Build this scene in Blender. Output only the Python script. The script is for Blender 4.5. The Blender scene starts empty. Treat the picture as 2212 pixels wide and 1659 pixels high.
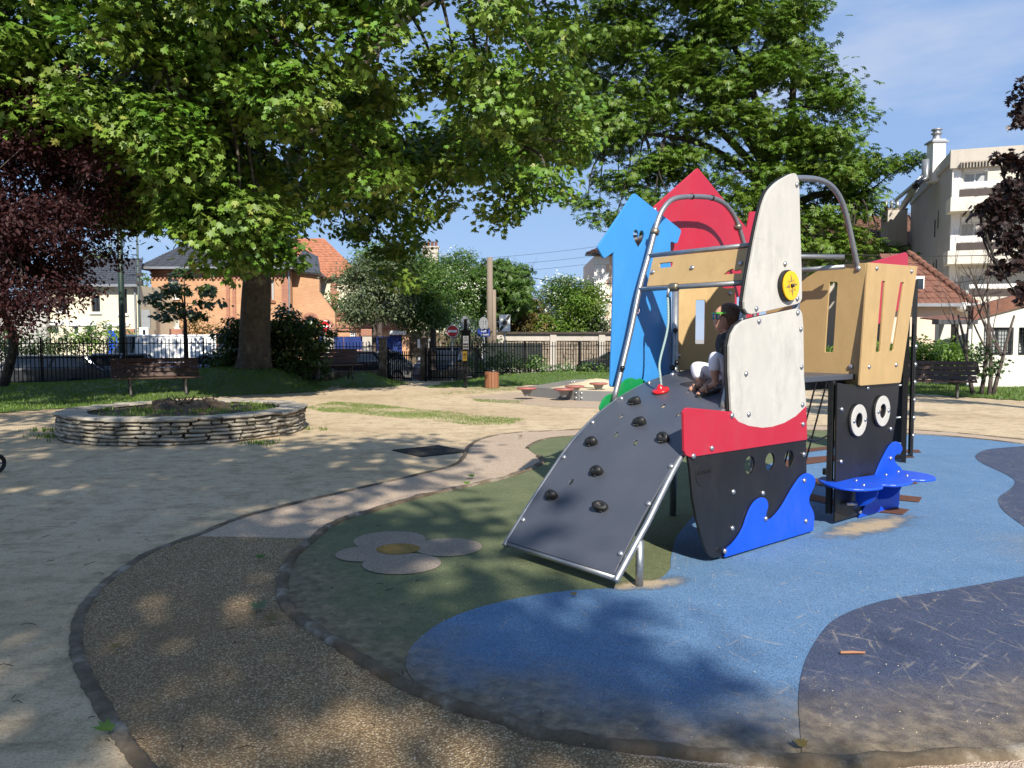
import bpy, bmesh, math, random
import numpy as np
from mathutils import Vector, Matrix
R = math.radians
random.seed(7); rng = np.random.default_rng(7)
SC = bpy.context.scene; COL = SC.collection

# ---------------------------------------------------------------- camera, sky, sun, exposure
HC = 1.55; FPX = 1680.0; PCX, PCY = 1106.0, 829.5; HOR = 731.0
PITCH = math.atan((PCY - HOR) / FPX)
cd = bpy.data.cameras.new('camera'); cam = bpy.data.objects.new('camera', cd); COL.objects.link(cam)
cam.location = (0, 0, HC); cam.rotation_euler = (math.pi/2 - PITCH, 0, 0)
cd.sensor_width = 36.0; cd.lens = 36.0 * FPX / 2212.0; cd.clip_start = 0.05; cd.clip_end = 3000
SC.camera = cam
SUN_AZ, SUN_EL = 168.0, 38.0       # clockwise from the view direction (+Y)
wd = bpy.data.worlds.new('World'); SC.world = wd; wd.use_nodes = True
nt = wd.node_tree; bg = nt.nodes['Background']
sky = nt.nodes.new('ShaderNodeTexSky'); sky.sky_type = 'NISHITA'; sky.sun_disc = False
sky.sun_elevation = R(SUN_EL); sky.sun_rotation = R(SUN_AZ); sky.air_density = 1.0; sky.dust_density = 0.1; sky.ozone_density = 3.0
tc = nt.nodes.new('ShaderNodeTexCoord'); mp = nt.nodes.new('ShaderNodeMapping')
mp.inputs['Scale'].default_value = (1.2, 1.2, 4.5); mp.inputs['Location'].default_value = (0.35, 0.1, 0.2)
nz = nt.nodes.new('ShaderNodeTexNoise'); nz.inputs['Scale'].default_value = 2.2; nz.inputs['Detail'].default_value = 7; nz.inputs['Roughness'].default_value = 0.56
rp = nt.nodes.new('ShaderNodeValToRGB'); rp.color_ramp.elements[0].position = 0.55; rp.color_ramp.elements[1].position = 0.82
rp.color_ramp.elements[0].color = (0, 0, 0, 1); rp.color_ramp.elements[1].color = (.55, .55, .55, 1)
tn = nt.nodes.new('ShaderNodeMix'); tn.data_type = 'RGBA'; tn.inputs[0].default_value = .68; tn.inputs[7].default_value = (4.3, 6.6, 11.2, 1)
nt.links.new(sky.outputs[0], tn.inputs[6])
mx = nt.nodes.new('ShaderNodeMix'); mx.data_type = 'RGBA'; mx.inputs[7].default_value = (9.5, 9.6, 10.2, 1)
nt.links.new(tc.outputs['Generated'], mp.inputs[0]); nt.links.new(mp.outputs[0], nz.inputs['Vector']); nt.links.new(nz.outputs[0], rp.inputs[0])
nt.links.new(rp.outputs[0], mx.inputs[0]); nt.links.new(tn.outputs[2], mx.inputs[6]); nt.links.new(mx.outputs[2], bg.inputs[0])
bg.inputs[1].default_value = 0.054
sl = bpy.data.lights.new('sun', 'SUN'); so = bpy.data.objects.new('sun', sl); COL.objects.link(so)
sl.energy = 5.0; sl.angle = R(0.6); sl.color = (1.0, 0.93, 0.82)
az = R(SUN_AZ); el = R(SUN_EL)
SUNV = Vector((math.sin(az)*math.cos(el), math.cos(az)*math.cos(el), math.sin(el)))
so.rotation_euler = SUNV.to_track_quat('Z', 'Y').to_euler(); so.location = SUNV * 60
SC.view_settings.view_transform = 'Standard'; SC.view_settings.look = 'None'; SC.view_settings.exposure = 0.72; SC.view_settings.gamma = 1.0
SC.view_settings.use_curve_mapping = False
SC.cycles.max_bounces = 6; SC.cycles.transparent_max_bounces = 8; SC.cycles.use_denoising = True

# ---------------------------------------------------------------- measuring helpers (survey of the place: metres from a sighting)
US = Vector((math.sin(R(50)), math.cos(R(50)), 0)); VT = Vector((US.y, -US.x, 0)); UP = Vector((0, 0, 1))
CAMP = Vector((0, 0, HC))
def ray(x, y):
    a = (x-PCX)/FPX; b = -(y-PCY)/FPX
    return Vector((a, math.cos(PITCH)+b*math.sin(PITCH), -math.sin(PITCH)+b*math.cos(PITCH)))
def gp(x, y, z=0.0):
    d = ray(x, y); return CAMP + d*((z-HC)/d.z)
def ap(x, y, Y):
    d = ray(x, y); return CAMP + d*(Y/d.y)
def pt(x, y, t):
    d = ray(x, y); P = CAMP + d*(t/d.dot(VT)); return (P.dot(US), P.z)
def ps(x, y, s):
    d = ray(x, y); P = CAMP + d*(s/d.dot(US)); return (P.dot(VT), P.z)
def W(s, t, h): return US*s + VT*t + UP*h
def zm(x0, y0, k):
    return lambda x, y: ((x0+x/k)*.58211, (y0+y/k)*.58211)
Z8 = zm(2550, 1650, 3.457); Z8A = zm(2450, 1250, 1.8438); Z6 = zm(2700, 600, 2.074); Z5 = zm(2100, 600, 2.074)
Z1B = zm(2950, 1380, 2.765); Z4B = zm(2850, 880, 3.016); Z7 = zm(1800, 1300, 1.7467); Z2B = zm(2200, 620, 3.457); ZG = zm(2550, 1050, 3.318)
def cr(p, n=6, closed=True):
    p = [tuple(q) for q in p]; m = len(p); out = []; D = len(p[0])
    for i in range(m if closed else m-1):
        a, b, c, d = (p[(i-1) % m], p[i], p[(i+1) % m], p[(i+2) % m]) if closed else (p[max(i-1, 0)], p[i], p[i+1], p[min(i+2, m-1)])
        for k in range(n):
            t = k/n
            out.append(tuple(.5*((2*b[j])+(c[j]-a[j])*t+(2*a[j]-5*b[j]+4*c[j]-d[j])*t*t+(3*b[j]-a[j]-3*c[j]+d[j])*t**3) for j in range(D)))
    if not closed: out.append(p[-1])
    return out
def rnd(p, r, n=4):
    """round every corner of a closed polygon by radius r"""
    out = []; m = len(p)
    for i in range(m):
        a, b, c = Vector(p[i-1]), Vector(p[i]), Vector(p[(i+1) % m])
        u = (a-b); v = (c-b); q = min(r, u.length*.45, v.length*.45); s = b+u.normalized()*q; e = b+v.normalized()*q
        for k in range(n+1):
            t = k/n; out.append(tuple(s*(1-t)**2+b*2*t*(1-t)+e*t*t))
    return out
def circ(cx, cy, rx, ry=None, n=20, a0=0):
    ry = ry or rx
    return [(cx+rx*math.cos(a0+2*math.pi*i/n), cy+ry*math.sin(a0+2*math.pi*i/n)) for i in range(n)]
def pip(x, y, poly):
    c = False; j = len(poly)-1
    for i in range(len(poly)):
        xi, yi = poly[i][:2]; xj, yj = poly[j][:2]
        if (yi > y) != (yj > y) and x < (xj-xi)*(y-yi)/(yj-yi)+xi: c = not c
        j = i
    return c

# ---------------------------------------------------------------- materials
def lin(r, g, b):
    f = lambda c: ((c/255)/12.92 if c <= 10 else (((c/255)+.055)/1.055)**2.4)
    return (f(r), f(g), f(b))
class NT:
    def __init__(s, name):
        s.m = bpy.data.materials.new(name); s.m.use_nodes = True; s.t = s.m.node_tree; s.b = s.t.nodes['Principled BSDF']; s.out = s.t.nodes['Material Output']
    def n(s, k, **kw):
        q = s.t.nodes.new(k)
        for a, v in kw.items():
            if a in q.inputs: q.inputs[a].default_value = v
            else: setattr(q, a, v)
        return q
    def l(s, a, b): s.t.links.new(a, b)
    def co(s, scale=(1, 1, 1), kind='Object'):
        c = s.n('ShaderNodeTexCoord')
        src = c.outputs[kind]
        if kind == 'Object' and scale == (1, 1, 1): return src
        m = s.n('ShaderNodeMapping'); m.inputs['Scale'].default_value = scale; s.l(src, m.inputs[0]); return m.outputs[0]
    def pos(s):
        return s.n('ShaderNodeNewGeometry').outputs['Position']
    def noise(s, vec, sc, det=4, ro=.6, dist=0):
        q = s.n('ShaderNodeTexNoise'); q.inputs['Scale'].default_value = sc; q.inputs['Detail'].default_value = det; q.inputs['Roughness'].default_value = ro; q.inputs['Distortion'].default_value = dist
        s.l(vec, q.inputs['Vector']); return q.outputs[0]
    def vor(s, vec, sc, feat='F1', out='Distance'):
        q = s.n('ShaderNodeTexVoronoi', feature=feat); q.inputs['Scale'].default_value = sc; s.l(vec, q.inputs['Vector']); return q.outputs[out]
    def ramp(s, fac, stops):
        q = s.n('ShaderNodeValToRGB'); e = q.color_ramp.elements
        while len(e) < len(stops): e.new(.5)
        for i, (p, c) in enumerate(stops):
            e[i].position = p; e[i].color = (c, c, c, 1) if not hasattr(c, '__len__') else (*c[:3], 1)
        s.l(fac, q.inputs[0]); return q.outputs[0]
    def mix(s, fac, a, b, mode='MIX'):
        q = s.n('ShaderNodeMix', data_type='RGBA', blend_type=mode)
        for i, v in ((0, fac), (6, a), (7, b)):
            if hasattr(v, 'is_linked') or hasattr(v, 'links'): s.l(v, q.inputs[i])
            else: q.inputs[i].default_value = v if i == 0 else (*v[:3], 1)
        return q.outputs[2]
    def math(s, op, a, b=0.0, c=None):
        q = s.n('ShaderNodeMath', operation=op)
        for i, v in enumerate((a, b) if c is None else (a, b, c)):
            if hasattr(v, 'links'): s.l(v, q.inputs[i])
            else: q.inputs[i].default_value = v
        return q.outputs[0]
    def col(s, v): 
        if hasattr(v, 'links'): s.l(v, s.b.inputs['Base Color'])
        else: s.b.inputs['Base Color'].default_value = (*v[:3], 1)
    def rough(s, v):
        if hasattr(v, 'links'): s.l(v, s.b.inputs['Roughness'])
        else: s.b.inputs['Roughness'].default_value = v
    def bump(s, hgt, st=.3, d=.01, prev=None):
        q = s.n('ShaderNodeBump'); q.inputs['Strength'].default_value = st; q.inputs['Distance'].default_value = d; s.l(hgt, q.inputs['Height'])
        if prev is not None: s.l(prev, q.inputs['Normal'])
        s.l(q.outputs[0], s.b.inputs['Normal']); return q.outputs[0]
def mul(c, k): return tuple(min(1, x*k) for x in c)
def pm(name, c, var=.15, sc=6, rough=.6, bump=.15, bsc=40, metal=0, spec=.5, scale=(1, 1, 1), bd=.005, kind='Object'):
    """plain procedural paint: mottled colour, fine relief, uneven gloss"""
    m = NT(name); v = m.co(scale, kind); n1 = m.noise(v, sc, 5, .65)
    m.col(m.ramp(n1, [(.3, mul(c, 1-var)), (.7, mul(c, 1+var))]))
    n2 = m.noise(v, bsc, 4, .6)
    m.rough(m.ramp(n2, [(.3, max(.05, rough-.1)), (.7, min(1, rough+.1))]))
    if bump: m.bump(n2, bump, bd)
    m.b.inputs['Metallic'].default_value = metal; m.b.inputs['Specular IOR Level'].default_value = spec
    return m.m
M = {}
def hdpe(name, c, dirt=(.2, .17, .12), amt=.35, rough=.38):
    m = NT(name); v = m.co()
    n1 = m.noise(m.co((2.6, 2.6, 1.1)), 3.6, 7, .72); n2 = m.noise(v, 1.7, 4, .6); n3 = m.noise(v, 55, 3, .6)
    mask = m.math('MULTIPLY', m.ramp(n1, [(.42, 0), (.68, 1)]), m.ramp(n2, [(.34, .1*amt), (.62, amt)])); spk = m.noise(v, 24, 5, .75); mask = m.math('MAXIMUM', mask, m.math('MULTIPLY', m.ramp(spk, [(.6, 0), (.72, amt)]), m.ramp(n2, [(.42, 0), (.6, 1)])))
    base = m.ramp(n2, [(.3, mul(c, .93)), (.7, mul(c, 1.06))])
    sc = m.n('ShaderNodeTexWave', wave_type='BANDS'); sc.inputs['Scale'].default_value = .9; sc.inputs['Distortion'].default_value = 26; sc.inputs['Detail'].default_value = 4; sc.inputs['Detail Scale'].default_value = 1.6
    m.l(v, sc.inputs['Vector'])
    scr = m.math('MULTIPLY', m.ramp(sc.outputs[0], [(.975, 0), (.999, 1)]), m.ramp(m.noise(v, 3.1, 3), [(.5, 0), (.65, .16)]))
    m.col(m.mix(scr, m.mix(mask, base, dirt), mul(c, 1.5) if sum(c) < .4 else mul(c, .55)))
    m.rough(m.ramp(n2, [(.3, rough-.08), (.7, rough+.12)])); m.bump(n3, .12, .002)
    return m.m
M['white_board'] = hdpe('white_board', (.455, .442, .408), (.24, .235, .22), .5, .5)
M['gold_board'] = hdpe('gold_board', (.42, .285, .125), (.22, .145, .065), .4, .45)
M['red_board'] = hdpe('red_board', (.385, .015, .036), (.27, .055, .07), .3, .36)
M['sky_board'] = hdpe('sky_board', (.035, .225, .56), (.05, .15, .33), .25, .4)
M['wave_board'] = hdpe('wave_board', (.004, .065, .56), (.06, .11, .4), .22, .36)
M['green_board'] = hdpe('green_board', (.004, .2, .055), amt=.2)
M['black_board'] = hdpe('black_board', (.0085, .0085, .0095), (.030, .029, .027), .3, .36)
M['core_black'] = pm('core_black', (.008, .008, .009), .1, 6, .45, .05)
M['yellow_disc'] = pm('yellow_disc', (.78, .42, .01), .06, 5, .35, .04)
M['star_grey'] = pm('star_grey', (.22, .17, .06), .1, 8, .5, .04)
M['red_plastic'] = pm('red_plastic', (.6, .012, .015), .05, 5, .28, .03)
M['black_plastic'] = pm('black_plastic', (.008, .008, .008), .1, 5, .25, .03)
def galv(name, c=(.36, .37, .38), r=.42):
    m = NT(name); v = m.co(); n1 = m.vor(v, 85, 'F1', 'Color'); n2 = m.noise(v, 9, 5, .6); n3 = m.noise(v, 160, 2)
    g = m.n('ShaderNodeRGBToBW'); m.l(n1, g.inputs[0])
    cc = m.mix(m.ramp(n2, [(.35, 0), (.75, .6)]), m.ramp(g.outputs[0], [(0, mul(c, .85)), (1, mul(c, 1.15))]), mul(c, .6))
    m.col(cc); m.rough(m.ramp(n2, [(.3, r-.08), (.75, r+.15)])); m.b.inputs['Metallic'].default_value = .85; m.bump(n3, .06, .001); return m.m
M['galv'] = galv('galvanised_steel'); M['bolt'] = galv('bolt_steel', (.45, .45, .46), .3); M['bronze'] = galv('clamp_bronze', (.27, .24, .18), .4)
M['dark_steel'] = pm('dark_steel', (.02, .022, .024), .2, 12, .45, .08, metal=.3)
def rampmat():
    m = NT('ramp_deck'); v = m.co(); n2 = m.noise(v, 2.2, 5); n3 = m.noise(v, 90, 3)
    w = m.noise(m.co((2.2, 18, 18)), 5, 6, .75); w2 = m.noise(m.co((16, 3, 16)), 4, 6, .75)
    mk = m.math('MULTIPLY', m.ramp(m.math('MAXIMUM', w, w2), [(.64, 0), (.78, .4)]), m.ramp(n2, [(.45, 0), (.62, 1)]))
    c = m.mix(mk, m.ramp(n2, [(.3, (.05, .056, .072)), (.7, (.062, .069, .088))]), (.2, .17, .13))
    m.col(c); m.rough(m.ramp(n2, [(.3, .36), (.7, .5)])); m.bump(n3, .1, .002); return m.m
M['ramp'] = rampmat()
M['hold'] = pm('hold_rubber', (.010, .010, .010), .3, 20, .55, .2)
def ropemat():
    m = NT('rope'); v = m.co(); w = m.n('ShaderNodeTexWave', wave_type='BANDS', bands_direction='DIAGONAL'); w.inputs['Scale'].default_value = 26; w.inputs['Distortion'].default_value = .5
    m.l(v, w.inputs['Vector']); m.col(m.ramp(w.outputs[0], [(.1, (.19, .28, .275)), (.6, (.30, .41, .40))])); m.rough(.8); m.bump(w.outputs[0], .4, .002); return m.m
M['rope'] = ropemat()

# ground materials
def sandmat():
    m = NT('stabilised_sand'); p = m.pos()
    n1 = m.noise(p, .35, 6, .6); n2 = m.noise(p, 3.2, 7, .68); n3 = m.noise(p, 70, 4, .75); n4 = m.vor(p, 240)
    c = m.ramp(n1, [(.3, (.43, .33, .205)), (.5, (.545, .43, .28)), (.72, (.61, .49, .335))])
    c = m.mix(m.ramp(n2, [(.48, 0), (.66, .62)]), c, (.26, .195, .12)); n6 = m.noise(p, 11, 6, .72); c = m.mix(m.ramp(n6, [(.52, 0), (.66, .5)]), c, (.22, .165, .1)); c = m.mix(m.ramp(n6, [(.3, .5), (.42, 0)]), c, (.66, .57, .43))
    c = m.mix(m.ramp(n3, [(.35, .55), (.5, 0)]), c, (.15, .115, .07))
    c = m.mix(m.ramp(n3, [(.62, 0), (.75, .6)]), c, (.62, .55, .43))
    mp = m.n('ShaderNodeMapping'); mp.inputs['Scale'].default_value = (.55, 2.2, 1); m.l(p, mp.inputs[0]); n5 = m.noise(mp.outputs[0], 4.5, 6, .7)
    c = m.mix(m.ramp(n5, [(.55, 0), (.66, .5)]), c, (.17, .125, .075))
    vp = m.vor(p, 95); vcc = m.n('ShaderNodeRGBToBW'); m.l(m.vor(p, 95, 'F1', 'Color'), vcc.inputs[0]); pk_ = m.math('MULTIPLY', m.ramp(vp, [(.22, 1), (.34, 0)]), m.ramp(vcc.outputs[0], [(.5, 0), (.6, .8)])); c = m.mix(pk_, c, m.ramp(vcc.outputs[0], [(.5, (.2, .15, .09)), (.62, (.62, .54, .40)), (.8, (.3, .23, .15))]))
    m.col(c); m.rough(.93); b = m.bump(n3, .9, .012); m.bump(n2, .5, .05, b); m.b.inputs['Specular IOR Level'].default_value = .2; return m.m
M['sand'] = sandmat()
def pathmat(name, dirt):
    m = NT(name); p = m.pos(); v = m.vor(p, 112); vc = m.vor(p, 112, 'F1', 'Color'); n1 = m.noise(p, .9, 6, .62); n2 = m.noise(p, 7, 5, .65); n3 = m.noise(p, 45, 3)
    g = m.n('ShaderNodeRGBToBW'); m.l(vc, g.inputs[0])
    if dirt: c = m.ramp(g.outputs[0], [(.15, (.17, .11, .05)), (.5, (.36, .25, .125)), (.8, (.56, .43, .25)), (.95, (.72, .62, .45))])
    else: c = m.ramp(g.outputs[0], [(.15, (.36, .26, .18)), (.5, (.50, .385, .28)), (.9, (.62, .52, .40))])
    c = m.mix(m.ramp(v, [(.40, 0), (.60, .8 if dirt else .45)]), c, (.085, .052, .024) if dirt else (.24, .17, .12))
    c = m.mix(m.ramp(n1, [(.42, 0), (.72, .6 if dirt else .25)]), c, (.16, .10, .042) if dirt else (.3, .22, .15)); c = m.mix(m.ramp(n2, [(.52, 0), (.75, .5 if dirt else .15)]), c, (.12, .075, .03)); c = m.mix(m.ramp(n3, [(.6, 0), (.75, .25)]), c, (.5, .42, .3))
    m.col(c); m.rough(.85); m.bump(m.ramp(v, [(.1, 1), (.6, 0)]), .9, .006); return m.m
M['path'] = pathmat('washed_concrete', False); M['path_old'] = pathmat('weathered_washed_concrete', True)

KC = (0, 0, 1)   # kerb circle, set below
def rubber(name, c, c2, dirt=True, sandpatch=(), scr=.5, th=.60):
    m = NT(name); p = m.pos(); n3 = m.noise(p, 130, 3, .8); n2 = m.noise(p, 2.3, 6, .65); n1 = m.noise(p, 14, 5, .7); v = m.vor(p, 190, 'F1', 'Color')
    g = m.n('ShaderNodeRGBToBW'); m.l(v, g.inputs[0])
    col = m.ramp(n2, [(.3, c), (.7, c2)])
    col = m.mix(m.ramp(g.outputs[0], [(.25, .55), (.5, 0)]), col, mul(c, .35))
    col = m.mix(m.ramp(g.outputs[0], [(.68, 0), (.85, .28)]), col, mul(c2, 1.7))
    # scuffs and sand tracked over it
    w1 = m.noise(m.n('ShaderNodeMapping').outputs[0] if False else p, 1.1, 3)
    for rot, sx in ((1.25, 6), (.6, 5), (1.8, 6), (2.4, 5)):
        mr = m.n('ShaderNodeMapping'); mr.inputs['Rotation'].default_value = (0, 0, rot); m.l(p, mr.inputs[0]); mp = m.n('ShaderNodeMapping'); mp.inputs['Scale'].default_value = (1, sx*1.9, 1); m.l(mr.outputs[0], mp.inputs[0])
        k = m.noise(mp.outputs[0], 2.1, 9, .76, .35)
        f = m.math('MULTIPLY', m.ramp(k, [(th, 0), (th+.07, scr)]), m.ramp(n1, [(.40, .15), (.55, 1)]))
        col = m.mix(f, col, (.42, .36, .27))
    col = m.mix(m.ramp(n3, [(.72, 0), (.78, .75)]), col, (.62, .57, .48))
    if dirt:
        s = m.n('ShaderNodeSeparateXYZ'); m.l(p, s.inputs[0])
        dx = m.math('SUBTRACT', s.outputs[0], KC[0]); dy = m.math('SUBTRACT', s.outputs[1], KC[1])
        d = m.math('SQRT', m.math('ADD', m.math('MULTIPLY', dx, dx), m.math('MULTIPLY', dy, dy)))
        d = m.math('ADD', d, m.math('MULTIPLY', m.math('SUBTRACT', n2, .5), .9))
        f = m.math('SMOOTHSTEP', d, 0, 1) if False else m.ramp(m.math('DIVIDE', m.math('SUBTRACT', d, KC[2]-.72), .72), [(0.05, 0), (.5, .45), (.9, .94)])
        f = m.math('MULTIPLY', f, m.ramp(m.math('DIVIDE', s.outputs[1], 10), [(.5, 1), (.62, 0)]))
        col = m.mix(f, col, m.ramp(n1, [(.3, (.075, .058, .036)), (.5, (.165, .13, .085)), (.72, (.30, .24, .155))]))
    for (x, y, rx, ry, a) in sandpatch:
        mp = m.n('ShaderNodeMapping', vector_type='TEXTURE'); mp.inputs['Location'].default_value = (x, y, 0); mp.inputs['Rotation'].default_value = (0, 0, a); mp.inputs['Scale'].default_value = (rx, ry, 1); m.l(p, mp.inputs[0])
        ln = m.n('ShaderNodeVectorMath', operation='LENGTH'); m.l(mp.outputs[0], ln.inputs[0])
        f = m.math('ADD', ln.outputs['Value'], m.math('MULTIPLY', m.math('SUBTRACT', m.noise(p, 6, 6, .7), .5), 1.5))
        col = m.mix(m.ramp(f, [(.75, .45), (1.05, 0)]), col, (.06, .05, .035))
        col = m.mix(m.ramp(f, [(.35, .92), (.8, 0)]), col, m.ramp(n3, [(.3, (.27, .2, .12)), (.7, (.52, .43, .3))]))
    m.col(col); m.rough(.82); b = m.bump(n3, .8, .006); m.b.inputs['Specular IOR Level'].default_value = .3; return m.m
def concretemat(name, c=(.29, .25, .195)):
    m = NT(name); p = m.pos(); n1 = m.noise(p, 3.4, 7, .7); n2 = m.noise(p, 24, 5, .7); n3 = m.noise(p, 120, 3)
    cc = m.ramp(n1, [(.4, (.07, .05, .028)), (.54, (.13, .1, .065)), (.64, mul(c, .9)), (.8, mul(c, 1.4))])
    cc = m.mix(m.ramp(n2, [(.5, 0), (.7, .55)]), cc, (.07, .055, .035)); m.col(cc); m.rough(.9); b = m.bump(n2, .5, .02); m.bump(n3, .4, .006, b); return m.m
M['kerb'] = concretemat('kerb_concrete'); M['concrete'] = concretemat('post_concrete', (.33, .31, .27))
def grassmat(name, a=(.035, .075, .012), b=(.085, .15, .028)):
    m = NT(name); p = m.pos(); n1 = m.noise(p, .7, 5, .6); n2 = m.noise(p, 26, 5, .75)
    m.col(m.mix(m.ramp(n1, [(.35, 0), (.7, .5)]), m.ramp(n2, [(.3, a), (.7, b)]), (.11, .14, .035))); m.rough(.8); m.bump(n2, 1, .05); return m.m
M['lawn'] = grassmat('lawn_soil'); M['blade'] = None
def leafmat(name, stops, trans=.32, rough=.42, tcol=None, spec=.5):
    m = NT(name); g = m.n('ShaderNodeNewGeometry'); p = g.outputs['Position']
    c = m.ramp(g.outputs['Random Per Island'], stops)
    n = m.noise(p, .9, 3); c = m.mix(m.ramp(n, [(.35, 0), (.65, .35)]), c, mul(stops[-1][1], 1.0))
    m.col(c); m.rough(rough); m.b.inputs['Specular IOR Level'].default_value = spec
    t = m.n('ShaderNodeBsdfTranslucent'); h = m.n('ShaderNodeMixShader'); h.inputs[0].default_value = trans
    t.inputs[0].default_value = (*(tcol or mul(stops[len(stops)//2][1], 1.9)), 1)
    m.l(m.b.outputs[0], h.inputs[1]); m.l(t.outputs[0], h.inputs[2]); m.l(h.outputs[0], m.out.inputs[0]); return m.m
M['leaf_plane'] = leafmat('plane_leaf', [(0, (.034, .088, .008)), (.5, (.066, .158, .011)), (.93, (.108, .215, .02)), (1, (.22, .23, .05))], .09, .5, (.12, .27, .015), .35)
M['leaf_chestnut'] = leafmat('chestnut_leaf', [(0, (.030, .078, .007)), (.5, (.056, .130, .010)), (.95, (.088, .175, .014)), (1, (.17, .19, .03))], .10, .5, (.12, .26, .012), .35)
M['leaf_purple'] = leafmat('purple_leaf', [(0, (.014, .005, .007)), (.5, (.028, .009, .011)), (1, (.045, .015, .014))], .12, .6, (.06, .010, .013), .2)
M['leaf_maple'] = leafmat('dark_maple_leaf', [(0, (.012, .008, .008)), (.6, (.022, .013, .012)), (1, (.04, .02, .016))], .15, .45, (.05, .015, .012))
M['leaf_dark'] = leafmat('dark_leaf', [(0, (.02, .042, .010)), (.6, (.036, .07, .014)), (1, (.06, .1, .02))], .2, .35)
M['leaf_mid'] = leafmat('mid_leaf', [(0, (.036, .08, .014)), (.6, (.06, .125, .02)), (1, (.1, .17, .03))], .3, .45)
M['leaf_fresh'] = leafmat('fresh_leaf', [(0, (.06, .12, .014)), (.6, (.10, .19, .02)), (1, (.16, .25, .03))], .3, .45)
M['leaf_olive'] = leafmat('olive_leaf', [(0, (.05, .055, .016)), (.5, (.1, .09, .02)), (1, (.2, .12, .035))], .25, .5)
M['leaf_grey'] = leafmat('greygreen_leaf', [(0, (.05, .07, .03)), (.6, (.085, .115, .05)), (1, (.13, .17, .08))], .25, .5)
M['blossom'] = leafmat('white_blossom', [(0, (.5, .52, .4)), (1, (.75, .75, .66))], .2, .6)
M['blade'] = leafmat('grass_blade', [(0, (.05, .105, .010)), (.6, (.095, .18, .018)), (1, (.16, .23, .03))], .3, .5, (.18, .30, .03))
def barkmat(name, a, b, c, sc=5):
    m = NT(name); p = m.pos(); v = m.noise(p, sc, 6, .65, 1.2); mp = m.n('ShaderNodeMapping'); mp.inputs['Scale'].default_value = (1, 1, .3); m.l(p, mp.inputs[0]); w = m.noise(mp.outputs[0], sc*4, 6, .7)
    m.col(m.mix(m.ramp(w, [(.45, 0), (.65, .6)]), m.ramp(v, [(.35, a), (.55, b), (.7, c)]), mul(a, .5))); m.rough(.9); m.bump(w, .8, .05); return m.m
M['bark_plane'] = barkmat('plane_bark', (.05, .04, .028), (.085, .07, .048), (.17, .15, .11), 3.4)
M['bark_dark'] = barkmat('dark_bark', (.022, .018, .014), (.04, .032, .024), (.07, .06, .045))
M['bark_grey'] = barkmat('grey_bark', (.06, .045, .038), (.10, .078, .066), (.16, .13, .11), 8)
def woodmat(name, c, rough=.6):
    m = NT(name); v = m.co((1, 9, 9)); n = m.noise(v, 6, 6, .65, .6); o = m.n('ShaderNodeObjectInfo'); k = m.ramp(n, [(.3, mul(c, .6)), (.7, mul(c, 1.3))])
    m.col(m.mix(m.math('MULTIPLY', o.outputs['Random'], .45), k, mul(c, .5))); m.rough(rough); m.bump(n, .4, .006); return m.m
M['bench_wood'] = woodmat('bench_wood', (.055, .024, .014), .5); M['bin_wood'] = woodmat('bin_wood', (.26, .11, .05)); M['pole_wood'] = woodmat('pole_wood', (.24, .19, .145), .85)
M['iron'] = pm('cast_iron', (.035, .033, .03), .2, 10, .55, .15); M['fence'] = pm('fence_paint', (.005, .0055, .006), .2, 8, .6, .08, spec=.2)
def stonemat(name, a, b, sc=7):
    m = NT(name); v = m.co(); o = m.n('ShaderNodeObjectInfo'); n = m.noise(m.pos(), sc, 6, .68); n2 = m.noise(m.pos(), sc*7, 5, .7)
    c = m.ramp(n, [(.28, a), (.62, b)]); c = m.mix(m.math('MULTIPLY', o.outputs['Random'], .45), c, mul(a, .8)); c = m.mix(m.ramp(n2, [(.55, 0), (.75, .55)]), c, mul(a, .4))
    m.col(c); m.rough(.92); m.bump(n2, .8, .02); return m.m
M['planter_stone'] = stonemat('planter_stone', (.24, .20, .145), (.52, .47, .37)); M['cap_stone'] = stonemat('cap_stone', (.24, .205, .155), (.50, .45, .365), 5)
M['wall_stone'] = stonemat('rubble_stone', (.17, .135, .1), (.36, .30, .23), 3)
M['soil'] = pm('soil', (.075, .055, .036), .5, 5, .95, .8, 30, bd=.05); M['mortar'] = pm('mortar', (.05, .04, .03), .4, 9, .95, .5, 30, bd=.02)
def plaster(name, c, dirt=.25, sc=.5):
    m = NT(name); p = m.pos(); n = m.noise(p, sc, 6, .65); n2 = m.noise(p, 18, 5, .7); mp = m.n('ShaderNodeMapping'); mp.inputs['Scale'].default_value = (3, 3, .35); m.l(p, mp.inputs[0]); n3 = m.noise(mp.outputs[0], 1.2, 6, .65)
    k = m.ramp(n, [(.3, mul(c, .9)), (.7, mul(c, 1.06))]); m.col(m.mix(m.ramp(n3, [(.5, 0), (.75, dirt)]), k, mul(c, .55))); m.rough(.9); m.bump(n2, .3, .01); return m.m
M['cream'] = plaster('cream_plaster', (.66, .60, .45)); M['greyplaster'] = plaster('grey_plaster', (.42, .41, .38)); M['pinkplaster'] = plaster('pink_plaster', (.66, .50, .40)); M['white'] = plaster('white_plaster', (.58, .56, .50)); M['flat_stone'] = plaster('flat_stone', (.56, .535, .465)); M['flat_grey'] = plaster('flat_grey', (.40, .375, .34)); M['trim'] = pm('white_trim', (.68, .67, .65), .05, 3, .5, .05); M['rough_conc'] = plaster('rough_concrete', (.42, .385, .335), .4)
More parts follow.
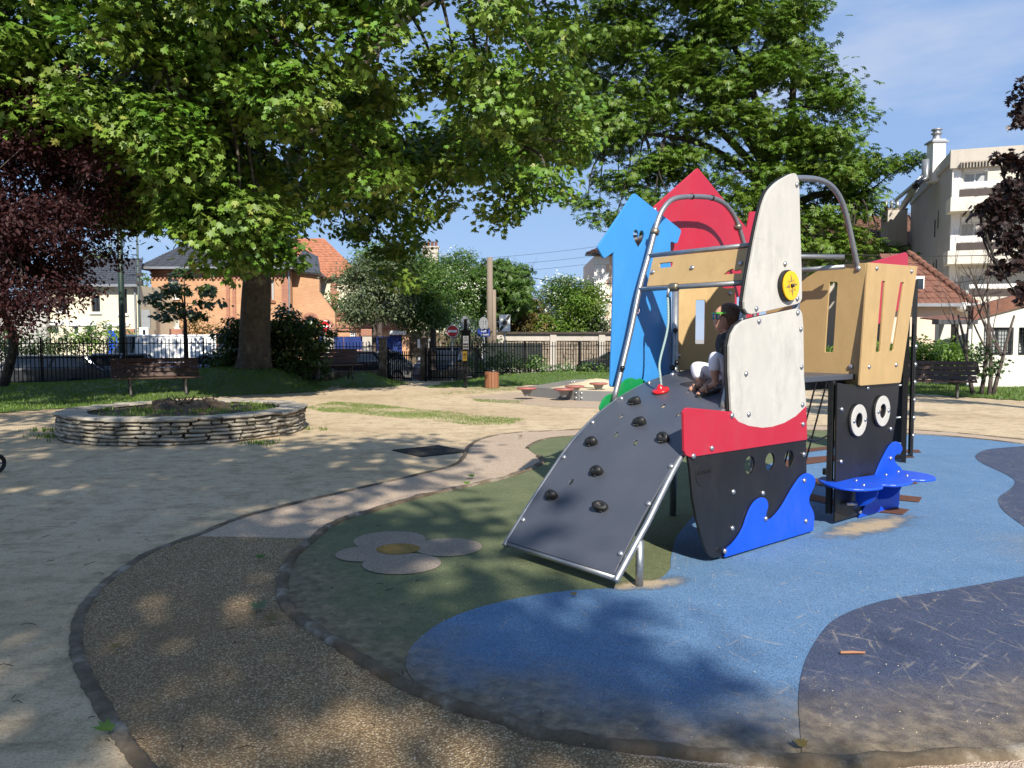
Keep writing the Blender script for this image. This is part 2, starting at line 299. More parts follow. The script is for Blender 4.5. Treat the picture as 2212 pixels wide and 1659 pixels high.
def brickmat(name, a, b, mo, sc, kx=1):
    m = NT(name); c = m.n('ShaderNodeTexCoord'); s = m.n('ShaderNodeSeparateXYZ'); m.l(c.outputs['Object'], s.inputs[0]); cb = m.n('ShaderNodeCombineXYZ')
    m.l(m.math('ADD', s.outputs[0], s.outputs[1]), cb.inputs[0]); m.l(s.outputs[2], cb.inputs[1])
    q = m.n('ShaderNodeTexBrick'); q.inputs['Scale'].default_value = sc; q.inputs['Mortar Size'].default_value = .03; q.inputs['Color1'].default_value = (*a, 1); q.inputs['Color2'].default_value = (*b, 1); q.inputs['Mortar'].default_value = (*mo, 1); q.inputs['Brick Width'].default_value = .55*kx; q.inputs['Row Height'].default_value = .17
    m.l(cb.outputs[0], q.inputs['Vector']); n = m.noise(c.outputs['Object'], .9, 6, .7); m.col(m.mix(m.ramp(n, [(.4, 0), (.75, .45)]), q.outputs[0], mul(a, .62))); m.rough(.85); m.bump(q.outputs[1], -.4, .02); return m.m
M['brick'] = brickmat('orange_brick', (.45, .215, .10), (.55, .285, .145), (.38, .27, .18), 2.3); M['brick_red'] = brickmat('red_brick', (.30, .10, .06), (.40, .15, .08), (.3, .2, .15), 2.3)
M['slate'] = pm('slate', (.05, .052, .058), .3, 6, .5, .2, 20); M['tile_red'] = pm('tile_red', (.15, .064, .04), .35, 4, .8, .3, 30); M['tile_brown'] = pm('tile_brown', (.13, .062, .038), .4, 3, .85, .3, 30); M['tile_orange'] = pm('tile_orange', (.34, .135, .07), .3, 4, .8, .3, 30)
M['zinc'] = pm('zinc', (.3, .31, .33), .15, 5, .4, .08, metal=.6)
def glassmat(name, c=(.02, .025, .03), r=.06):
    m = NT(name); v = m.co(); n = m.noise(v, 1.5, 3); m.col(m.ramp(n, [(.3, mul(c, .6)), (.7, mul(c, 1.5))])); m.rough(r); m.b.inputs['Specular IOR Level'].default_value = .8; m.bump(n, .02, .05); return m.m
M['glass'] = glassmat('window_glass'); M['curtain'] = pm('curtain', (.35, .37, .37), .35, 3, .5, .3, 5, scale=(14, 14, .4), bd=.03); M['asphalt'] = pm('asphalt', (.05, .05, .052), .25, 5, .9, .4, 60); M['pavement'] = pm('pavement', (.3, .28, .25), .2, 3, .9, .3, 30)
M['tyre'] = pm('tyre', (.012, .012, .012), .2, 10, .8, .2); M['rim'] = pm('rim', (.12, .12, .125), .1, 6, .35, .05, metal=.8); M['lamp'] = pm('headlamp', (.6, .62, .65), .1, 10, .15, .05); M['taillamp'] = pm('taillamp', (.35, .01, .01), .2, 10, .2, .05); M['plate'] = pm('number_plate', (.75, .75, .72), .05, 10, .4, 0)
def paint(name, c, metal=.3): return pm(name, c, .06, 2, .22, .02, 120, metal=metal, spec=.6, bd=.001)
M['cloth_white'] = pm('white_cotton', (.74, .71, .78), .06, 12, .85, .25, 90, bd=.003); M['denim_black'] = pm('black_denim', (.010, .011, .016), .3, 40, .85, .3, 160, bd=.003); M['skin'] = pm('skin', (.42, .22, .15), .08, 10, .5, .05, 90); M['sandal'] = pm('sandal', (.30, .17, .115), .1, 12, .6, .1); M['sole'] = pm('sole', (.02, .017, .014), .1, 12, .7, .1)
def hairmat():
    m = NT('hair'); v = m.co((30, 30, 3)); n = m.noise(v, 4, 5, .7); m.col(m.ramp(n, [(.3, (.035, .017, .009)), (.55, (.085, .044, .022)), (.8, (.24, .135, .07))])); m.rough(.4); m.bump(n, .7, .01); return m.m
M['hair'] = hairmat(); M['shade_green'] = pm('green_plastic', (.07, .32, .03), .05, 6, .3, 0)
M['lamp_green'] = pm('lamp_green', (.07, .10, .095), .15, 5, .5, .05); M['balcony_brown'] = pm('balcony_brown', (.05, .036, .03), .15, 5, .4, .05); M['sign_red'] = pm('sign_red', (.5, .01, .015), .06, 5, .35, 0); M['sign_white'] = pm('sign_white', (.78, .78, .76), .05, 5, .4, 0); M['sign_grey'] = pm('sign_grey', (.3, .31, .31), .1, 5, .45, .05, metal=.3); M['sign_yellow'] = pm('sign_yellow', (.75, .45, .02), .05, 5, .4, 0); M['sign_blue'] = pm('sign_blue', (.01, .03, .2), .05, 5, .4, 0); M['sign_black'] = pm('sign_black', (.01, .01, .01), .05, 5, .4, 0); M['green_paint'] = pm('green_paint', (.012, .03, .02), .2, 6, .45, .1); M['blue_sheet'] = pm('blue_sheet', (.012, .03, .14), .15, 4, .4, .1); M['dark_sheet'] = pm('dark_green_sheet', (.006, .012, .009), .2, 4, .5, .1); M['grey_panel'] = hdpe('sandpit_grey', (.16, .165, .17), amt=.3); M['disc_red'] = pm('faded_red', (.30, .105, .085), .12, 6, .5, .06); M['pit_sand'] = pm('pit_sand', (.55, .46, .31), .15, 8, .95, .6, 60, bd=.02)

# ---------------------------------------------------------------- building blocks
ORG = {}
def tag(o, label=None, cat=None, group=None, kind=None):
    for k, v in (('label', label), ('category', cat), ('group', group), ('kind', kind)):
        if v: o[k] = v
    return o
def thing(name, label, cat, loc=(0, 0, 0), rz=0.0, group=None, mat=None):
    o = bpy.data.objects.new(name, None); COL.objects.link(o); o.location = loc; o.rotation_euler = (0, 0, rz); o.empty_display_size = .1
    ORG[o.name] = Vector(loc); return tag(o, label, cat, group)
def link(name, me, parent=None, org=None):
    o = bpy.data.objects.new(name, me); COL.objects.link(o)
    if parent is not None: o.parent = parent
    if org is not None: o.location = org
    ORG[o.name] = ORG[parent.name] if parent is not None else Vector(org if org is not None else (0, 0, 0))
    return o
class MB:
    def __init__(s): s.v = []; s.f = []
    def add(s, vs, fs):
        k = len(s.v); s.v += [tuple(q) for q in vs]; s.f += [tuple(i+k for i in f) for f in fs]; return s
    def box(s, c, d, M3=None):
        c = Vector(c); vs = []
        for x in (-.5, .5):
            for y in (-.5, .5):
                for z in (-.5, .5):
                    q = Vector((x*d[0], y*d[1], z*d[2])); vs.append(c + (M3 @ q if M3 else q))
        return s.add(vs, [(0, 1, 3, 2), (4, 6, 7, 5), (0, 4, 5, 1), (2, 3, 7, 6), (0, 2, 6, 4), (1, 5, 7, 3)])
    def bar(s, a, b, w, d, up=UP):
        a = Vector(a); b = Vector(b); x = (b-a); L = x.length; x.normalize(); y = Vector(up).cross(x); y = y.normalized() if y.length > 1e-4 else Vector((1, 0, 0)); z = x.cross(y)
        return s.box((a+b)/2, (L, w, d), Matrix((x, y, z)).transposed())
    def tube(s, pts, r, n=8, cap=True):
        pts = [Vector(p) for p in pts]; m = len(pts); rs = r if hasattr(r, '__len__') else [r]*m; vs = []; fs = []
        t0 = (pts[1]-pts[0]).normalized(); a = Vector((0, 0, 1)) if abs(t0.z) < .9 else Vector((1, 0, 0)); nx = t0.cross(a).normalized()
        for i in range(m):
            t = (pts[min(i+1, m-1)]-pts[max(i-1, 0)]).normalized(); nx = (nx - t*nx.dot(t)).normalized(); ny = t.cross(nx)
            for k in range(n):
                an = 2*math.pi*k/n; vs.append(pts[i] + (nx*math.cos(an)+ny*math.sin(an))*rs[i])
        for i in range(m-1):
            for k in range(n): fs.append((i*n+k, i*n+(k+1) % n, (i+1)*n+(k+1) % n, (i+1)*n+k))
        if cap: fs += [tuple(range(n-1, -1, -1)), tuple((m-1)*n+k for k in range(n))]
        return s.add(vs, fs)
    def cyl(s, a, b, r, n=16): return s.tube([a, b], r, n)
    def dome(s, c, nrm, r, h, n=10):
        nrm = Vector(nrm).normalized(); a = Vector((0, 0, 1)) if abs(nrm.z) < .9 else Vector((1, 0, 0)); x = nrm.cross(a).normalized(); y = nrm.cross(x); c = Vector(c); vs = []; fs = []
        for j, (rr, hh) in enumerate(((1, 0), (.97, .3), (.75, .72), (.4, .93))):
            for k in range(n): vs.append(c + (x*math.cos(2*math.pi*k/n)+y*math.sin(2*math.pi*k/n))*r*rr + nrm*h*hh)
        vs.append(c+nrm*h)
        for j in range(3):
            for k in range(n): fs.append((j*n+k, (j+1)*n+k, (j+1)*n+(k+1) % n, j*n+(k+1) % n))
        for k in range(n): fs.append((3*n+k, 4*n, 3*n+(k+1) % n))
        return s.add(vs, fs)
    def ball(s, c, r, n=10, m=7, sc=(1, 1, 1)):
        c = Vector(c); vs = [c+Vector((0, 0, r*sc[2]))]; fs = []
        for j in range(1, m):
            for k in range(n):
                th = math.pi*j/m; p_ = 2*math.pi*k/n; vs.append(c+Vector((r*sc[0]*math.sin(th)*math.cos(p_), r*sc[1]*math.sin(th)*math.sin(p_), r*sc[2]*math.cos(th))))
        vs.append(c-Vector((0, 0, r*sc[2])))
        for k in range(n): fs.append((0, 1+k, 1+(k+1) % n)); fs.append((len(vs)-1, 1+(m-2)*n+(k+1) % n, 1+(m-2)*n+k))
        for j in range(m-2):
            for k in range(n): fs.append((1+j*n+k, 1+(j+1)*n+k, 1+(j+1)*n+(k+1) % n, 1+j*n+(k+1) % n))
        return s.add(vs, fs)
    def poly(s, pts): return s.add(pts, [tuple(range(len(pts)))])
    def prism(s, pts, d):
        """polygon pts (3D) extruded by vector d"""
        d = Vector(d); n = len(pts); P = [Vector(p) for p in pts]
        return s.add(P+[p+d for p in P], [tuple(range(n-1, -1, -1)), tuple(range(n, 2*n))]+[(i, (i+1) % n, n+(i+1) % n, n+i) for i in range(n)])
    def lathe(s, c, prof, n=16):
        c = Vector(c); vs = []; fs = []; m = len(prof)
        for r, z in prof:
            for k in range(n): vs.append(c+Vector((r*math.cos(2*math.pi*k/n), r*math.sin(2*math.pi*k/n), z)))
        for i in range(m-1):
            for k in range(n): fs.append((i*n+k, i*n+(k+1) % n, (i+1)*n+(k+1) % n, (i+1)*n+k))
        return s.add(vs, fs)
    def mesh(s, name, mat, off=None, smooth=False):
        me = bpy.data.meshes.new(name); v = s.v if off is None else [(a[0]-off[0], a[1]-off[1], a[2]-off[2]) for a in s.v]
        me.from_pydata(v, [], s.f); me.materials.append(M[mat] if isinstance(mat, str) else mat)
        if smooth: me.polygons.foreach_set('use_smooth', [True]*len(me.polygons)); 
        me.update(); return me
    def build(s, name, mat, parent=None, org=None, local=False, smooth=False, bevel=0):
        off = None if local else (ORG[parent.name] if parent is not None else org)
        o = link(name, s.mesh(name, mat, off, smooth), parent, org if parent is None else None)
        if bevel:
            b = o.modifiers.new('bevel', 'BEVEL'); b.width = bevel; b.segments = 2; b.limit_method = 'ANGLE'; b.angle_limit = R(40)
        return o
def curvemesh(name, outline, holes, th, bev):
    cu = bpy.data.curves.new(name, 'CURVE'); cu.dimensions = '2D'; cu.fill_mode = 'BOTH'; cu.extrude = max(th/2-bev, .0005); cu.bevel_depth = bev; cu.bevel_resolution = 1
    for ring in [outline]+list(holes):
        sp = cu.splines.new('POLY'); sp.points.add(len(ring)-1); sp.use_cyclic_u = True
        for i, q in enumerate(ring): sp.points[i].co = (q[0], q[1], 0, 1)
    o = bpy.data.objects.new('tmp_curve', cu); COL.objects.link(o); dg = bpy.context.evaluated_depsgraph_get(); dg.update()
    me = bpy.data.meshes.new_from_object(o.evaluated_get(dg)); bpy.data.objects.remove(o); bpy.data.curves.remove(cu); me.name = name; return me
def panel(name, outline, holes, th, O, X, Y, mat, parent=None, bev=.003, org=None, local=False):
    me = curvemesh(name, outline, holes, th, bev); X = Vector(X).normalized(); Y = Vector(Y); Y = (Y - X*Y.dot(X)).normalized(); N = X.cross(Y)
    off = Vector((0, 0, 0)) if local else (ORG[parent.name] if parent is not None else Vector(org or (0, 0, 0)))
    T = Matrix.Translation(Vector(O)-off) @ Matrix((X, Y, N)).transposed().to_4x4(); me.transform(T)
    me.materials.clear(); me.materials.append(M[mat] if isinstance(mat, str) else mat)
    me.polygons.foreach_set('use_smooth', [False]*len(me.polygons))
    return link(name, me, parent, org if parent is None else None)
def copy_tree(o, parent=None):
    c = o.copy(); COL.objects.link(c)
    if parent is not None: c.parent = parent
    ORG[c.name] = ORG.get(o.name, Vector())
    for ch in list(o.children): copy_tree(ch, c)
    return c
def text_mesh(txt, size, mat, O, X, Y, parent, name='lettering', ext=.0006):
    cu = bpy.data.curves.new(name, 'FONT'); cu.body = txt; cu.size = size; cu.align_x = 'CENTER'; cu.align_y = 'CENTER'; cu.extrude = ext
    o = bpy.data.objects.new('tmp_text', cu); COL.objects.link(o); dg = bpy.context.evaluated_depsgraph_get(); dg.update()
    me = bpy.data.meshes.new_from_object(o.evaluated_get(dg)); bpy.data.objects.remove(o); bpy.data.curves.remove(cu); me.name = name
    X = Vector(X).normalized(); Y = Vector(Y).normalized(); N = X.cross(Y)
    me.transform(Matrix.Translation(Vector(O)-ORG[parent.name]) @ Matrix((X, Y, N)).transposed().to_4x4()); me.materials.clear(); me.materials.append(M[mat]); return link(name, me, parent)

# ---------------------------------------------------------------- ground
def catpx(p, n=5, closed=False, z=0.0): return [gp(x, y, z) for x, y in cr(p, n, closed)]
OUTER = [(351, 1700), (285, 1624), (254, 1578), (204, 1497), (173, 1431), (165, 1380), (176, 1324), (214, 1273), (265, 1232), (326, 1194), (423, 1158), (509, 1123), (601, 1097), (757, 1060), (903, 1026), (978, 1006), (1002, 987), (1012, 966), (1045, 947), (1116, 935), (1222, 930), (1400, 921), (1700, 919), (1965, 929), (2100, 939), (2260, 956)]
INNER = [(2260, 1623), (2212, 1629), (1969, 1646), (1780, 1653), (1591, 1643), (1354, 1618), (1164, 1590), (1092, 1560), (997, 1536), (926, 1508), (855, 1475), (784, 1432), (713, 1385), (657, 1347), (623, 1319), (609, 1281), (614, 1243), (633, 1205), (666, 1176), (723, 1133), (808, 1105), (903, 1077), (998, 1055), (1092, 1034), (1154, 1011), (1173, 997), (1163, 987), (1140, 970), (1144, 963), (1173, 951), (1222, 944), (1400, 934), (1700, 930), (1965, 938), (2100, 948), (2260, 966)]
outer = [(p.x, p.y) for p in catpx(OUTER)]; inner = [(p.x, p.y) for p in catpx(INNER)]
ext_out = [(20, 13), (20, -3), (-1.2, -3), (-1.0, 1.6)]
def fitc(P):
    A = np.array([[2*x, 2*y, 1] for x, y in P]); b = np.array([x*x+y*y for x, y in P]); s = np.linalg.lstsq(A, b, rcond=None)[0]; return (s[0], s[1], math.sqrt(s[2]+s[0]**2+s[1]**2))
KC = fitc([tuple(gp(*q)[:2]) for q in ((1969, 1646), (1591, 1643), (1222, 1593), (926, 1508), (713, 1385), (609, 1281), (666, 1176))])
gA = gp(1690, 1165); gB = gp(1880, 1140); gC = gp(1400, 1265)
patches = [(gA.x-.1, gA.y, .75, .10, R(40)), (gB.x, gB.y, .75, .2, R(36)), (gC.x, gC.y, .32, .13, R(20))]
M['rub_blue'] = rubber('rubber_blue', (.085, .175, .305), (.118, .218, .36), True, patches, .4)
M['rub_green'] = rubber('rubber_green', (.095, .118, .055), (.15, .168, .085), True, patches[2:], .12)
M['rub_navy'] = rubber('rubber_navy', (.040, .055, .10), (.056, .074, .13), True, (), .42, .578)
M['rub_brown'] = rubber('rubber_brown', (.10, .042, .026), (.13, .055, .034), False, (), .15); M['rub_petal'] = rubber('rubber_petal', (.24, .195, .15), (.31, .255, .2), False, (), .3); M['rub_ochre'] = rubber('rubber_ochre', (.2, .13, .03), (.27, .17, .045), False, (), .1)
def sheet(name, poly, z, mat, kind='structure', parent=None):
    b = MB().poly([(x, y, z) for x, y in poly]); o = b.build(name, mat, parent); bm = bmesh.new(); bm.from_mesh(o.data)
    bmesh.ops.triangulate(bm, faces=bm.faces[:])
    for f in bm.faces:
        if f.normal.z < 0: f.normal_flip()
    bm.to_mesh(o.data); bm.free()
    if kind and parent is None: o['kind'] = kind
    return o
NEARL = [(-500, 10.4), (-60, 10.4), (-19.5, 23.45), (-6.75, 27.55), (-4.75, 28.15), (-3.25, 28.55), (-1.7, 29.15), (7.5, 33.25), (12, 45.2)]
FARL = [(-500, 33), (-60, 33), (-24, 34.6), (-14, 37.8), (-6, 39.2), (-3, 43.8), (3, 45.15), (12, 45.2)]
sheet('ground', [(-500, -60), (500, -60), (500, 45.2)]+NEARL[::-1], 0, 'sand'); sheet('ground', [(500, 45.2), (500, 900), (-500, 900)]+FARL, 0, 'pavement')
sheet('road', NEARL+FARL[::-1][1:], -.5, 'asphalt')
for LN in (NEARL, FARL):
    b_ = MB()
    for (ax_, ay_), (bx_, by_) in zip(LN[:-1], LN[1:]): b_.add([(ax_, ay_, -.52), (bx_, by_, -.52), (bx_, by_, 0), (ax_, ay_, 0)], [(0, 1, 2, 3)])
    o = b_.build('road_bank', 'pavement'); o['kind'] = 'structure'
sheet('path', outer+ext_out, .004, 'path')
jl = [tuple(gp(x, y)[:2]) for x, y in ((420, 1160), (500, 1161), (600, 1163), (700, 1165), (640, 1215), (600, 1280), (640, 1350), (720, 1400), (860, 1490), (1000, 1545), (1160, 1600), (1400, 1640), (1600, 1665))]
oi = [(p.x, p.y) for p in catpx(OUTER[:11])]
sheet('path', oi+jl+[(3.0, 2.0), (3, -2.8), (-1.1, -2.8), (-.95, 1.6)], .0065, 'path_old')
rub = sheet('play_surface', inner+[(19.5, 12.6), (19.5, 3.2)], .009, 'rub_green')
BLUE = [(1190, 1600), (1000, 1540), (925, 1508), (880, 1455), (882, 1415), (903, 1387), (950, 1351), (1021, 1321), (1116, 1297), (1222, 1281), (1340, 1272), (1415, 1258), (1446, 1235), (1450, 1205), (1470, 1150), (1560, 1060), (1650, 1010), (1735, 978), (1800, 966), (1900, 950), (1965, 940)]
bl = [(p.x, p.y) for p in catpx(BLUE)]
iT = [(p.x, p.y) for p in catpx([(1965, 939), (2100, 949), (2260, 967)])]; iB = [(p.x, p.y) for p in catpx([(2260, 1622), (2212, 1628), (1969, 1645), (1780, 1652), (1591, 1642), (1354, 1617), (1190, 1597)])]
sheet('blue_inlay', bl+iT+[(19.3, 12.5), (19.3, 3.3)]+iB, .013, 'rub_blue')
NAVY = [(2260, 1238), (2212, 1250), (2040, 1281), (1922, 1300), (1851, 1321), (1799, 1347), (1766, 1385), (1737, 1442), (1725, 1509), (1728, 1580), (1733, 1649)]
sheet('navy_inlay', [(p.x, p.y) for p in catpx(NAVY)]+[(p.x, p.y) for p in catpx([(1800, 1652), (1969, 1645), (2212, 1628), (2260, 1622)])]+[(19.2, 3.35), (19.2, 4.6)], .017, 'rub_navy')
NAVY2 = [(2260, 963), (2212, 966), (2142, 972), (2117, 979), (2107, 990), (2125, 1005), (2166, 1024), (2188, 1037), (2192, 1047), (2179, 1062), (2159, 1076), (2157, 1088), (2169, 1108), (2212, 1141), (2260, 1175)]
sheet('navy_inlay', [(p.x, p.y) for p in catpx(NAVY2)]+[(19.1, 7.2), (19.1, 12.3)], .017, 'rub_navy')
# brown painted planks
BR = [((1738, 972), (1800, 966), (1800, 972), (1738, 980)), ((1690, 996), (1803, 986), (1803, 998), (1700, 1012)), ((1725, 1030), (1803, 1044), (1803, 1058), (1725, 1044)), ((1700, 1058), (1803, 1082), (1803, 1096), (1700, 1072)), ((1900, 974), (1984, 974), (1990, 980), (1900, 981)), ((1890, 987), (1970, 986), (1976, 991), (1890, 995)), ((1880, 1040), (1970, 1042), (1983, 1047), (1960, 1052), (1880, 1050)), ((1880, 1066), (1992, 1078), (1985, 1089), (1880, 1078)), ((1870, 1092), (1965, 1105), (1950, 1116), (1870, 1108))]
for q in BR: sheet('brown_stripe', [tuple(gp(x, y)[:2]) for x, y in q], .019, 'rub_brown')
# flower inlay
def blob(c, rx, ry, a, n=28):
    P = []
    for i in range(n):
        th = 2*math.pi*i/n; x, y = rx*math.cos(th), ry*math.sin(th); P.append((c.x+x*math.cos(a)-y*math.sin(a), c.y+x*math.sin(a)+y*math.cos(a)))
    return P
fc = gp(860, 1190)
fl = []
for (px, py, rx, ry, a) in ((842, 1170, .275, .27, 6), (968, 1185, .25, .25, 0), (868, 1221, .27, .25, -5), (786, 1200, .2, .2, 20)):
    fl.append(sheet('flower_petal', blob(gp(px, py), rx, ry, R(a)), .0135+.0005*len(fl), 'rub_petal'))
sheet('flower_centre', blob(fc, .16, .15, 0), .0165, 'rub_ochre')
# kerbs: rounded concrete lips
def kerb(pts, w, h, name='kerb', side=1):
    b = MB(); n = len(pts); vs = []; fs = []; prof = [(-.5, -.02), (-.46, .6), (-.28, .95), (0, 1.0), (.28, .95), (.46, .6), (.5, -.02)]; k = len(prof)
    for i, p in enumerate(pts):
        a = pts[max(i-1, 0)]; c = pts[min(i+1, n-1)]; t = Vector((c[0]-a[0], c[1]-a[1], 0)).normalized(); nn = Vector((-t.y, t.x, 0)); ww = w*(1+.10*math.sin(i*1.3)+.07*math.sin(i*3.7)); hh = h*(1+.15*math.sin(i*.9+1))
        rj = random.Random(i*7+n)
        for x, z in prof: x += rj.uniform(-.04, .04); z *= rj.uniform(.86, 1.08); vs.append((p[0]+nn.x*x*ww, p[1]+nn.y*x*ww, max(z*hh, -.01)))
    for i in range(n-1):
        for j in range(k-1): fs.append((i*k+j, i*k+j+1, (i+1)*k+j+1, (i+1)*k+j))
    b.add(vs, fs); o = b.build(name, 'kerb', smooth=True); o['kind'] = 'structure'; return o
sheet('path', [tuple(gp(x, y)[:2]) for x, y in ((1000, 858), (1110, 848), (1142, 850), (1250, 866), (1420, 872), (1420, 886), (1200, 880), (1080, 869))], .004, 'path')
kerb([(p.x, p.y) for p in catpx(INNER[:27], 9)], .075, .034)
kerb([(p.x, p.y) for p in catpx(OUTER, 8)], .065, .016)
kerb([(p.x, p.y) for p in catpx(INNER[27:], 4)], .06, .02)
# road and pavement beyond the fence
sheet('pavement', [(-60, 11.5), (-19.5, 23.6), (-6.75, 27.7), (-4.75, 28.3), (-3.25, 28.7), (-1.7, 29.3), (7.5, 33.5), (7, 35), (-2.2, 30.8), (-20, 25)], -.42, 'pavement')

# ---------------------------------------------------------------- play structure
T0 = -3.14; TL = -4.20
PS = thing('play_structure', 'pirate ship play structure with climbing ramp, white sails and black hull on blue rubber', 'play structure', W(5.2, -3.6, 0))
BOLT = MB().dome((0, 0, 0), (0, 0, 1), .0195, .015, 12).mesh('bolt', 'bolt', smooth=True)
def bolt(P, nrm, parent, sc=1.0, name='bolt'):
    o = link(name, BOLT, parent); o.location = Vector(P)-ORG[parent.name]; o.rotation_euler = Vector(nrm).to_track_quat('Z', 'Y').to_euler(); o.scale = (sc, sc, sc); return o
def tpanel(name, px, holes, t, mat, th=.018, parent=PS, bev=.004):
    return panel(name, px, holes, th, W(0, t, 0), US, UP, mat, parent, bev)
def tb(parent, Z, pts, t, sc=1.0):
    for x, y in pts:
        s, h = pt(*Z(x, y), t); bolt(W(s, t, h), VT, parent, sc)
def mp(Z, pts, t): return [pt(*Z(x, y), t) for x, y in pts]
# hull
left = mp(Z8, [(20, 165), (45, 300), (80, 680), (130, 950), (180, 1150), (225, 1290), (262, 1375), (300, 1428), (350, 1452), (420, 1440), (470, 1428)], T0)
hull_o = left + [(5.71, .048), (5.66, .3), (5.625, .782), (4.17, .782)]
ports = [pt(*Z8(810, 262), T0), pt(*Z8(1070, 217), T0), pt(*Z8(1315, 180), T0)]
hull = tpanel('hull_board', hull_o, [circ(s, h, .068, n=24) for s, h in ports], T0-.012, 'black_board', .02)
tb(hull, Z8, [(590, 605), (970, 622), (578, 1072), (1497, 125)], T0-.001)
bs, bh = pt(*Z8(215, 370), T0); badge = tpanel('badge', circ(bs, bh, .088, n=28), [], T0-.003, 'core_black', .008, hull, .002)
for tx, dy, sz in (('KOMPAN', .008, .036),): text_mesh(tx, sz, 'black_plastic', W(bs, T0+.0025, bh+dy), US, UP, hull)
wave = [(470, 1432), (490, 1335), (560, 1270), (640, 1170), (700, 1060), (745, 930), (790, 820), (850, 730), (920, 685), (975, 690), (1005, 735), (1010, 795), (992, 860), (985, 920), (1000, 958), (1035, 962), (1070, 940), (1130, 880), (1210, 770), (1290, 630), (1370, 500), (1440, 410), (1510, 370), (1570, 385), (1615, 440), (1610, 510), (1575, 590), (1545, 660), (1538, 730), (1560, 790), (1592, 860), (1605, 940)]
wv = cr(mp(Z8, wave, T0), 4, False)+mp(Z8, [(1590, 1095)], T0)
wo = tpanel('wave_board', wv, [], T0+.010, 'wave_board', .016); tb(wo, Z8, [(1500, 460), (1520, 980), (1007, 950), (480, 1366)], T0+.02)
# red board and the two sails
arc = [(497, 545), (530, 580), (600, 608), (690, 621), (760, 614), (840, 588), (920, 542), (992, 480)]
redp = rnd(mp(Z8A, [(152, 488), (300, 497), (484, 516)], T0), .0001, 1)
red_o = mp(Z8A, [(156, 520), (163, 498), (182, 488), (300, 498), (486, 517)], T0)+mp(Z8A, arc, T0)+mp(Z8A, [(998, 700), (230, 815), (200, 819), (172, 806), (162, 780)], T0)
rd = tpanel('red_board', red_o, [], T0-.002, 'red_board', .022); tb(rd, Z8A, [(352, 762), (226, 816), (976, 597)], T0+.01); tb(rd, Z8A, [(981, 803)], T0)
w1 = mp(Z6, [(10, 1620), (10, 1420), (28, 1332), (65, 1265), (120, 1225), (200, 1203), (380, 1165), (525, 1135), (552, 1145), (566, 1175), (574, 1260), (580, 1659)], T0)+mp(Z8A, [(992, 470)], T0)+mp(Z8A, arc[::-1][1:], T0)+mp(Z8A, [(484, 505), (479, 400)], T0)
wl = tpanel('lower_sail', w1, [], T0-.002, 'white_board', .022); tb(wl, Z6, [(240, 1228), (538, 1163), (561, 1290), (567, 1580), (140, 1632)], T0+.01); tb(wl, Z8A, [(490, 538), (604, 530), (972, 464)], T0+.01)
w2 = cr(mp(Z6, [(540, 150), (520, 100), (490, 97), (440, 120), (370, 165), (310, 230), (275, 310), (250, 400), (215, 560), (180, 750), (150, 920), (126, 1080)], T0), 3, False)+mp(Z6, [(128, 1130), (148, 1162), (175, 1170), (300, 1145), (525, 1093), (552, 1078), (564, 1050), (560, 800), (553, 600), (545, 250)], T0)
wu = tpanel('upper_sail', w2, [], T0-.002, 'white_board', .022); tb(wu, Z6, [(440, 787), (531, 177), (219, 1131), (534, 1054)], T0+.01)
def backing(src, d=.012, name='edge_backing', pa=None):
    c = (sum(p[0] for p in src)/len(src), sum(p[1] for p in src)/len(src)); q = [(c[0]+(p[0]-c[0])*1.012-.012, c[1]+(p[1]-c[1])*1.004) for p in src]; return tpanel(name, q, [], T0-.023, 'core_black', .016, pa, .003)
backing(w2, pa=wu); backing(w1, pa=wl)
ds, dh = pt(*Z6(475, 955), T0+.03); tpanel('dial_rim', circ(ds-.012, dh, .112, n=32), [], T0+.02, 'core_black', .03, wu); dl = tpanel('dial', circ(ds, dh, .104, n=32), [], T0+.043, 'yellow_disc', .014, wu)
star = [];
for i in range(16):
    a = 2*math.pi*i/16+R(11); rr = (.082 if i % 4 == 0 else .062) if i % 2 == 0 else .034; star.append((ds+rr*math.cos(a), dh+rr*math.sin(a)))
star2 = [(ds+(p[0]-ds)*.86, dh+(p[1]-dh)*.86) for p in star]
tpanel('dial', star, [star2], T0+.0505, 'star_grey', .003, wu, .0005)
for i in range(4):
    a = math.pi/2*i+R(8); tpanel('dial', [(ds+.07*math.cos(a), dh+.07*math.sin(a)), (ds+.03*math.cos(a+.35), dh+.03*math.sin(a+.35)), (ds+.03*math.cos(a-.35), dh+.03*math.sin(a-.35))], [], T0+.0505, 'star_grey', .003, wu, .0005)
MB().dome(W(ds, T0+.05, dh), VT, .016, .02, 12).build('dial_knob', 'black_plastic', wu, smooth=True)
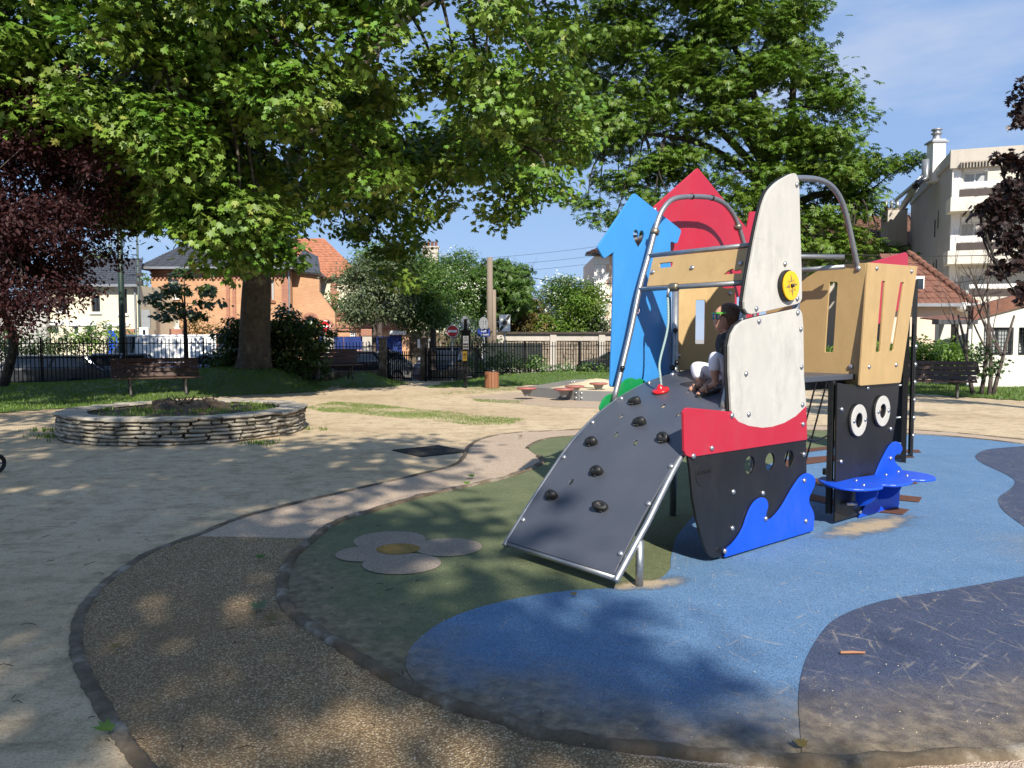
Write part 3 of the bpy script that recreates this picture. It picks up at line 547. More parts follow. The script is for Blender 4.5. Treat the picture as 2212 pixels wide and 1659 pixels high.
# ramp
RP = [(3.455, .085), (3.56, .20), (3.68, .33), (3.88, .535), (4.1, .745), (4.34, .915), (4.58, 1.04), (4.8, 1.122), (5.0, 1.18), (5.25, 1.228), (5.52, 1.262)]
RS = cr(RP, 6, False); RL = [0.0]
for i in range(1, len(RS)): RL.append(RL[-1]+math.hypot(RS[i][0]-RS[i-1][0], RS[i][1]-RS[i-1][1]))
def rh(s):
    for i in range(len(RS)-1):
        if RS[i][0] <= s <= RS[i+1][0]:
            k = (s-RS[i][0])/(RS[i+1][0]-RS[i][0]); return RS[i][1]*(1-k)+RS[i+1][1]*k
    return RS[0][1] if s < RS[0][0] else RS[-1][1]
def rl(L):
    for i in range(len(RL)-1):
        if RL[i] <= L <= RL[i+1]:
            k = (L-RL[i])/(RL[i+1]-RL[i]); a, b = RS[i], RS[i+1]; d = Vector((b[0]-a[0], b[1]-a[1])).normalized(); return (a[0]+(b[0]-a[0])*k, a[1]+(b[1]-a[1])*k, d)
    i = 0 if L < 0 else len(RS)-2; d = Vector((RS[i+1][0]-RS[i][0], RS[i+1][1]-RS[i][1])).normalized(); q = RS[0] if L < 0 else RS[-1]; e = L if L < 0 else L-RL[-1]; return (q[0]+d.x*e, q[1]+d.y*e, d)
def slen(s): return float(np.interp(s, [q[0] for q in RS], RL))
def ramp_hit(x, y):
    lo, hi = -4.4, -2.9
    for _ in range(40):
        m = (lo+hi)/2; s, h = pt(x, y, m)
        if h > rh(s): hi = m      # still above the deck: farther along the ray
        else: lo = m
    s, h = pt(x, y, m); return s, m
def nrm_at(s):
    _, _, d = rl(slen(s)); return (US*-d.y + UP*d.x).normalized(), (US*d.x+UP*d.y).normalized()
holes = []
for (x, y, a, b, rot) in ((1158, 375, .034, .018, .5), (885, 440, .03, .016, .3), (855, 558, .034, .016, .5), (980, 612, .034, .018, .5), (1255, 432, .04, .015, .1), (565, 865, .03, .02, .0)):
    s, t = ramp_hit(*Z7(x, y)); L = slen(s); holes.append([(L+a*math.sin(k)*math.cos(rot)+b*math.cos(k)*math.sin(rot), t+b*math.cos(k)*math.cos(rot)-a*math.sin(k)*math.sin(rot)) for k in [2*math.pi*i/12 for i in range(12)]])
me = curvemesh('ramp_deck', [(.03, TL+.02), (RL[-1], TL+.02), (RL[-1], T0-.055), (.45, T0-.045), (.03, T0-.025)], holes, .016, .002)
bm = bmesh.new(); bm.from_mesh(me)
for i in range(1, 44):
    bmesh.ops.bisect_plane(bm, geom=bm.verts[:]+bm.edges[:]+bm.faces[:], plane_co=(RL[-1]*i/44, 0, 0), plane_no=(1, 0, 0))
for v in bm.verts:
    s, h, d = rl(v.co.x); P = W(s, v.co.y, h) + (US*-d.y+UP*d.x)*(v.co.z+.012); v.co = P-ORG[PS.name]
bm.normal_update(); bm.to_mesh(me); bm.free(); me.materials.clear(); me.materials.append(M['ramp']); deck = link('ramp_deck', me, PS)
for t in (TL, T0-.005):
    o = MB().tube([W(s, t-(.048*min(1, max(0, (s-3.75)/.4)) if t != TL else 0), h-.005) for s, h in RS], .0215, 12).build('ramp_rail', 'galv', PS, smooth=True)
    for s in (3.6, 4.0, 4.3, 4.62, 4.95, 5.25) if t == TL else (3.57, 3.83, 4.05):
        n, _ = nrm_at(s); tt = t+(.05 if t == TL else -.05); bolt(W(s, tt, rh(s))+n*.02, n, deck, 1.05)
MB().cyl(W(3.475, TL, .095), W(3.475, T0, .095), .02, 12).build('cross_bar', 'galv', PS, smooth=True); MB().bar(W(3.53, TL+.02, .165), W(3.53, T0-.02, .165), .03, .035).build('cross_bar', 'dark_steel', PS, bevel=.004)
MB().cyl(W(3.665, T0+.005, -.02), W(3.665, T0+.005, .30), .0245, 14).build('post', 'galv', PS, smooth=True); MB().cyl(W(3.9, TL, -.02), W(3.9, TL, .53), .0245, 14).build('post', 'galv', PS, smooth=True)
# climbing holds
def hold(x, y, kind, rz):
    s, t = ramp_hit(*Z7(x, y)); n, d = nrm_at(s); P = W(s, t, rh(s))+n*.02; b = MB(); vs = []; fs = []; k = 16
    prof = [(1, 0), (1.06, .012), (1.05, .03), (.95, .042), (.5, .046), (.3, .043), (.22, .03)]
    for rr, z in prof:
        for i in range(k):
            a = 2*math.pi*i/k; ex = .047*(1+.35*max(0, math.cos(a-rz))**3) if kind else .046; q = d*math.cos(a)*ex*.72*rr+VT*math.sin(a)*ex*rr; vs.append(P+q+n*(z*(1+.25*math.cos(a-rz))))
    for j in range(len(prof)-1):
        for i in range(k): fs.append((j*k+i, j*k+(i+1) % k, (j+1)*k+(i+1) % k, (j+1)*k+i))
    fs.append(tuple((len(prof)-1)*k+i for i in range(k))); b.add(vs, fs); o = b.build('climbing_hold', 'hold', PS, smooth=True)
    q = MB()
    for i in range(4): q.ball(P+n*.014+VT*(-.018+.012*i)-d*.035, .004, 6, 4)
    q.build('hold_stud', 'core_black', o)
for x, y, k, rz in ((970, 358, 1, 1.4), (1005, 490, 1, 1.4), (1165, 597, 0, 0), (695, 615, 1, 1.4), (732, 803, 1, 1.4), (440, 958, 1, 1.4), (772, 1033, 1, -2.0)): hold(x, y, k, rz)
# arches
AR = cr([(4.60, 1.05), (4.79, 1.59), (4.897, 1.949), (5.008, 2.229), (5.11, 2.50), (5.19, 2.63), (5.31, 2.72), (5.5, 2.765), (5.8, 2.795), (6.02, 2.775), (6.19, 2.685), (6.31, 2.53), (6.43, 2.30), (6.52, 2.12), (6.56, 1.95), (6.565, 1.7), (6.565, 1.0), (6.565, -.02)], 5, False)
for t in (TL-.02, T0-.06):
    MB().tube([W(s, t, h) for s, h in AR], .022, 12).build('arch_tube', 'galv', PS, smooth=True)
    for (s, h) in ((5.085, 2.43), (6.275, 2.56)): MB().lathe((0, 0, 0), [(.0, .026), (.032, .026), (.037, .012), (.037, -.012), (.032, -.026), (0, -.026)], 16); 
def ring(P, ax, r, w, mat='bronze', name='clamp'):
    ax = Vector(ax).normalized(); MB().tube([P-ax*w, P-ax*w*.7, P+ax*w*.7, P+ax*w], [r*.8, r, r, r*.8], 14).build(name, mat, PS, smooth=True)
for t in (TL-.02,):
    ring(W(5.083, t, 2.43), US*.37+UP*.93, .038, .024); ring(W(6.268, t, 2.58), US*-.5+UP*.86, .038, .024)
for s, h, d in ((5.57, 2.775, US), (5.86, 2.797, US)): ring(W(s, TL-.02, h), d, .026, .014, 'black_plastic', 'tube_cap')
for x, y, t in ((435, 1590, TL+.01),):
    s, h = pt(*Z5(x, y), t); MB().ball(W(s, t, h), .021, 12, 8).build('ball_cap', 'black_plastic', PS, smooth=True)
# cross rails with gold banner
for s, h in ((5.008, 2.229), (4.897, 1.949)): MB().cyl(W(s, TL-.02, h), W(s, T0-.06, h), .019, 12).build('cross_rail', 'dark_steel' if False else 'galv', PS, smooth=True)
yb = (US*.111+UP*.28).normalized(); Lb = .25
ban = panel('banner_board', rnd([(.06, .0), (1.0, .0), (1.0, Lb), (.045, Lb)], .008), [rnd([(.135, .15), (.265, .15), (.265, .2), (.12, .2)], .02), rnd([(.76, .05), (.93, .05), (.91, .09), (.86, .08), (.84, .10), (.80, .085)], .014)], .016, W(4.905, TL, 1.97)-VT*.0+US*-.0, VT, yb, 'gold_board', PS)
bn = VT.cross(yb).normalized()
if bn.dot(US) > 0: bn = -bn
for a, b_ in ((.085, .12), (.47, .13), (.9, .13)): bolt(W(4.905, TL, 1.97)+VT*a+yb*b_+bn*.01, bn, ban)
# rope
s0 = 4.897; tR, hR = ps(*Z2B(1045, 1500), s0)
ring(W(s0-.005, tR, 1.949), VT, .034, .04); MB().cyl(W(s0-.03, tR-.03, 1.945), W(s0-.035, tR-.035, 1.87), .012, 10).build('rope_ferrule', 'bolt', PS, smooth=True)
se, te = ramp_hit(1429, 852); Pe = W(se, te, rh(se))+UP*.03; P0 = W(s0-.035, tR-.035, 1.88)
dv = ap(*Z5(795, 1250), 5.9)
rp_ = cr([P0, P0.lerp(Pe, .3)+Vector((.015, 0, -.02)), P0.lerp(Pe, .65)+Vector((-.03, 0, -.03)), Pe+UP*.12+Vector((-.012, 0, 0)), Pe+UP*.02], 8, False)
MB().tube(rp_, .009, 10).build('rope', 'rope', PS, smooth=True)
n_, d_ = nrm_at(se); ro = MB().lathe((0, 0, 0), [(0, .05), (.013, .05), (.024, .035), (.03, .016), (.062, .014), (.068, .004), (.062, -.008), (0, -.008)], 20).mesh('rope_knob', 'red_plastic', smooth=True); o = link('rope_knob', ro, PS); o.location = W(se, te, rh(se))+n_*.03-ORG[PS.name]; o.rotation_euler = n_.to_track_quat('Z', 'Y').to_euler()
# blue house front
TB = -4.34
bh_o = rnd(mp(Z5, [(520, 243), (240, 660), (288, 745), (365, 690), (365, 900), (352, 1380), (342, 1640), (338, 1730), (800, 1730), (806, 1400), (797, 611), (850, 630), (882, 530)], TB), .025)
def heart(cx, cy, w, h):
    P = []
    for i in range(26):
        a = 2*math.pi*i/26; x = 16*math.sin(a)**3/16; y = (13*math.cos(a)-5*math.cos(2*a)-2*math.cos(3*a)-math.cos(4*a))/16; P.append((cx+x*w, cy+y*h))
    return P
hs, hh = pt(*Z5(555, 590), TB); h2s, h2h = pt(*Z5(556, 1150), TB)
tpanel('blue_house_board', bh_o, [heart(hs, hh, .075, .095), heart(h2s, h2h, .033, .042)], TB, 'sky_board', .02)
MB().cyl(*[W(*(lambda q: (q[0], TB-.35, q[1]))(pt(*Z5(x, y), TB-.35))) for x, y in ((380, 650), (720, 540))], .02, 10).build('cross_rail', 'galv', PS, smooth=True)
# green shrub boards at the foot
for pts in ([(755, 390), (760, 340), (790, 300), (830, 285), (850, 310), (850, 400)], [(870, 330), (870, 260), (905, 200), (950, 182), (985, 192), (1010, 185), (1040, 205), (1060, 240), (1000, 330)]):
    tpanel('green_board', cr(mp(Z7, pts, TL-.06), 4), [], TL-.07, 'green_board', .016)
# red house front
TR = -4.46
rr = mp(Z5, [(672, 352), (1010, 52), (1392, 520), (1415, 388), (1490, 386)], TR); rr_o = rnd(rr+[(7.0, 2.2), (7.0, .95), (6.12, .95), (6.12, 2.0), (5.36, 2.0)], .02)
win = [rnd([pt(*Z5(x, y), TR) for x, y in q], .008) for q in ([(1308, 1040), (1340, 1035), (1340, 1110), (1308, 1115)], [(1130, 945), (1185, 950), (1185, 970), (1130, 970)])]
rdh = tpanel('red_house_board', rr_o, win, TR, 'red_board', .02); tb(rdh, Z5, [(688, 368), (1240, 352), (1278, 1005)], TR+.012)
# deck posts, platform, inner gold board
for s, t, h in ((5.385, -4.235, 1.97), (5.52, T0-.05, 1.9), (6.42, -4.25, 1.95)): MB().cyl(W(s, t, -.02), W(s, t, h), .03, 14).build('post', 'galv', PS, smooth=True)
MB().cyl(W(4.568, T0-.05, -.02), W(4.568, T0-.05, 1.0), .026, 14).build('post', 'galv', PS, smooth=True); MB().cyl(W(6.842, T0-.045, -.02), W(6.842, T0-.045, .9), .026, 14).build('post', 'galv', PS, smooth=True)
for x, y in ((843, 1297), (853, 1547)):
    tt, hq = ps(*Z5(x, y), 5.36); MB().ball(W(5.36, tt, hq), .022, 12, 8).build('ball_cap', 'black_plastic', PS, smooth=True)
tt, hq = ps(*Z5(820, 1585), 5.34); MB().ball(W(5.34, tt, hq), .025, 12, 8).build('ball_cap', 'black_plastic', PS, smooth=True)
MB().box((0, 0, 0), (1.05, 1.06, .04), Matrix((US, VT, UP)).transposed()); pb = MB().box(W(6.04, -3.70, 1.225), (1.06, 1.02, .045), Matrix((US, VT, UP)).transposed()); pb.build('platform', 'ramp', PS, bevel=.006)
for t in (-4.1, -3.3): MB().bar(W(5.5, t, 1.165), W(6.55, t, 1.165), .05, .07).build('platform_beam', 'dark_steel', PS)
ga = US*math.cos(R(36))+VT*math.sin(R(36)); g0 = W(5.43, -4.27, 0)
gpan = rnd([(.0, 1.275), (.52, 1.275), (.52, 1.985), (.44, 1.98), (.33, 2.02), (.0, 2.03)], .012)
gi = panel('inner_gold_board', gpan, [rnd([(.175, 1.50), (.265, 1.50), (.265, 1.885), (.175, 1.885)], .015)], .018, g0, ga, UP, 'gold_board', PS); gn = ga.cross(UP)
if gn.y > 0: gn = -gn
for a, b_ in ((.48, 1.94), (.03, 1.40)): bolt(g0+ga*a+UP*b_+gn*.01, gn, gi)
# gold lookout: side wall across the deck and slotted front
SG = 6.5; TG = -3.115
def mg(pts): return [ps(*Z4B(x, y), SG) for x, y in pts]
side = rnd([(-4.05, 1.20)]+[(-4.05, 1.80)]+mg([(450, 447), (660, 325)])+[(TG-.012, ps(*Z4B(1108, 292), SG)[1]), (TG-.012, ps(*Z4B(1017, 1655), SG)[1])]+mg([(395, 1588)]), .01)
gs = panel('gold_side_board', side, [rnd(mg([(690, 497), (787, 500), (735, 1292), (637, 1292)]), .018)], .018, W(SG, 0, 0), VT, UP, 'gold_board', PS)
for x, y in ((1008, 352), (928, 1450)):
    tt, hq = ps(*Z4B(x, y), SG-.012); bolt(W(SG-.01, tt, hq), -US, gs, 1.25)
front = rnd(mp(Z4B, [(1112, 290), (1662, 331), (1472, 1625), (1018, 1659)], TG), .01)
front[:5] = [(SG-.01, front[0][1])]*0 + front[:5]
gf = tpanel('gold_front_board', front, [rnd(mp(Z4B, q, TG), .018) for q in ([(1258, 487), (1302, 489), (1247, 1292), (1192, 1295)], [(1468, 500), (1515, 503), (1397, 1278), (1343, 1280)])], TG, 'gold_board', .02)
tb(gf, Z4B, [(1215, 350), (1603, 383), (1130, 1450), (1431, 1430)], TG+.011)
# eye board, eyes, second wave
TE = T0
eb = mp(Z1B, [(440, 118), (655, 150)], TE)+mp(Z1B, [(1068, 112), (1058, 300), (1035, 500), (1002, 690), (970, 850), (955, 1000), (960, 1380), (415, 1535)], TE)
eye = [pt(*Z1B(630, 495), TE), pt(*Z1B(875, 400), TE)]
eo = tpanel('eye_board', eb, [circ(s, h, .062, n=24) for s, h in eye], TE-.01, 'black_board', .02); tb(eo, Z1B, [(745, 165), (478, 385), (472, 920), (980, 585)], TE+.001)
for s, h in eye:
    tpanel('eye_ring', circ(s-.008, h, .136, n=32), [circ(s-.008, h, .07, n=24)], TE+.008, 'core_black', .014, eo); e = tpanel('eye_ring', circ(s, h, .131, n=32), [circ(s, h, .067, n=24)], TE+.022, 'white_board', .012, eo)
    for dx in (-.097, .097): bolt(W(s+dx, TE+.028, h), VT, eo, .95)
MB().bar(W(6.12, TE-.06, .1), W(6.12, TE-.06, 1.2), .04, .045, US).build('post', 'dark_steel', PS)
w3 = cr(mp(Z1B, [(810, 1062), (850, 960), (900, 860), (950, 770), (1000, 722), (1050, 728), (1082, 780), (1065, 825), (1015, 850), (1000, 895), (1025, 945), (1072, 985)], TE), 4, False)
w3o = mp(Z1B, [(648, 1487), (700, 1380), (760, 1240)], TE)+w3+mp(Z1B, [(1085, 1030), (1060, 1150), (1048, 1372)], TE)
wq = tpanel('wave_board', w3o, [], TE+.010, 'wave_board', .016); tb(wq, Z1B, [(980, 886), (667, 1435)], TE+.019)
hseat = pt(*Z1B(520, 1112), TE)[1]
seat_px = [(247, 1105), (262, 1085), (310, 1076), (425, 1105), (810, 1062), (1060, 1012), (1150, 1018), (1280, 1035), (1390, 1058), (1435, 1085), (1420, 1100), (1330, 1109), (1190, 1104), (1203, 1122), (1150, 1145), (1030, 1160), (890, 1155), (892, 1180), (840, 1192), (700, 1203), (560, 1198), (420, 1178), (310, 1145)]
Q = [gp(*Z1B(x, y), hseat) for x, y in seat_px]; seat = cr([(q.x, q.y) for q in Q], 3)
sg = panel('cloud_seat', seat, [], .022, (0, 0, hseat-.008), (1, 0, 0), (0, 1, 0), 'wave_board', PS, .008)
for x, y in ((628, 1115), (935, 1055), (1060, 1023), (1150, 1065), (705, 1162)):
    q = gp(*Z1B(x, y), hseat+.004); bolt(q, UP, sg, .7)
for s in (6.42, 6.86):
    br = [(0, hseat-.02), (.20, hseat-.02)]+[(.20*math.cos(a), hseat-.04-.19*math.sin(a)) for a in [R(10+80*i/8) for i in range(9)]]+[(0, hseat-.25)]
    k = panel('seat_bracket', [(TE+.02+p_[0]*.95, p_[1]) for p_ in br], [], .018, W(s, 0, 0), VT, UP, 'wave_board', PS)
    bolt(W(s-.01, TE+.1, hseat-.08), -US, k, 1.1)
s, h = pt(*Z1B(505, 1348), TE); MB().tube([W(s-.01, TE+.02, h), W(s+.02, TE+.045, h), W(s+.10, TE+.05, h-.008), W(s+.11, TE+.03, h-.008)], .017, 10).build('seat_clip', 'bolt', PS, smooth=True)
# net and cables between hull and eye board
for (h0, h1, r) in ((.78, .76, .008), (.42, .36, .008)): MB().tube(cr([W(5.62, T0-.03, h0), W(5.87, T0-.06, h0-.05), W(6.12, TE-.06, h1)], 5, False), r, 8).build('net_cable', 'core_black', PS, smooth=True)
for i in range(3): MB().tube([W(5.68+.17*i, T0-.05, 1.2), W(5.70+.16*i, T0-.35, .02)], .007, 6).build('net_cable', 'core_black', PS)
MB().cyl(W(6.12, TE-.09, .42), W(6.12, TE-.09, .47), .03, 10).build('ball_cap', 'black_plastic', PS)
panel('yellow_board', [(5.58, 1.02), (5.9, 1.02), (5.75, .92), (5.62, .88)], [], .016, W(0, -3.9, 0), US, UP, 'yellow_disc', PS)
for (x, y) in ((370, 375), (368, 905)):
    s, h = pt(*Z1B(x, y), TE-.07); MB().ball(W(s, TE-.07, h), .026, 10, 7).build('ball_cap', 'black_plastic', PS, smooth=True)
# far ladder tower of the same ship
PT2 = gp(1953, 1001); PA = PT2; dirv = Vector((PT2.x, PT2.y, 0)).normalized(); nr = Vector((dirv.y, -dirv.x, 0))
for k, (dd, off, h) in enumerate(((0, -.01, 2.3), (.55, .07, 2.3))): MB().bar(PA+dirv*dd+nr*off+UP*-.02, PA+dirv*dd+nr*off+UP*h, .06, .06, dirv).build('post', 'black_plastic' if k == 0 else 'dark_steel', PS)
panel('ladder_side_board', rnd([(-.05, .1), (.62, .1), (.62, 1.75), (-.05, 1.75)], .03), [], .02, PA+nr*.075, dirv, UP, 'black_board', PS)
for i in range(6): bolt(PA+dirv*.02+nr*.087+UP*(.35+.22*i), nr, PS, 1.6)
panel('ladder_end_board', rnd([(-.2, .22), (-.035, .22), (-.035, 1.1), (-.2, 1.1)], .01), [], .018, PA+dirv*.35, nr, UP, 'black_board', PS)
for z in (.55, .95): MB().cyl(PA+dirv*.0-nr*.20+UP*z, PA+nr*.0+UP*(z+.03), .014, 8).build('ladder_rung', 'galv', PS, smooth=True)
TP = PT2.dot(VT)
pk = mp(Z4B, [(1060, 310), (1535, 172), (1556, 195), (1556, 420), (1480, 800), (1300, 900), (1225, 980), (1240, 500)], TP)
tpanel('pink_roof_board', rnd(pk, .03), [], TP, 'red_board', .02)
MB().tube([W(6.35, T0-.1, 2.23), W(5.6, -4.15, 2.27)], .02, 10).build('cross_rail', 'galv', PS, smooth=True)
MB().tube([W(6.36, T0-.1, 2.15), W(6.36, -4.2, 2.15)], .02, 10).build('cross_rail', 'galv', PS, smooth=True)

# ---------------------------------------------------------------- vegetation tools
def np_mesh(name, V, loops, sizes, mat, smooth=False):
    me = bpy.data.meshes.new(name); V = np.asarray(V, np.float32).reshape(-1, 3); me.vertices.add(len(V)); me.vertices.foreach_set('co', V.ravel())
    loops = np.asarray(loops, np.int32).ravel(); sizes = np.asarray(sizes, np.int32); me.loops.add(len(loops)); me.loops.foreach_set('vertex_index', loops)
    me.polygons.add(len(sizes)); st = np.zeros(len(sizes), np.int32); st[1:] = np.cumsum(sizes)[:-1]; me.polygons.foreach_set('loop_start', st); me.polygons.foreach_set('loop_total', sizes)
    me.materials.append(M[mat] if isinstance(mat, str) else mat); me.update(calc_edges=True); me.validate(); return me
def unit(a): return a/np.maximum(np.linalg.norm(a, axis=-1, keepdims=True), 1e-6)
# leaf shapes: (x across, y along, z fold); faces share the midrib
def half(pts): return pts
PLANE = (np.array([(0, 0, 0), (0, 1.0, -.10), (.16, .62, .04), (.42, .80, .02), (.36, .46, .05), (.66, .42, 0), (.40, .20, .04), (.30, -.06, .0), (-.16, .62, .04), (-.42, .80, .02), (-.36, .46, .05), (-.66, .42, 0), (-.40, .20, .04), (-.30, -.06, 0)], np.float32), [(0, 7, 6, 5, 4, 3, 2, 1), (0, 1, 8, 9, 10, 11, 12, 13)])
OVATE = (np.array([(0, 0, 0), (.27, .4, .06), (0, 1, -.08), (-.27, .4, .06)], np.float32), [(0, 1, 2), (0, 2, 3)])
def palm():
    V = []; F = []
    for i, a in enumerate((-1.9, -1.2, -.6, 0, .6, 1.2, 1.9)):
        L = 1 - .25*abs(a)/1.9; c, s = math.cos(a), math.sin(a); k = len(V)
        for x, y, z in ((0, 0, 0), (.15, .62, -.06), (0, 1, -.30), (-.15, .62, -.06)): V.append(((x*c+y*s)*L, (y*c-x*s)*L, z*L))
        F += [(k, k+1, k+2, k+3)]
    return np.array(V, np.float32), F
PALM = palm()
def leaves(name, pos, nrm, tip, size, tmpl, mat, parent, org=None):
    TV, TF = tmpl; n = len(pos); N = unit(nrm); T = unit(tip - N*np.sum(tip*N, 1, keepdims=True)); B = np.cross(T, N)
    V = pos[:, None, :] + size[:, None, None]*(TV[None, :, 0:1]*B[:, None, :] + TV[None, :, 1:2]*T[:, None, :] + TV[None, :, 2:3]*N[:, None, :])
    fl = np.concatenate([np.array(f) for f in TF]); loops = (np.arange(n)[:, None]*len(TV)+fl[None, :]).ravel(); sizes = np.tile([len(f) for f in TF], n)
    off = np.array(ORG[parent.name] if parent is not None else (org or (0, 0, 0))); me = np_mesh(name, V.reshape(-1, 3)-off, loops, sizes, mat); return link(name, me, parent, org if parent is None else None)
def lobe_leaves(lobes, dens, size, rng, cl=.28, flat=.75, updir=.75, droop=.6, inner=.25, per=9):
    P = []; Nn = []; T = []; S = []
    for (c, r) in lobes:
        c = np.array(c); rv = np.array((r, r, r*flat)); n = int(dens*r*r*4); m = max(4, n//per)
        d = unit(rng.normal(size=(m, 3))); rad = 1-np.abs(rng.normal(size=(m, 1)))*inner; cc = c + d*rv*np.clip(rad, .1, 1.1)
        idx = rng.integers(0, m, n); turn = rng.normal(size=(m, 3))*.45; off = rng.normal(size=(n, 3))*np.array((cl, cl, cl*.55)); p = cc[idx]+off; dd = unit(d[idx]+rng.normal(size=(n, 3))*.25)
        nn = unit(dd*.6 + np.array((0, 0, updir*1.15)) + np.array(SUNV)*.12 + turn[idx] + rng.normal(size=(n, 3))*.36)
        tt = dd*np.array((1, 1, .2)) + np.array((0, 0, -droop)) + rng.normal(size=(n, 3))*.5
        P.append(p); Nn.append(nn); T.append(tt); S.append(size*rng.uniform(.6, 1.25, n))
    return np.concatenate(P), np.concatenate(Nn), np.concatenate(T), np.concatenate(S)
def branch_to(b, a, c, r0, r1, rg, sag=.3, n=6):
    a = Vector(a); c = Vector(c); L = (c-a).length; k = a.lerp(c, .5)+Vector(rg.normal(size=3))*L*.07+Vector((0, 0, sag*L*.25))
    pts = cr([a, k, c], 4, False); b.tube(pts, [r0+(r1-r0)*i/(len(pts)-1) for i in range(len(pts))], n)
def trunk_mesh(b, base, top, r0, r1, lean=None, n=18, flare=1.5, seed=0):
    base = Vector(base); top = Vector(top); m = 16; vs = []; fs = []; rg = random.Random(seed); ph = [rg.uniform(0, 6.28) for _ in range(6)]
    for i in range(m+1):
        k = i/m; c = base.lerp(top, k)+(Vector(lean)*math.sin(k*math.pi) if lean else Vector()); r = r0+(r1-r0)*k; r *= 1+(flare-1)*math.exp(-k*9)
        for j in range(n):
            a = 2*math.pi*j/n; q = 1+.05*math.sin(3*a+ph[0]+k*3)+.03*math.sin(5*a+ph[1]-k*5)+.03*math.sin(2*a+ph[2]+k*9)+.12*math.exp(-k*11)*math.sin(5*a+ph[3])
            vs.append(c+Vector((math.cos(a)*r*q, math.sin(a)*r*q, 0)))
    for i in range(m):
        for j in range(n): fs.append((i*n+j, i*n+(j+1) % n, (i+1)*n+(j+1) % n, (i+1)*n+j))
    b.add(vs, fs)
def limbs(b, trunk_top, lobes, r, rg, nodes=7, sub=.05):
    """main limbs from the trunk to a few lobes, every lobe joined to the nearest limb"""
    C = [Vector(c) for c, _ in lobes]; idx = list(range(len(C))); rg.shuffle(idx); main = idx[:nodes]; pts = [Vector(trunk_top)]
    for i in main:
        a = Vector(trunk_top); c = C[i]; k = a.lerp(c, .5)+Vector((0, 0, .12*(c-a).length)); p = cr([a, k, c], 5, False); b.tube(p, [r*(1-.85*j/(len(p)-1)) for j in range(len(p))], 7); pts += [Vector(q) for q in p[3:]]
    for i in idx[nodes:]:
        a = min(pts, key=lambda q: (q-C[i]).length); branch_to(b, a, C[i], sub, sub*.3, rg, .2, 5)

# ---- lawns and grass
def mound(x, y):
    return .60*math.exp(-((x+8.2)**2/14+(y-24.3)**2/6.0)) + .30*math.exp(-((x+4.8)**2/5+(y-27)**2/3.5)) + .26*math.exp(-((x-1.5)**2/20+(y-29.5)**2/6)) + .12*math.exp(-((x+14)**2/30+(y-23)**2/8))
def edist(x, y, poly):
    d = 9.0
    for i in range(len(poly)):
        ax, ay = poly[i-1]; bx, by = poly[i]; vx, vy = bx-ax, by-ay; t = max(0, min(1, ((x-ax)*vx+(y-ay)*vy)/(vx*vx+vy*vy+1e-9))); d = min(d, math.hypot(x-ax-vx*t, y-ay-vy*t))
    return d if pip(x, y, poly) else 0.0
def lawn(name, poly, step=.3, dens=70, hb=.055):
    poly = [tuple(q[:2]) for q in poly]
    def mound(x, y, m_=globals()['mound']):
        k = min(1, edist(x, y, poly)/1.5); return m_(x, y)*k*k*(3-2*k)
    xs = [p[0] for p in poly]; ys = [p[1] for p in poly]; V = {}; b = MB(); x0, y0 = min(xs), min(ys); nx = int((max(xs)-x0)/step)+2; ny = int((max(ys)-y0)/step)+2
    def vid(i, j):
        if (i, j) not in V:
            x, y = x0+i*step, y0+j*step; V[(i, j)] = len(b.v); b.v.append((x, y, .012+mound(x, y)+.012*math.sin(x*3.1)*math.sin(y*2.7)))
        return V[(i, j)]
    cells = []
    for i in range(nx):
        for j in range(ny):
            x, y = x0+(i+.5)*step+.1*math.sin(j*1.7), y0+(j+.5)*step+.1*math.sin(i*2.3)
            if pip(x, y, poly): b.f.append((vid(i, j), vid(i+1, j), vid(i+1, j+1), vid(i, j+1))); cells.append((x0+i*step, y0+j*step))
    o = b.build(name, 'lawn', smooth=True); o['kind'] = 'structure'
    g = np.random.default_rng(len(cells)); n = int(len(cells)*step*step*dens); ci = g.integers(0, len(cells), n); P = np.array(cells)[ci]+g.uniform(-.1, step+.1, (n, 2)); z = np.array([mound(x, y) for x, y in P])+.012
    grass_blades('grass', np.column_stack([P, z]), hb, g)
    return o
def grass_blades(name, P, hb, g, mat='blade', parent=None):
    n = len(P); k = 3; a = g.uniform(0, 6.28, (n, k)); ln = g.uniform(.5, 1.3, (n, k))*hb; lean = g.uniform(.2, .9, (n, k)); w = hb*.16
    base = P[:, None, :]+g.normal(size=(n, k, 3))*np.array((.03, .03, 0)); d = np.stack([np.cos(a), np.sin(a), np.zeros_like(a)], -1); e = np.stack([-np.sin(a), np.cos(a), np.zeros_like(a)], -1)
    tip = base + d*(ln*lean*.7)[..., None] + np.array((0, 0, 1))*ln[..., None]; V = np.stack([base-e*w, base+e*w, tip], 2).reshape(-1, 3); m = n*k
    me = np_mesh(name, V - (np.array(ORG[parent.name]) if parent else 0), np.arange(m*3), np.full(m, 3), mat); o = link(name, me, parent)
    o['kind'] = 'stuff'; 
    if parent is None: o['label'] = 'short green grass blades growing over the park lawn'; o['category'] = 'grass'
    return o
def gl(pts): return [gp(x, y) for x, y in pts]
L1 = gl([(-140, 903), (0, 893), (100, 886), (190, 880), (255, 872), (330, 866), (420, 860), (560, 852), (640, 850), (690, 845), (705, 838)])+[Vector((-6.2, 26.6, 0)), Vector((-10, 27.2, 0)), Vector((-30, 25.5, 0)), Vector((-30, 18, 0))]
lawn('lawn', L1, .3, 150)
L2 = gl([(745, 838), (800, 838), (850, 836), (868, 832)])+[Vector((-4.0, 28.2, 0)), Vector((-7.0, 27.4, 0))]
lawn('lawn', L2, .25, 150)
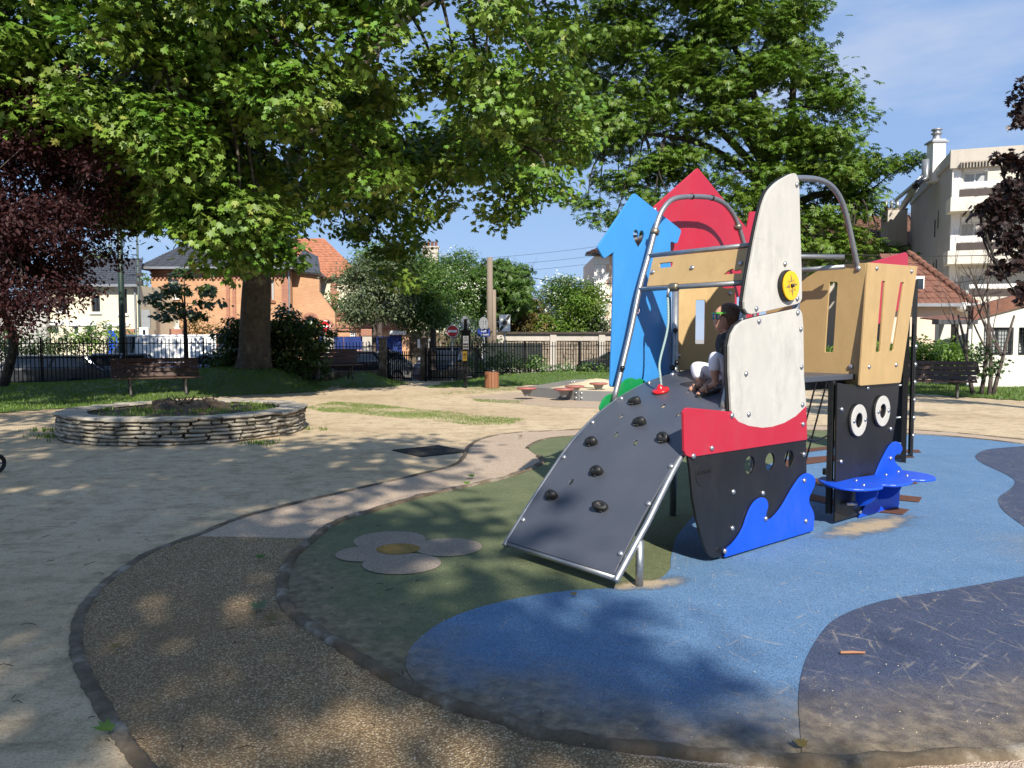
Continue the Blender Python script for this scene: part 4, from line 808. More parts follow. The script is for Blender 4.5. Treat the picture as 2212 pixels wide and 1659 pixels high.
L3 = gl([(925, 838), (985, 837), (1050, 836), (1150, 832), (1250, 828), (1330, 825), (1480, 818)])+[Vector((9, 33, 0)), Vector((3, 31.5, 0)), Vector((-1.8, 29.4, 0))]
lawn('lawn', L3, .3, 110)
L4 = gl([(1900, 846), (1968, 850), (2050, 856), (2120, 861), (2260, 868)])+[Vector((22, 22, 0)), Vector((20, 27, 0)), Vector((9, 27, 0))]
lawn('lawn', L4, .3, 110)
gp_poly = [tuple(gp(x, y)[:2]) for x, y in [(655, 880), (720, 868), (800, 872), (900, 884), (1040, 896), (1130, 905), (1105, 918), (1010, 918), (900, 906), (800, 898), (700, 890)]]
g = np.random.default_rng(5); cand = []
while len(cand) < 6000:
    x, y = g.uniform(-5.5, .8), g.uniform(13, 20)
    if pip(x, y, gp_poly) and math.sin(x*2.3+y)*math.sin(y*3.1)+g.uniform(-.6, 1.1) > 0: cand.append((x, y, 0))
grass_blades('grass', np.array(cand), .024, g)
cand = [];
for poly in ([(930, 848), (1130, 838), (1135, 843), (960, 855)], [(1020, 862), (1130, 866), (1120, 872), (1030, 868)], [(1060, 833), (1130, 834), (1100, 843), (1000, 842)]):
    w_ = [tuple(gp(x, y)[:2]) for x, y in poly]; xs = [q[0] for q in w_]; ys = [q[1] for q in w_]
    for _ in range(1800):
        x, y = g.uniform(min(xs), max(xs)), g.uniform(min(ys), max(ys))
        if pip(x, y, w_) and g.random() < .5: cand.append((x, y, 0))
grass_blades('grass', np.array(cand), .026, g)

# ---- the great plane tree
rg = np.random.default_rng(11)
tb_ = ap(548, 800, 24.2); PLT = thing('plane_tree', 'huge plane tree with broad trunk on a grassy mound and drooping green crown', 'tree', tb_)
b = MB(); ttop = ap(560, 470, 24.0); trunk_mesh(b, tb_-UP*.3, ttop, .47, .37, (0, 0, 0), 22, 1.45, 3); b.build('trunk', 'bark_plane', PLT, smooth=True)
BOT = [(-200, 330), (0, 330), (100, 370), (200, 390), (300, 400), (340, 410), (400, 460), (470, 530), (520, 550), (590, 520), (640, 440), (730, 425), (800, 430), (860, 435), (890, 425), (930, 400), (980, 410), (1030, 430), (1080, 445), (1120, 415), (1180, 370), (1250, 330), (1310, 230)]
def boty(x): return float(np.interp(x, [q[0] for q in BOT], [q[1] for q in BOT]))
CC = np.array((-8.2, 23.0, 9.5)); CRD = np.array((11.5, 8.2, 7.6))
lob = []; lobb = []
def hit_e(px, py, k=1.0):
    d = np.array(ray(px, py)); o = np.array(CAMP)-CC; A = np.sum((d/CRD)**2); B_ = 2*np.sum(o*d/CRD**2); C_ = np.sum((o/CRD)**2)-k*k; D = B_*B_-4*A*C_
    if D < 0: t = -B_/(2*A); return np.array(CAMP)+d*t, False
    return np.array(CAMP)+d*(-B_-math.sqrt(D))/(2*A), True
for py in range(-190, 620, 74):
    for px in range(-260, 1330, 92):
        x = px+rg.uniform(-46, 46); y = py+rg.uniform(-36, 36); bo = boty(x)
        if y > bo-38: continue
        xr = 1300 - max(0, (y-210))*.45 + rg.uniform(-30, 10)
        if x > xr-20: continue
        if rg.random() < .2 and y < 330: continue
        P, ok = hit_e(x, y, rg.uniform(.66, 1.05)); r = rg.uniform(.6, 1.05)
        lob.append((P, r))
        for _k in range(2 if y > 200 else 0):
            Q = np.array(ap(x+rg.uniform(-30, 30), y+rg.uniform(-40, 15), P[1]+rg.uniform(1.5, 4.2))); lobb.append((Q, rg.uniform(1.0, 1.5)))
# drooping bright tips toward the viewer and dark hanging ones behind
for x, y, Y, r in ((500, 545, 17.2, .75), (560, 520, 17.0, .8), (470, 500, 16.8, .8), (520, 470, 16.5, .85), (610, 555, 17.6, .55), (440, 455, 16.6, .7), (600, 470, 17.2, .6), (330, 300, 15.8, .9), (400, 350, 16, .9), (1180, 400, 19.5, .8), (1090, 430, 19.8, .7), (1075, 470, 20, .45), (850, 590, 24.5, .55), (875, 530, 24.5, .7), (750, 500, 24.5, .5), (290, 440, 20, .7), (340, 430, 20.5, .7), (255, 465, 20.5, .5), (215, 460, 20.5, .7), (640, 440, 22, .9), (700, 420, 25, .8), (800, 440, 25.5, .8), (860, 450, 25, .7), (780, 490, 25, .6), (840, 545, 25, .5), (890, 480, 22.5, .6), (880, 610, 22.5, .4), (240, 410, 22, .8), (300, 415, 22, .8), (180, 430, 22, .8), (350, 420, 22.5, .7), (270, 480, 22, .5), (320, 470, 22.5, .5), (940, 440, 21, .5)):
    lob.append((np.array(ap(x, y, Y)), r))
allob = lob+lobb
b = MB(); limbs(b, ttop, [q for q in allob if q[0][2] > 3.6], .24, np.random.default_rng(3), 12, .06); b.build('branches', 'bark_plane', PLT, smooth=True)
p_, n_, t_, s_ = lobe_leaves(lob, 225, .146, rg, .19, .62, .7, .7, .2, 14); leaves('crown', p_, n_, t_, s_, PLANE, 'leaf_plane', PLT)
p_, n_, t_, s_ = lobe_leaves(lobb, 50, .2, rg, .3, .9, .6, .6, .45); leaves('crown', p_, n_, t_, s_, PLANE, 'leaf_plane', PLT)
# ---- horse chestnut
rg = np.random.default_rng(21); cb = Vector((18.5, 50.5, 0)); CHT = thing('chestnut_tree', 'tall horse chestnut with palm-shaped leaves behind the play structure', 'tree', cb)
b = MB(); ctop = Vector((17.8, 50.5, 10.0)); trunk_mesh(b, cb-UP*.1, ctop, .6, .45, None, 14, 1.4, 5); b.build('trunk', 'bark_dark', CHT, smooth=True)
RB = [(-250, 1700), (0, 1775), (100, 1815), (160, 1850), (240, 1850), (330, 1905), (352, 1960), (400, 1900), (440, 1870), (470, 1900), (560, 1890), (600, 1870)]
LB = [(-250, 1290), (0, 1230), (150, 1235), (300, 1235), (400, 1250), (440, 1290), (500, 1420), (560, 1740)]
lob = []; lobb = []
for py in range(-50, 580, 48):
    for px in range(1180, 2000, 52):
        x = px+rg.uniform(-26, 26); y = py+rg.uniform(-22, 22); l_ = np.interp(y, [q[0] for q in LB], [q[1] for q in LB]); r_ = np.interp(y, [q[0] for q in RB], [q[1] for q in RB])
        if not (l_+20 < x < r_-18): continue
        e = 1-abs((x-1590)/420); Y = 51-4.2*math.sqrt(max(0, e))+rg.uniform(-1.2, 1.6)
        if rg.random() < .12: continue
        lob.append((np.array(ap(x, y, Y)), rg.uniform(1.0, 1.8)))
        if rg.random() < .35: lobb.append((np.array(ap(x-8, y-15, Y+rg.uniform(2.5, 6.5))), rg.uniform(1.4, 2.2)))
for x, y, Y in ((1985, 345, 18.3), (1950, 350, 18.3), (1920, 360, 18.2), (1800, 530, 18), (1840, 545, 18), (1880, 530, 18.1), (1905, 545, 18.2), (1830, 500, 18), (1860, 250, 18.2), (1270, 440, 18.5), (1295, 470, 18.6), (1330, 470, 18.4)): lob.append((np.array(ap(x, y, Y*2.62)), .95))
b = MB(); limbs(b, ctop, lob+lobb, .34, np.random.default_rng(4), 12, .08); b.build('branches', 'bark_dark', CHT, smooth=True)
p_, n_, t_, s_ = lobe_leaves(lob, 27, .31, rg, .4, .36, 1.1, .35, .3, 7); leaves('crown', p_, n_, t_, s_, PALM, 'leaf_chestnut', CHT)
p_, n_, t_, s_ = lobe_leaves(lobb, 13, .36, rg, .55, .6, 1.0, .35, .5, 6); leaves('crown', p_, n_, t_, s_, PALM, 'leaf_chestnut', CHT)
# ---- purple plum at the left edge
rg = np.random.default_rng(31); pb_ = Vector((-14.9, 22.6, .1)); PUR = thing('purple_plum_tree', 'purple-leaved plum tree leaning in from the left edge above the fence', 'tree', pb_)
b = MB(); pk_ = ap(8, 650, 21.5); b.tube(cr([pb_-UP*.2, ap(30, 745, 22.4), ap(15, 690, 22), pk_, ap(20, 560, 20), ap(60, 430, 18)], 4, False), [.14, .136, .132, .128, .124, .12, .117, .114, .11, .107, .104, .1, .097, .094, .09, .085, .08, .07, .06, .055, .05], 10); b.build('trunk', 'bark_dark', PUR, smooth=True)
lob = []
PB = [(170, 240), (220, 262), (300, 285), (380, 250), (450, 265), (500, 250), (560, 262), (610, 235), (640, 150), (680, 90)]
for py in range(120, 690, 40):
    for px in range(-220, 290, 44):
        x = px+rg.uniform(-22, 22); y = py+rg.uniform(-20, 20); r_ = np.interp(y, [q[0] for q in PB], [q[1] for q in PB])
        if y < 200 and x > 120-(200-y): continue
        if x < r_-22 and not (y > 655 and x > 60) and rg.random() < .93: lob.append((np.array(ap(x, y, 17.5+rg.uniform(-1.5, 2.5)-abs(y-420)*.002)), rg.uniform(.4, .72)))
b = MB(); limbs(b, ap(30, 520, 19.5), lob, .07, np.random.default_rng(4), 9, .02); b.build('branches', 'bark_grey', PUR, smooth=True)
p_, n_, t_, s_ = lobe_leaves(lob, 400, .105, rg, .15, .85, .5, .5, .5, 12); leaves('crown', p_, n_, t_, s_, OVATE, 'leaf_purple', PUR)
# ---- dark maple at the right edge
rg = np.random.default_rng(41); mb_ = Vector((12.2, 14.2, 0)); MAP = thing('dark_maple_tree', 'dark purple maple whose branches hang in at the right edge', 'tree', mb_)
b = MB(); trunk_mesh(b, mb_-UP*.1, mb_+UP*4.2, .2, .14, None, 12, 1.3, 2); b.build('trunk', 'bark_dark', MAP, smooth=True)
lob = [(np.array(ap(x, y, Y)), r) for x, y, Y, r in ((2222, 230, 12.4, .22), (2212, 190, 12.3, .14), (2205, 262, 12.2, .10), (2195, 345, 12, .2), (2160, 345, 12, .11), (2225, 360, 12.3, .25), (2180, 395, 12, .2), (2145, 430, 12, .16), (2118, 452, 12, .13), (2165, 455, 12, .2), (2205, 440, 12.3, .28), (2190, 510, 12, .24), (2150, 490, 12, .15), (2215, 560, 12.2, .27), (2180, 570, 12, .17), (2160, 590, 12, .09), (2222, 625, 12.2, .2), (2260, 520, 12.5, .4), (2270, 400, 12.5, .4), (2290, 240, 12.8, .45), (2290, 580, 12.8, .4), (2205, 648, 12, .08))]
lob += [(np.array((x, y, z)), r) for x, y, z, r in ((11.6, 13.2, 7.4, .9), (12.8, 13.6, 6.2, .9), (12.9, 14.8, 5.2, .8), (10.6, 12.0, 7.0, .7), (13.8, 13.0, 7.2, 1.0), (12.2, 12.2, 8.2, 1.0), (13.2, 15.6, 6.6, 1.0), (9.4, 10.4, 7.0, .6), (10.2, 9.2, 7.2, .6), (12.6, 11.0, 6.4, .8))]
b = MB(); limbs(b, mb_+UP*4.1, lob, .08, np.random.default_rng(4), 7, .025); b.build('branches', 'bark_dark', MAP, smooth=True)
p_, n_, t_, s_ = lobe_leaves(lob[:22], 900, .10, rg, .06, .9, .5, .7, .5, 8); q_ = lobe_leaves(lob[22:], 160, .12, rg, .15, .9, .5, .7, .5, 8); p_, n_, t_, s_ = [np.concatenate(z_) for z_ in zip((p_, n_, t_, s_), q_)]; leaves('crown', p_, n_, t_, s_, PLANE, 'leaf_maple', MAP)
# ---- two shade trees behind the viewer, out of frame, that dapple the foreground
def shade_tree(name, label, base, lobes, seed, dens):
    rg = np.random.default_rng(seed); r = thing(name, label, 'tree', base, group='shade trees behind the viewer'); b = MB(); top = Vector(base)+UP*7.0; trunk_mesh(b, Vector(base)-UP*.1, top, .35, .26, None, 12, 1.4, seed); b.build('trunk', 'bark_plane', r, smooth=True)
    b = MB(); limbs(b, top, lobes, .16, np.random.default_rng(seed), 8, .05); b.build('branches', 'bark_plane', r, smooth=True)
    p_, n_, t_, s_ = lobe_leaves(lobes, dens, .2, rg, .32, .7, .8, .5, .4); leaves('crown', p_, n_, t_, s_, PLANE, 'leaf_plane', r)
def shadow_src(px, py, hgt):
    g_ = gp(px, py); return np.array(g_ + SUNV*(hgt/SUNV.z))
SH = [(60, 1000), (150, 1010), (40, 1080), (200, 1070), (330, 1040), (430, 1010), (560, 1000), (100, 1160), (240, 1140), (380, 1100), (60, 1250), (180, 1230), (560, 1040), (700, 980), (800, 975), (60, 1350), (120, 1450), (40, 1550), (120, 1620), (260, 1350), (340, 1270), (450, 1230), (360, 1400), (470, 1330), (560, 1280), (680, 1330), (560, 1430), (650, 1200), (740, 1180), (820, 1260), (760, 1300), (900, 1330), (980, 1390), (1060, 1460), (900, 1440), (820, 1400), (1200, 1420), (1290, 1500), (1400, 1520), (1500, 1560), (1080, 1380), (1170, 1350), (1120, 1520), (60, 1480), (100, 1300), (200, 1540), (20, 1420), (160, 1380), (90, 1200), (300, 1200), (10, 1150), (150, 1110), (20, 960), (320, 990), (250, 1180), (560, 1140), (830, 1130), (930, 1110), (480, 940), (560, 930), (640, 1010), (120, 940), (330, 930), (20, 905), (760, 1030), (450, 1070), (520, 985), (900, 985), (180, 1180), (30, 1050), (400, 975), (240, 990), (900, 1180)]
rg = np.random.default_rng(77); lobs = []
for x, y in SH:
    hgt = rg.uniform(7.5, 11.5); k = .98 if y < 1060 else (.7 if y < 1250 else .33); k *= 1.15 if x < 330 else (1.3 if x > 880 and y > 1300 else 1); lobs.append((shadow_src(x+rg.uniform(-20, 20), y+rg.uniform(-10, 10), hgt), rg.uniform(.75, 1.25)*k))
shade_tree('shade_tree', 'broad plane tree out of frame whose shade dapples the left foreground', (-3.5, -9.5, 0), [q for q in lobs], 8, 58)

# ---------------------------------------------------------------- stone planter with stump
PC = Vector((-5.44, 12.98, 0)); PR = 1.87; PL = thing('stone_planter', 'round planter of dry-laid pale stones with a rotten stump', 'planter', PC)
b = MB(); b.lathe(PC, [(PR-.07, 0), (PR-.06, .33), (PR-.45, .345), (PR-.46, .2)], 48); b.build('core', 'mortar', PL, smooth=True)
def rock(seed, d=(1, 1, 1), j=.12):
    r = random.Random(seed); bm = bmesh.new(); bmesh.ops.create_cube(bm, size=1); bmesh.ops.subdivide_edges(bm, edges=bm.edges[:], cuts=1, use_grid_fill=True)
    for v in bm.verts:
        q = v.co.copy(); l = max(abs(q.x), abs(q.y), abs(q.z)); sph = q.normalized()*.62; v.co = q.lerp(sph, .08); v.co += Vector([r.uniform(-j, j) for _ in range(3)])*.8
    me = bpy.data.meshes.new('stone'); bm.to_mesh(me); bm.free(); return me
STN = [rock(i) for i in range(10)]
for m_ in STN: m_.materials.append(M['planter_stone']); m_.polygons.foreach_set('use_smooth', [True]*len(m_.polygons))
CAP = [rock(50+i, j=.1) for i in range(6)]
for m_ in CAP: m_.materials.append(M['cap_stone']); m_.polygons.foreach_set('use_smooth', [True]*len(m_.polygons))
rs = random.Random(4); z = .0; nst = 0
for row in range(6):
    hh = (.052, .06, .05, .062, .055, .056)[row]; a = rs.uniform(0, 1)
    end = a+2*math.pi
    while a < end-.06:
        w = min(rs.choice((rs.uniform(.1, .2), rs.uniform(.2, .34), rs.uniform(.25, .42))), (end-a)*PR); am = a+w/PR/2
        if math.sin(am) < .35:   # the side that faces the paths
            o = link('stone', STN[rs.randrange(10)], PL); rr_ = PR-.05+rs.uniform(-.022, .024); o.location = (rr_*math.cos(am), rr_*math.sin(am), z+hh/2+rs.uniform(-.005, .005)); o.rotation_euler = (rs.uniform(-.08, .08), rs.uniform(-.05, .05), am); o.scale = (.15, w*.98, hh*.86)
        a += w/PR+.012
    z += hh
a = 0
while a < 2*math.pi-.05:
    w = min(rs.uniform(.3, .55), (2*math.pi-a)*PR); am = a+w/PR/2; o = link('cap_stone', CAP[rs.randrange(6)], PL); rr_ = PR-.17+rs.uniform(-.01, .01); o.location = (rr_*math.cos(am), rr_*math.sin(am), .365+rs.uniform(-.004, .004)); o.rotation_euler = (rs.uniform(-.02, .02), rs.uniform(-.02, .02), am); o.scale = (.42+rs.uniform(-.03, .05), w*.99, .055); a += w/PR+.008
b = MB(); nn = 28
vs = [(PC.x, PC.y, .36)]
for j in range(1, 7):
    for k in range(nn):
        a = 2*math.pi*k/nn; r_ = 1.47*j/6; vs.append((PC.x+r_*math.cos(a), PC.y+r_*math.sin(a), .335+.03*math.sin(k*1.1+j)+.02*math.sin(j*2)))
fs = [(0, 1+k, 1+(k+1) % nn) for k in range(nn)]+[(1+(j-1)*nn+k, 1+j*nn+k, 1+j*nn+(k+1) % nn, 1+(j-1)*nn+(k+1) % nn) for j in range(1, 6) for k in range(nn)]
b.add(vs, fs); b.build('soil', 'soil', PL, smooth=True)
g = np.random.default_rng(3); th = g.uniform(0, 6.28, 900); rr_ = 1.45*np.sqrt(g.uniform(0, 1, 900)); P = np.column_stack([PC.x+rr_*np.cos(th), PC.y+rr_*np.sin(th), np.full(900, .345)]); P = P[(np.sin(P[:, 0]*4)+np.sin(P[:, 1]*5)+g.uniform(-1, 1, len(P))) > -.1]
grass_blades('grass_tufts', P, .07, g, 'blade', PL)
sp = ap(405, 868, 13.3); sp.z = .33; ST = thing('tree_stump', 'rotten splintered tree stump inside the stone planter', 'stump', sp)
bm = bmesh.new(); bmesh.ops.create_uvsphere(bm, u_segments=28, v_segments=14, radius=1); rs = random.Random(2)
for v in bm.verts:
    a = math.atan2(v.co.y, v.co.x); k = 1+.18*math.sin(5*a)+.12*math.sin(9*a+1)+.1*math.sin(3*a); v.co = Vector((v.co.x*.62*k, v.co.y*.5*k, max(-.1, v.co.z*.16*(1+.5*math.sin(7*a+2)*(1-abs(v.co.z))+rs.uniform(-.15, .25)))))
for v in bm.verts:
    if v.co.z > .0: v.co += Vector((rs.uniform(-.04, .04), rs.uniform(-.04, .04), rs.uniform(-.02, .03)))
    if math.hypot(v.co.x, v.co.y) < .28: v.co.z -= .13
me = bpy.data.meshes.new('stump_wood'); bm.to_mesh(me); bm.free(); me.materials.append(M['soil']); link('stump_wood', me, ST)
b = MB()
for i in range(40):
    a = rs.uniform(0, 6.28); r_ = rs.uniform(.05, .5); q = sp+Vector((math.cos(a)*r_, math.sin(a)*r_*.8, .1)); b.tube([q, q+Vector((rs.uniform(-.12, .12), rs.uniform(-.08, .08), rs.uniform(.03, .16)))], [.022, .004], 5)
b.build('splinters', 'bark_dark', ST)
g = np.random.default_rng(9)
for (x, y, n_, w_) in ((140, 945, 60, .3), (215, 955, 40, .3), (560, 958, 30, .14), (655, 928, 26, .2), (120, 930, 40, .2)):
    c = gp(x, y); grass_blades('grass', np.column_stack([c.x+g.normal(size=n_)*w_, c.y+g.normal(size=n_)*.1, np.zeros(n_)]), .07, g)

# ---------------------------------------------------------------- benches
SLAT = MB().box((0, 0, 0), (1, 1, 1)); 
def bench(label, loc, rz, L=2.1, tone='bench_wood'):
    r = thing('park_bench', label, 'bench', loc, rz, 'slatted park benches'); ms = MB().box((0, 0, 0), (L, .088, .035)).mesh('slat', tone); mbk = MB().box((0, 0, 0), (L, .112, .035)).mesh('slat', tone)
    def slat(nm, y, z, rx):
        o = link(nm, ms if nm == 'seat_slat' else mbk, r); o.location = (0, y, z); o.rotation_euler = (rx, 0, 0); bv = o.modifiers.new('bevel', 'BEVEL'); bv.width = .008; bv.segments = 2
    for i in range(5): slat('seat_slat', -.22+.1*i, .44-.006*i*(i-4)*-.5, 0.03)
    for i in range(4): slat('back_slat', .25+.052*i, .52+.125*i, R(68))
    for sx in (-1, 1):
        x = sx*L*.31; b = MB(); b.tube(cr([(x, -.22, 0), (x, -.13, .2), (x, -.2, .41)], 4, False), .036, 8); b.tube(cr([(x, .25, 0), (x, .10, .22), (x, .18, .41)], 4, False), .036, 8); b.tube([(x, -.24, .405), (x, .22, .395), (x, .285, .5), (x, .46, .93)], .022, 8); b.tube([(x, -.26, .012), (x, -.14, .012)], .022, 6); b.tube([(x, .18, .012), (x, .31, .012)], .022, 6); b.build('leg', 'iron', r, local=True, smooth=True)
    return r
c1 = gp(342, 858); bench('brown slatted bench behind the stone planter, nearest to the fence', (c1.x, c1.y, mound(c1.x, c1.y)), R(32), 2.15)
c2 = gp(722, 836); bench('dark slatted bench beside the clipped bush and big trunk', (c2.x, c2.y, mound(c2.x, c2.y)*.6), R(30), 1.75)
c3 = gp(2000, 858); bench('dark slatted bench in the shade before the yellow-green hedge', (c3.x, c3.y, .0), R(-28), 2.3)

# ---------------------------------------------------------------- fences and gate
def fence(label, A, B, h, z0, sp=.115, wall=0.0, posts=2.4):
    A = Vector(A); B = Vector(B); r = thing('railing', label, 'fence', A, 0, 'black park railings'); d = (B-A); L = d.length; u = d.normalized(); rz = math.atan2(u.y, u.x)
    bar = MB().box((0, 0, (h-z0)/2), (.024, .024, h-z0)).mesh('bar', 'fence'); n = int(L/sp)
    for i in range(n+1):
        o = link('bar', bar, r); q = u*(L*i/n); o.location = (q.x, q.y, z0+q.z); o.rotation_euler = (0, 0, rz)
    for z in (z0+.12, h-.17): MB().bar(A+UP*z, B+UP*z, .045, .03).build('rail', 'fence', r)
    k = 0
    while k*posts <= L:
        q = A+u*(k*posts); MB().bar(q-UP*.1, q+UP*(h+.02), .05, .05, u).build('post', 'fence', r); k += 1
    if wall:
        MB().bar(A+UP*(wall/2-.1), B+UP*(wall/2-.1), .22, wall+.2).build('low_wall', 'concrete', r, bevel=.02)
    return r
F0 = Vector((-19.5, 23.2, 0)); F1 = Vector((-6.75, 27.3, 0)); F2 = Vector((-4.75, 27.9, 0)); F3 = Vector((-3.25, 28.3, 0)); F4 = Vector((-1.7, 28.9, 0)); F5 = Vector((7.5, 33.0, 0))
fence('black railing on the left, in front of the parked cars and white van', F0, F1, 1.56, .06)
fence('short black railing on a low wall between bush and gate', F1, F2, 1.42, .42, wall=.40)
fence('black railing on a low wall between gate and notice post', F3+Vector((.25, .1, 0)), F4, 1.42, .42, wall=.40)
fence('black railing behind the long green hedge and before the stone wall', F4, F5, 1.42, .15)
for q, nm in ((F2+Vector((.12, 0, 0)), 'weathered concrete gate pillar on the bush side of the gate'), (F3+Vector((.05, 0, 0)), 'weathered concrete gate pillar on the notice post side')):
    o = MB().box(Vector(q)+UP*.74, (.26, .26, 1.58)).box(Vector(q)+UP*1.55, (.3, .3, .06)).build('gate_pillar', 'concrete', None, Vector(q), bevel=.02); tag(o, nm, 'pillar', 'gate pillars')
def gate(label, P, ang, w=.95, h=1.05):
    r = thing('gate', label, 'gate', P, ang, 'black park gates'); bar = MB().box((0, 0, h/2), (.03, .03, h)).mesh('bar', 'fence')
    for i in range(12): o = link('bar', bar, r); o.location = (w*i/11, 0, .05)
    for z in (.15, .95): MB().box((w/2, 0, z), (w, .035, .04)).build('rail', 'fence', r, local=True)
    MB().box((0, 0, .6), (.06, .06, 1.25)).build('post', 'fence', r, local=True)
gate('black gate leaf swung open beside the bush-side pillar', F2+Vector((.33, -.1, 0)), R(-25)); gate('black gate leaf swung open on the notice post side', F3+Vector((.15, -.35, 0)), R(-12), 1.15)

# ---------------------------------------------------------------- hedges, bushes and background trees
def bush(name, label, lobes, mat, size, dens, base, cat='bush', tmpl=OVATE, cl=.1, group=None, seed=1, stems=None, inner=.3, flat=.9, extra=None):
    r = thing(name, label, cat, base, 0, group); rg_ = np.random.default_rng(seed); lobes = [(np.array(c), rr) for c, rr in lobes]
    p_, n_, t_, s_ = lobe_leaves(lobes, dens, size, rg_, cl, flat, .55, .4, inner); leaves('crown' if cat == 'tree' else 'foliage', p_, n_, t_, s_, tmpl, mat, r)
    if extra:
        p_, n_, t_, s_ = lobe_leaves([(c+np.array((0, -.1, .12)), rr) for c, rr in lobes], extra[1], extra[2], rg_, cl, flat, .8, .2, .08); leaves('blossom', p_, n_, t_, s_, OVATE, extra[0], r)
    b = MB()
    if stems: trunk_mesh(b, Vector(base)-UP*.1, Vector(stems[0]), stems[1], stems[1]*.75, None, 10, 1.3, seed); b.build('trunk', stems[2] if len(stems) > 2 else 'bark_grey', r, smooth=True); b = MB(); limbs(b, stems[0], lobes, stems[1]*.5, rg_, min(6, len(lobes)), stems[1]*.15); b.build('branches', stems[2] if len(stems) > 2 else 'bark_grey', r)
    else:
        for c, rr in lobes[::2]: branch_to(b, Vector(base)+Vector((c[0]-base[0], c[1]-base[1], 0))*.5, c, .03, .01, rg_, .1, 5)
        b.build('stems', 'bark_dark', r)
    return r
def fill(pxs, Y, r, jit=.3, seed=0, step=None):
    """lobe centres through a sighted outline, thick in depth"""
    rg_ = np.random.default_rng(seed); xs = [p[0] for p in pxs]; ys = [p[1] for p in pxs]; out = []; st = step or r*FPX/Y*.85
    y = min(ys)
    while y < max(ys)+1:
        x = min(xs)
        while x < max(xs)+1:
            X, Yy = x+rg_.uniform(-.3, .3)*st, y+rg_.uniform(-.3, .3)*st
            if pip(X, Yy, pxs): out.append((np.array(ap(X, Yy, Y+rg_.uniform(-1, 1)*jit)), r*rg_.uniform(.75, 1.25)))
            x += st
        y += st
    return out
lb = fill([(478, 700), (500, 685), (560, 680), (600, 682), (645, 680), (680, 700), (696, 735), (695, 780), (680, 810), (640, 822), (580, 812), (520, 806), (478, 790)], 24.9, .42, .5, 1)
bush('laurel_bush', 'big clipped dark laurel bush behind the plane trunk', lb, 'leaf_dark', .17, 420, ap(590, 812, 25.2), 'bush', OVATE, .1, None, 2, inner=.22)
lb = fill([(1012, 775), (1060, 768), (1110, 770), (1160, 776), (1220, 788), (1290, 796), (1320, 800), (1320, 812), (1200, 812), (1100, 812), (1012, 810)], 30.3, .33, .5, 2)
bush('low_hedge', 'long low green hedge along the railing behind the wooden bin', lb, 'leaf_mid', .12, 220, ap(1150, 810, 30.3), 'hedge', OVATE, .1, None, 3)
lb = fill([(1800, 745), (1900, 740), (1975, 745), (2040, 748), (2098, 752), (2095, 800), (1975, 805), (1800, 805)], 23.4, .36, .5, 3)
bush('hedge', 'yellow-green rounded hedge behind the right bench', lb, 'leaf_fresh', .11, 560, ap(2000, 812, 23.6), 'hedge', OVATE, .1, None, 4)
lb = fill([(175, 715), (205, 705), (240, 700), (270, 715), (275, 740), (175, 740)], 33.5, .5, .4, 6); bush('garden_bush', 'light green bush in front of the cream house', lb, 'leaf_fresh', .16, 120, Vector((-18, 33.6, -.5)), 'bush', OVATE, .15, None, 5)
lb = fill([(0, 722), (250, 722), (250, 770), (0, 775)], 34.2, .55, .3, 7); bush('garden_hedge', 'dark hedge between the parked cars and the cream house', lb, 'leaf_dark', .16, 110, Vector((-20, 34.4, -.5)), 'hedge', OVATE, .15, None, 6)
lb = fill([(400, 690), (430, 680), (470, 695), (472, 735), (400, 735)], 39, .6, .4, 8); bush('garden_shrub', 'flowering garden shrub below the orange brick house', lb, 'leaf_olive', .16, 90, Vector((-15.8, 39, 0)), 'bush', OVATE, .2, None, 7)
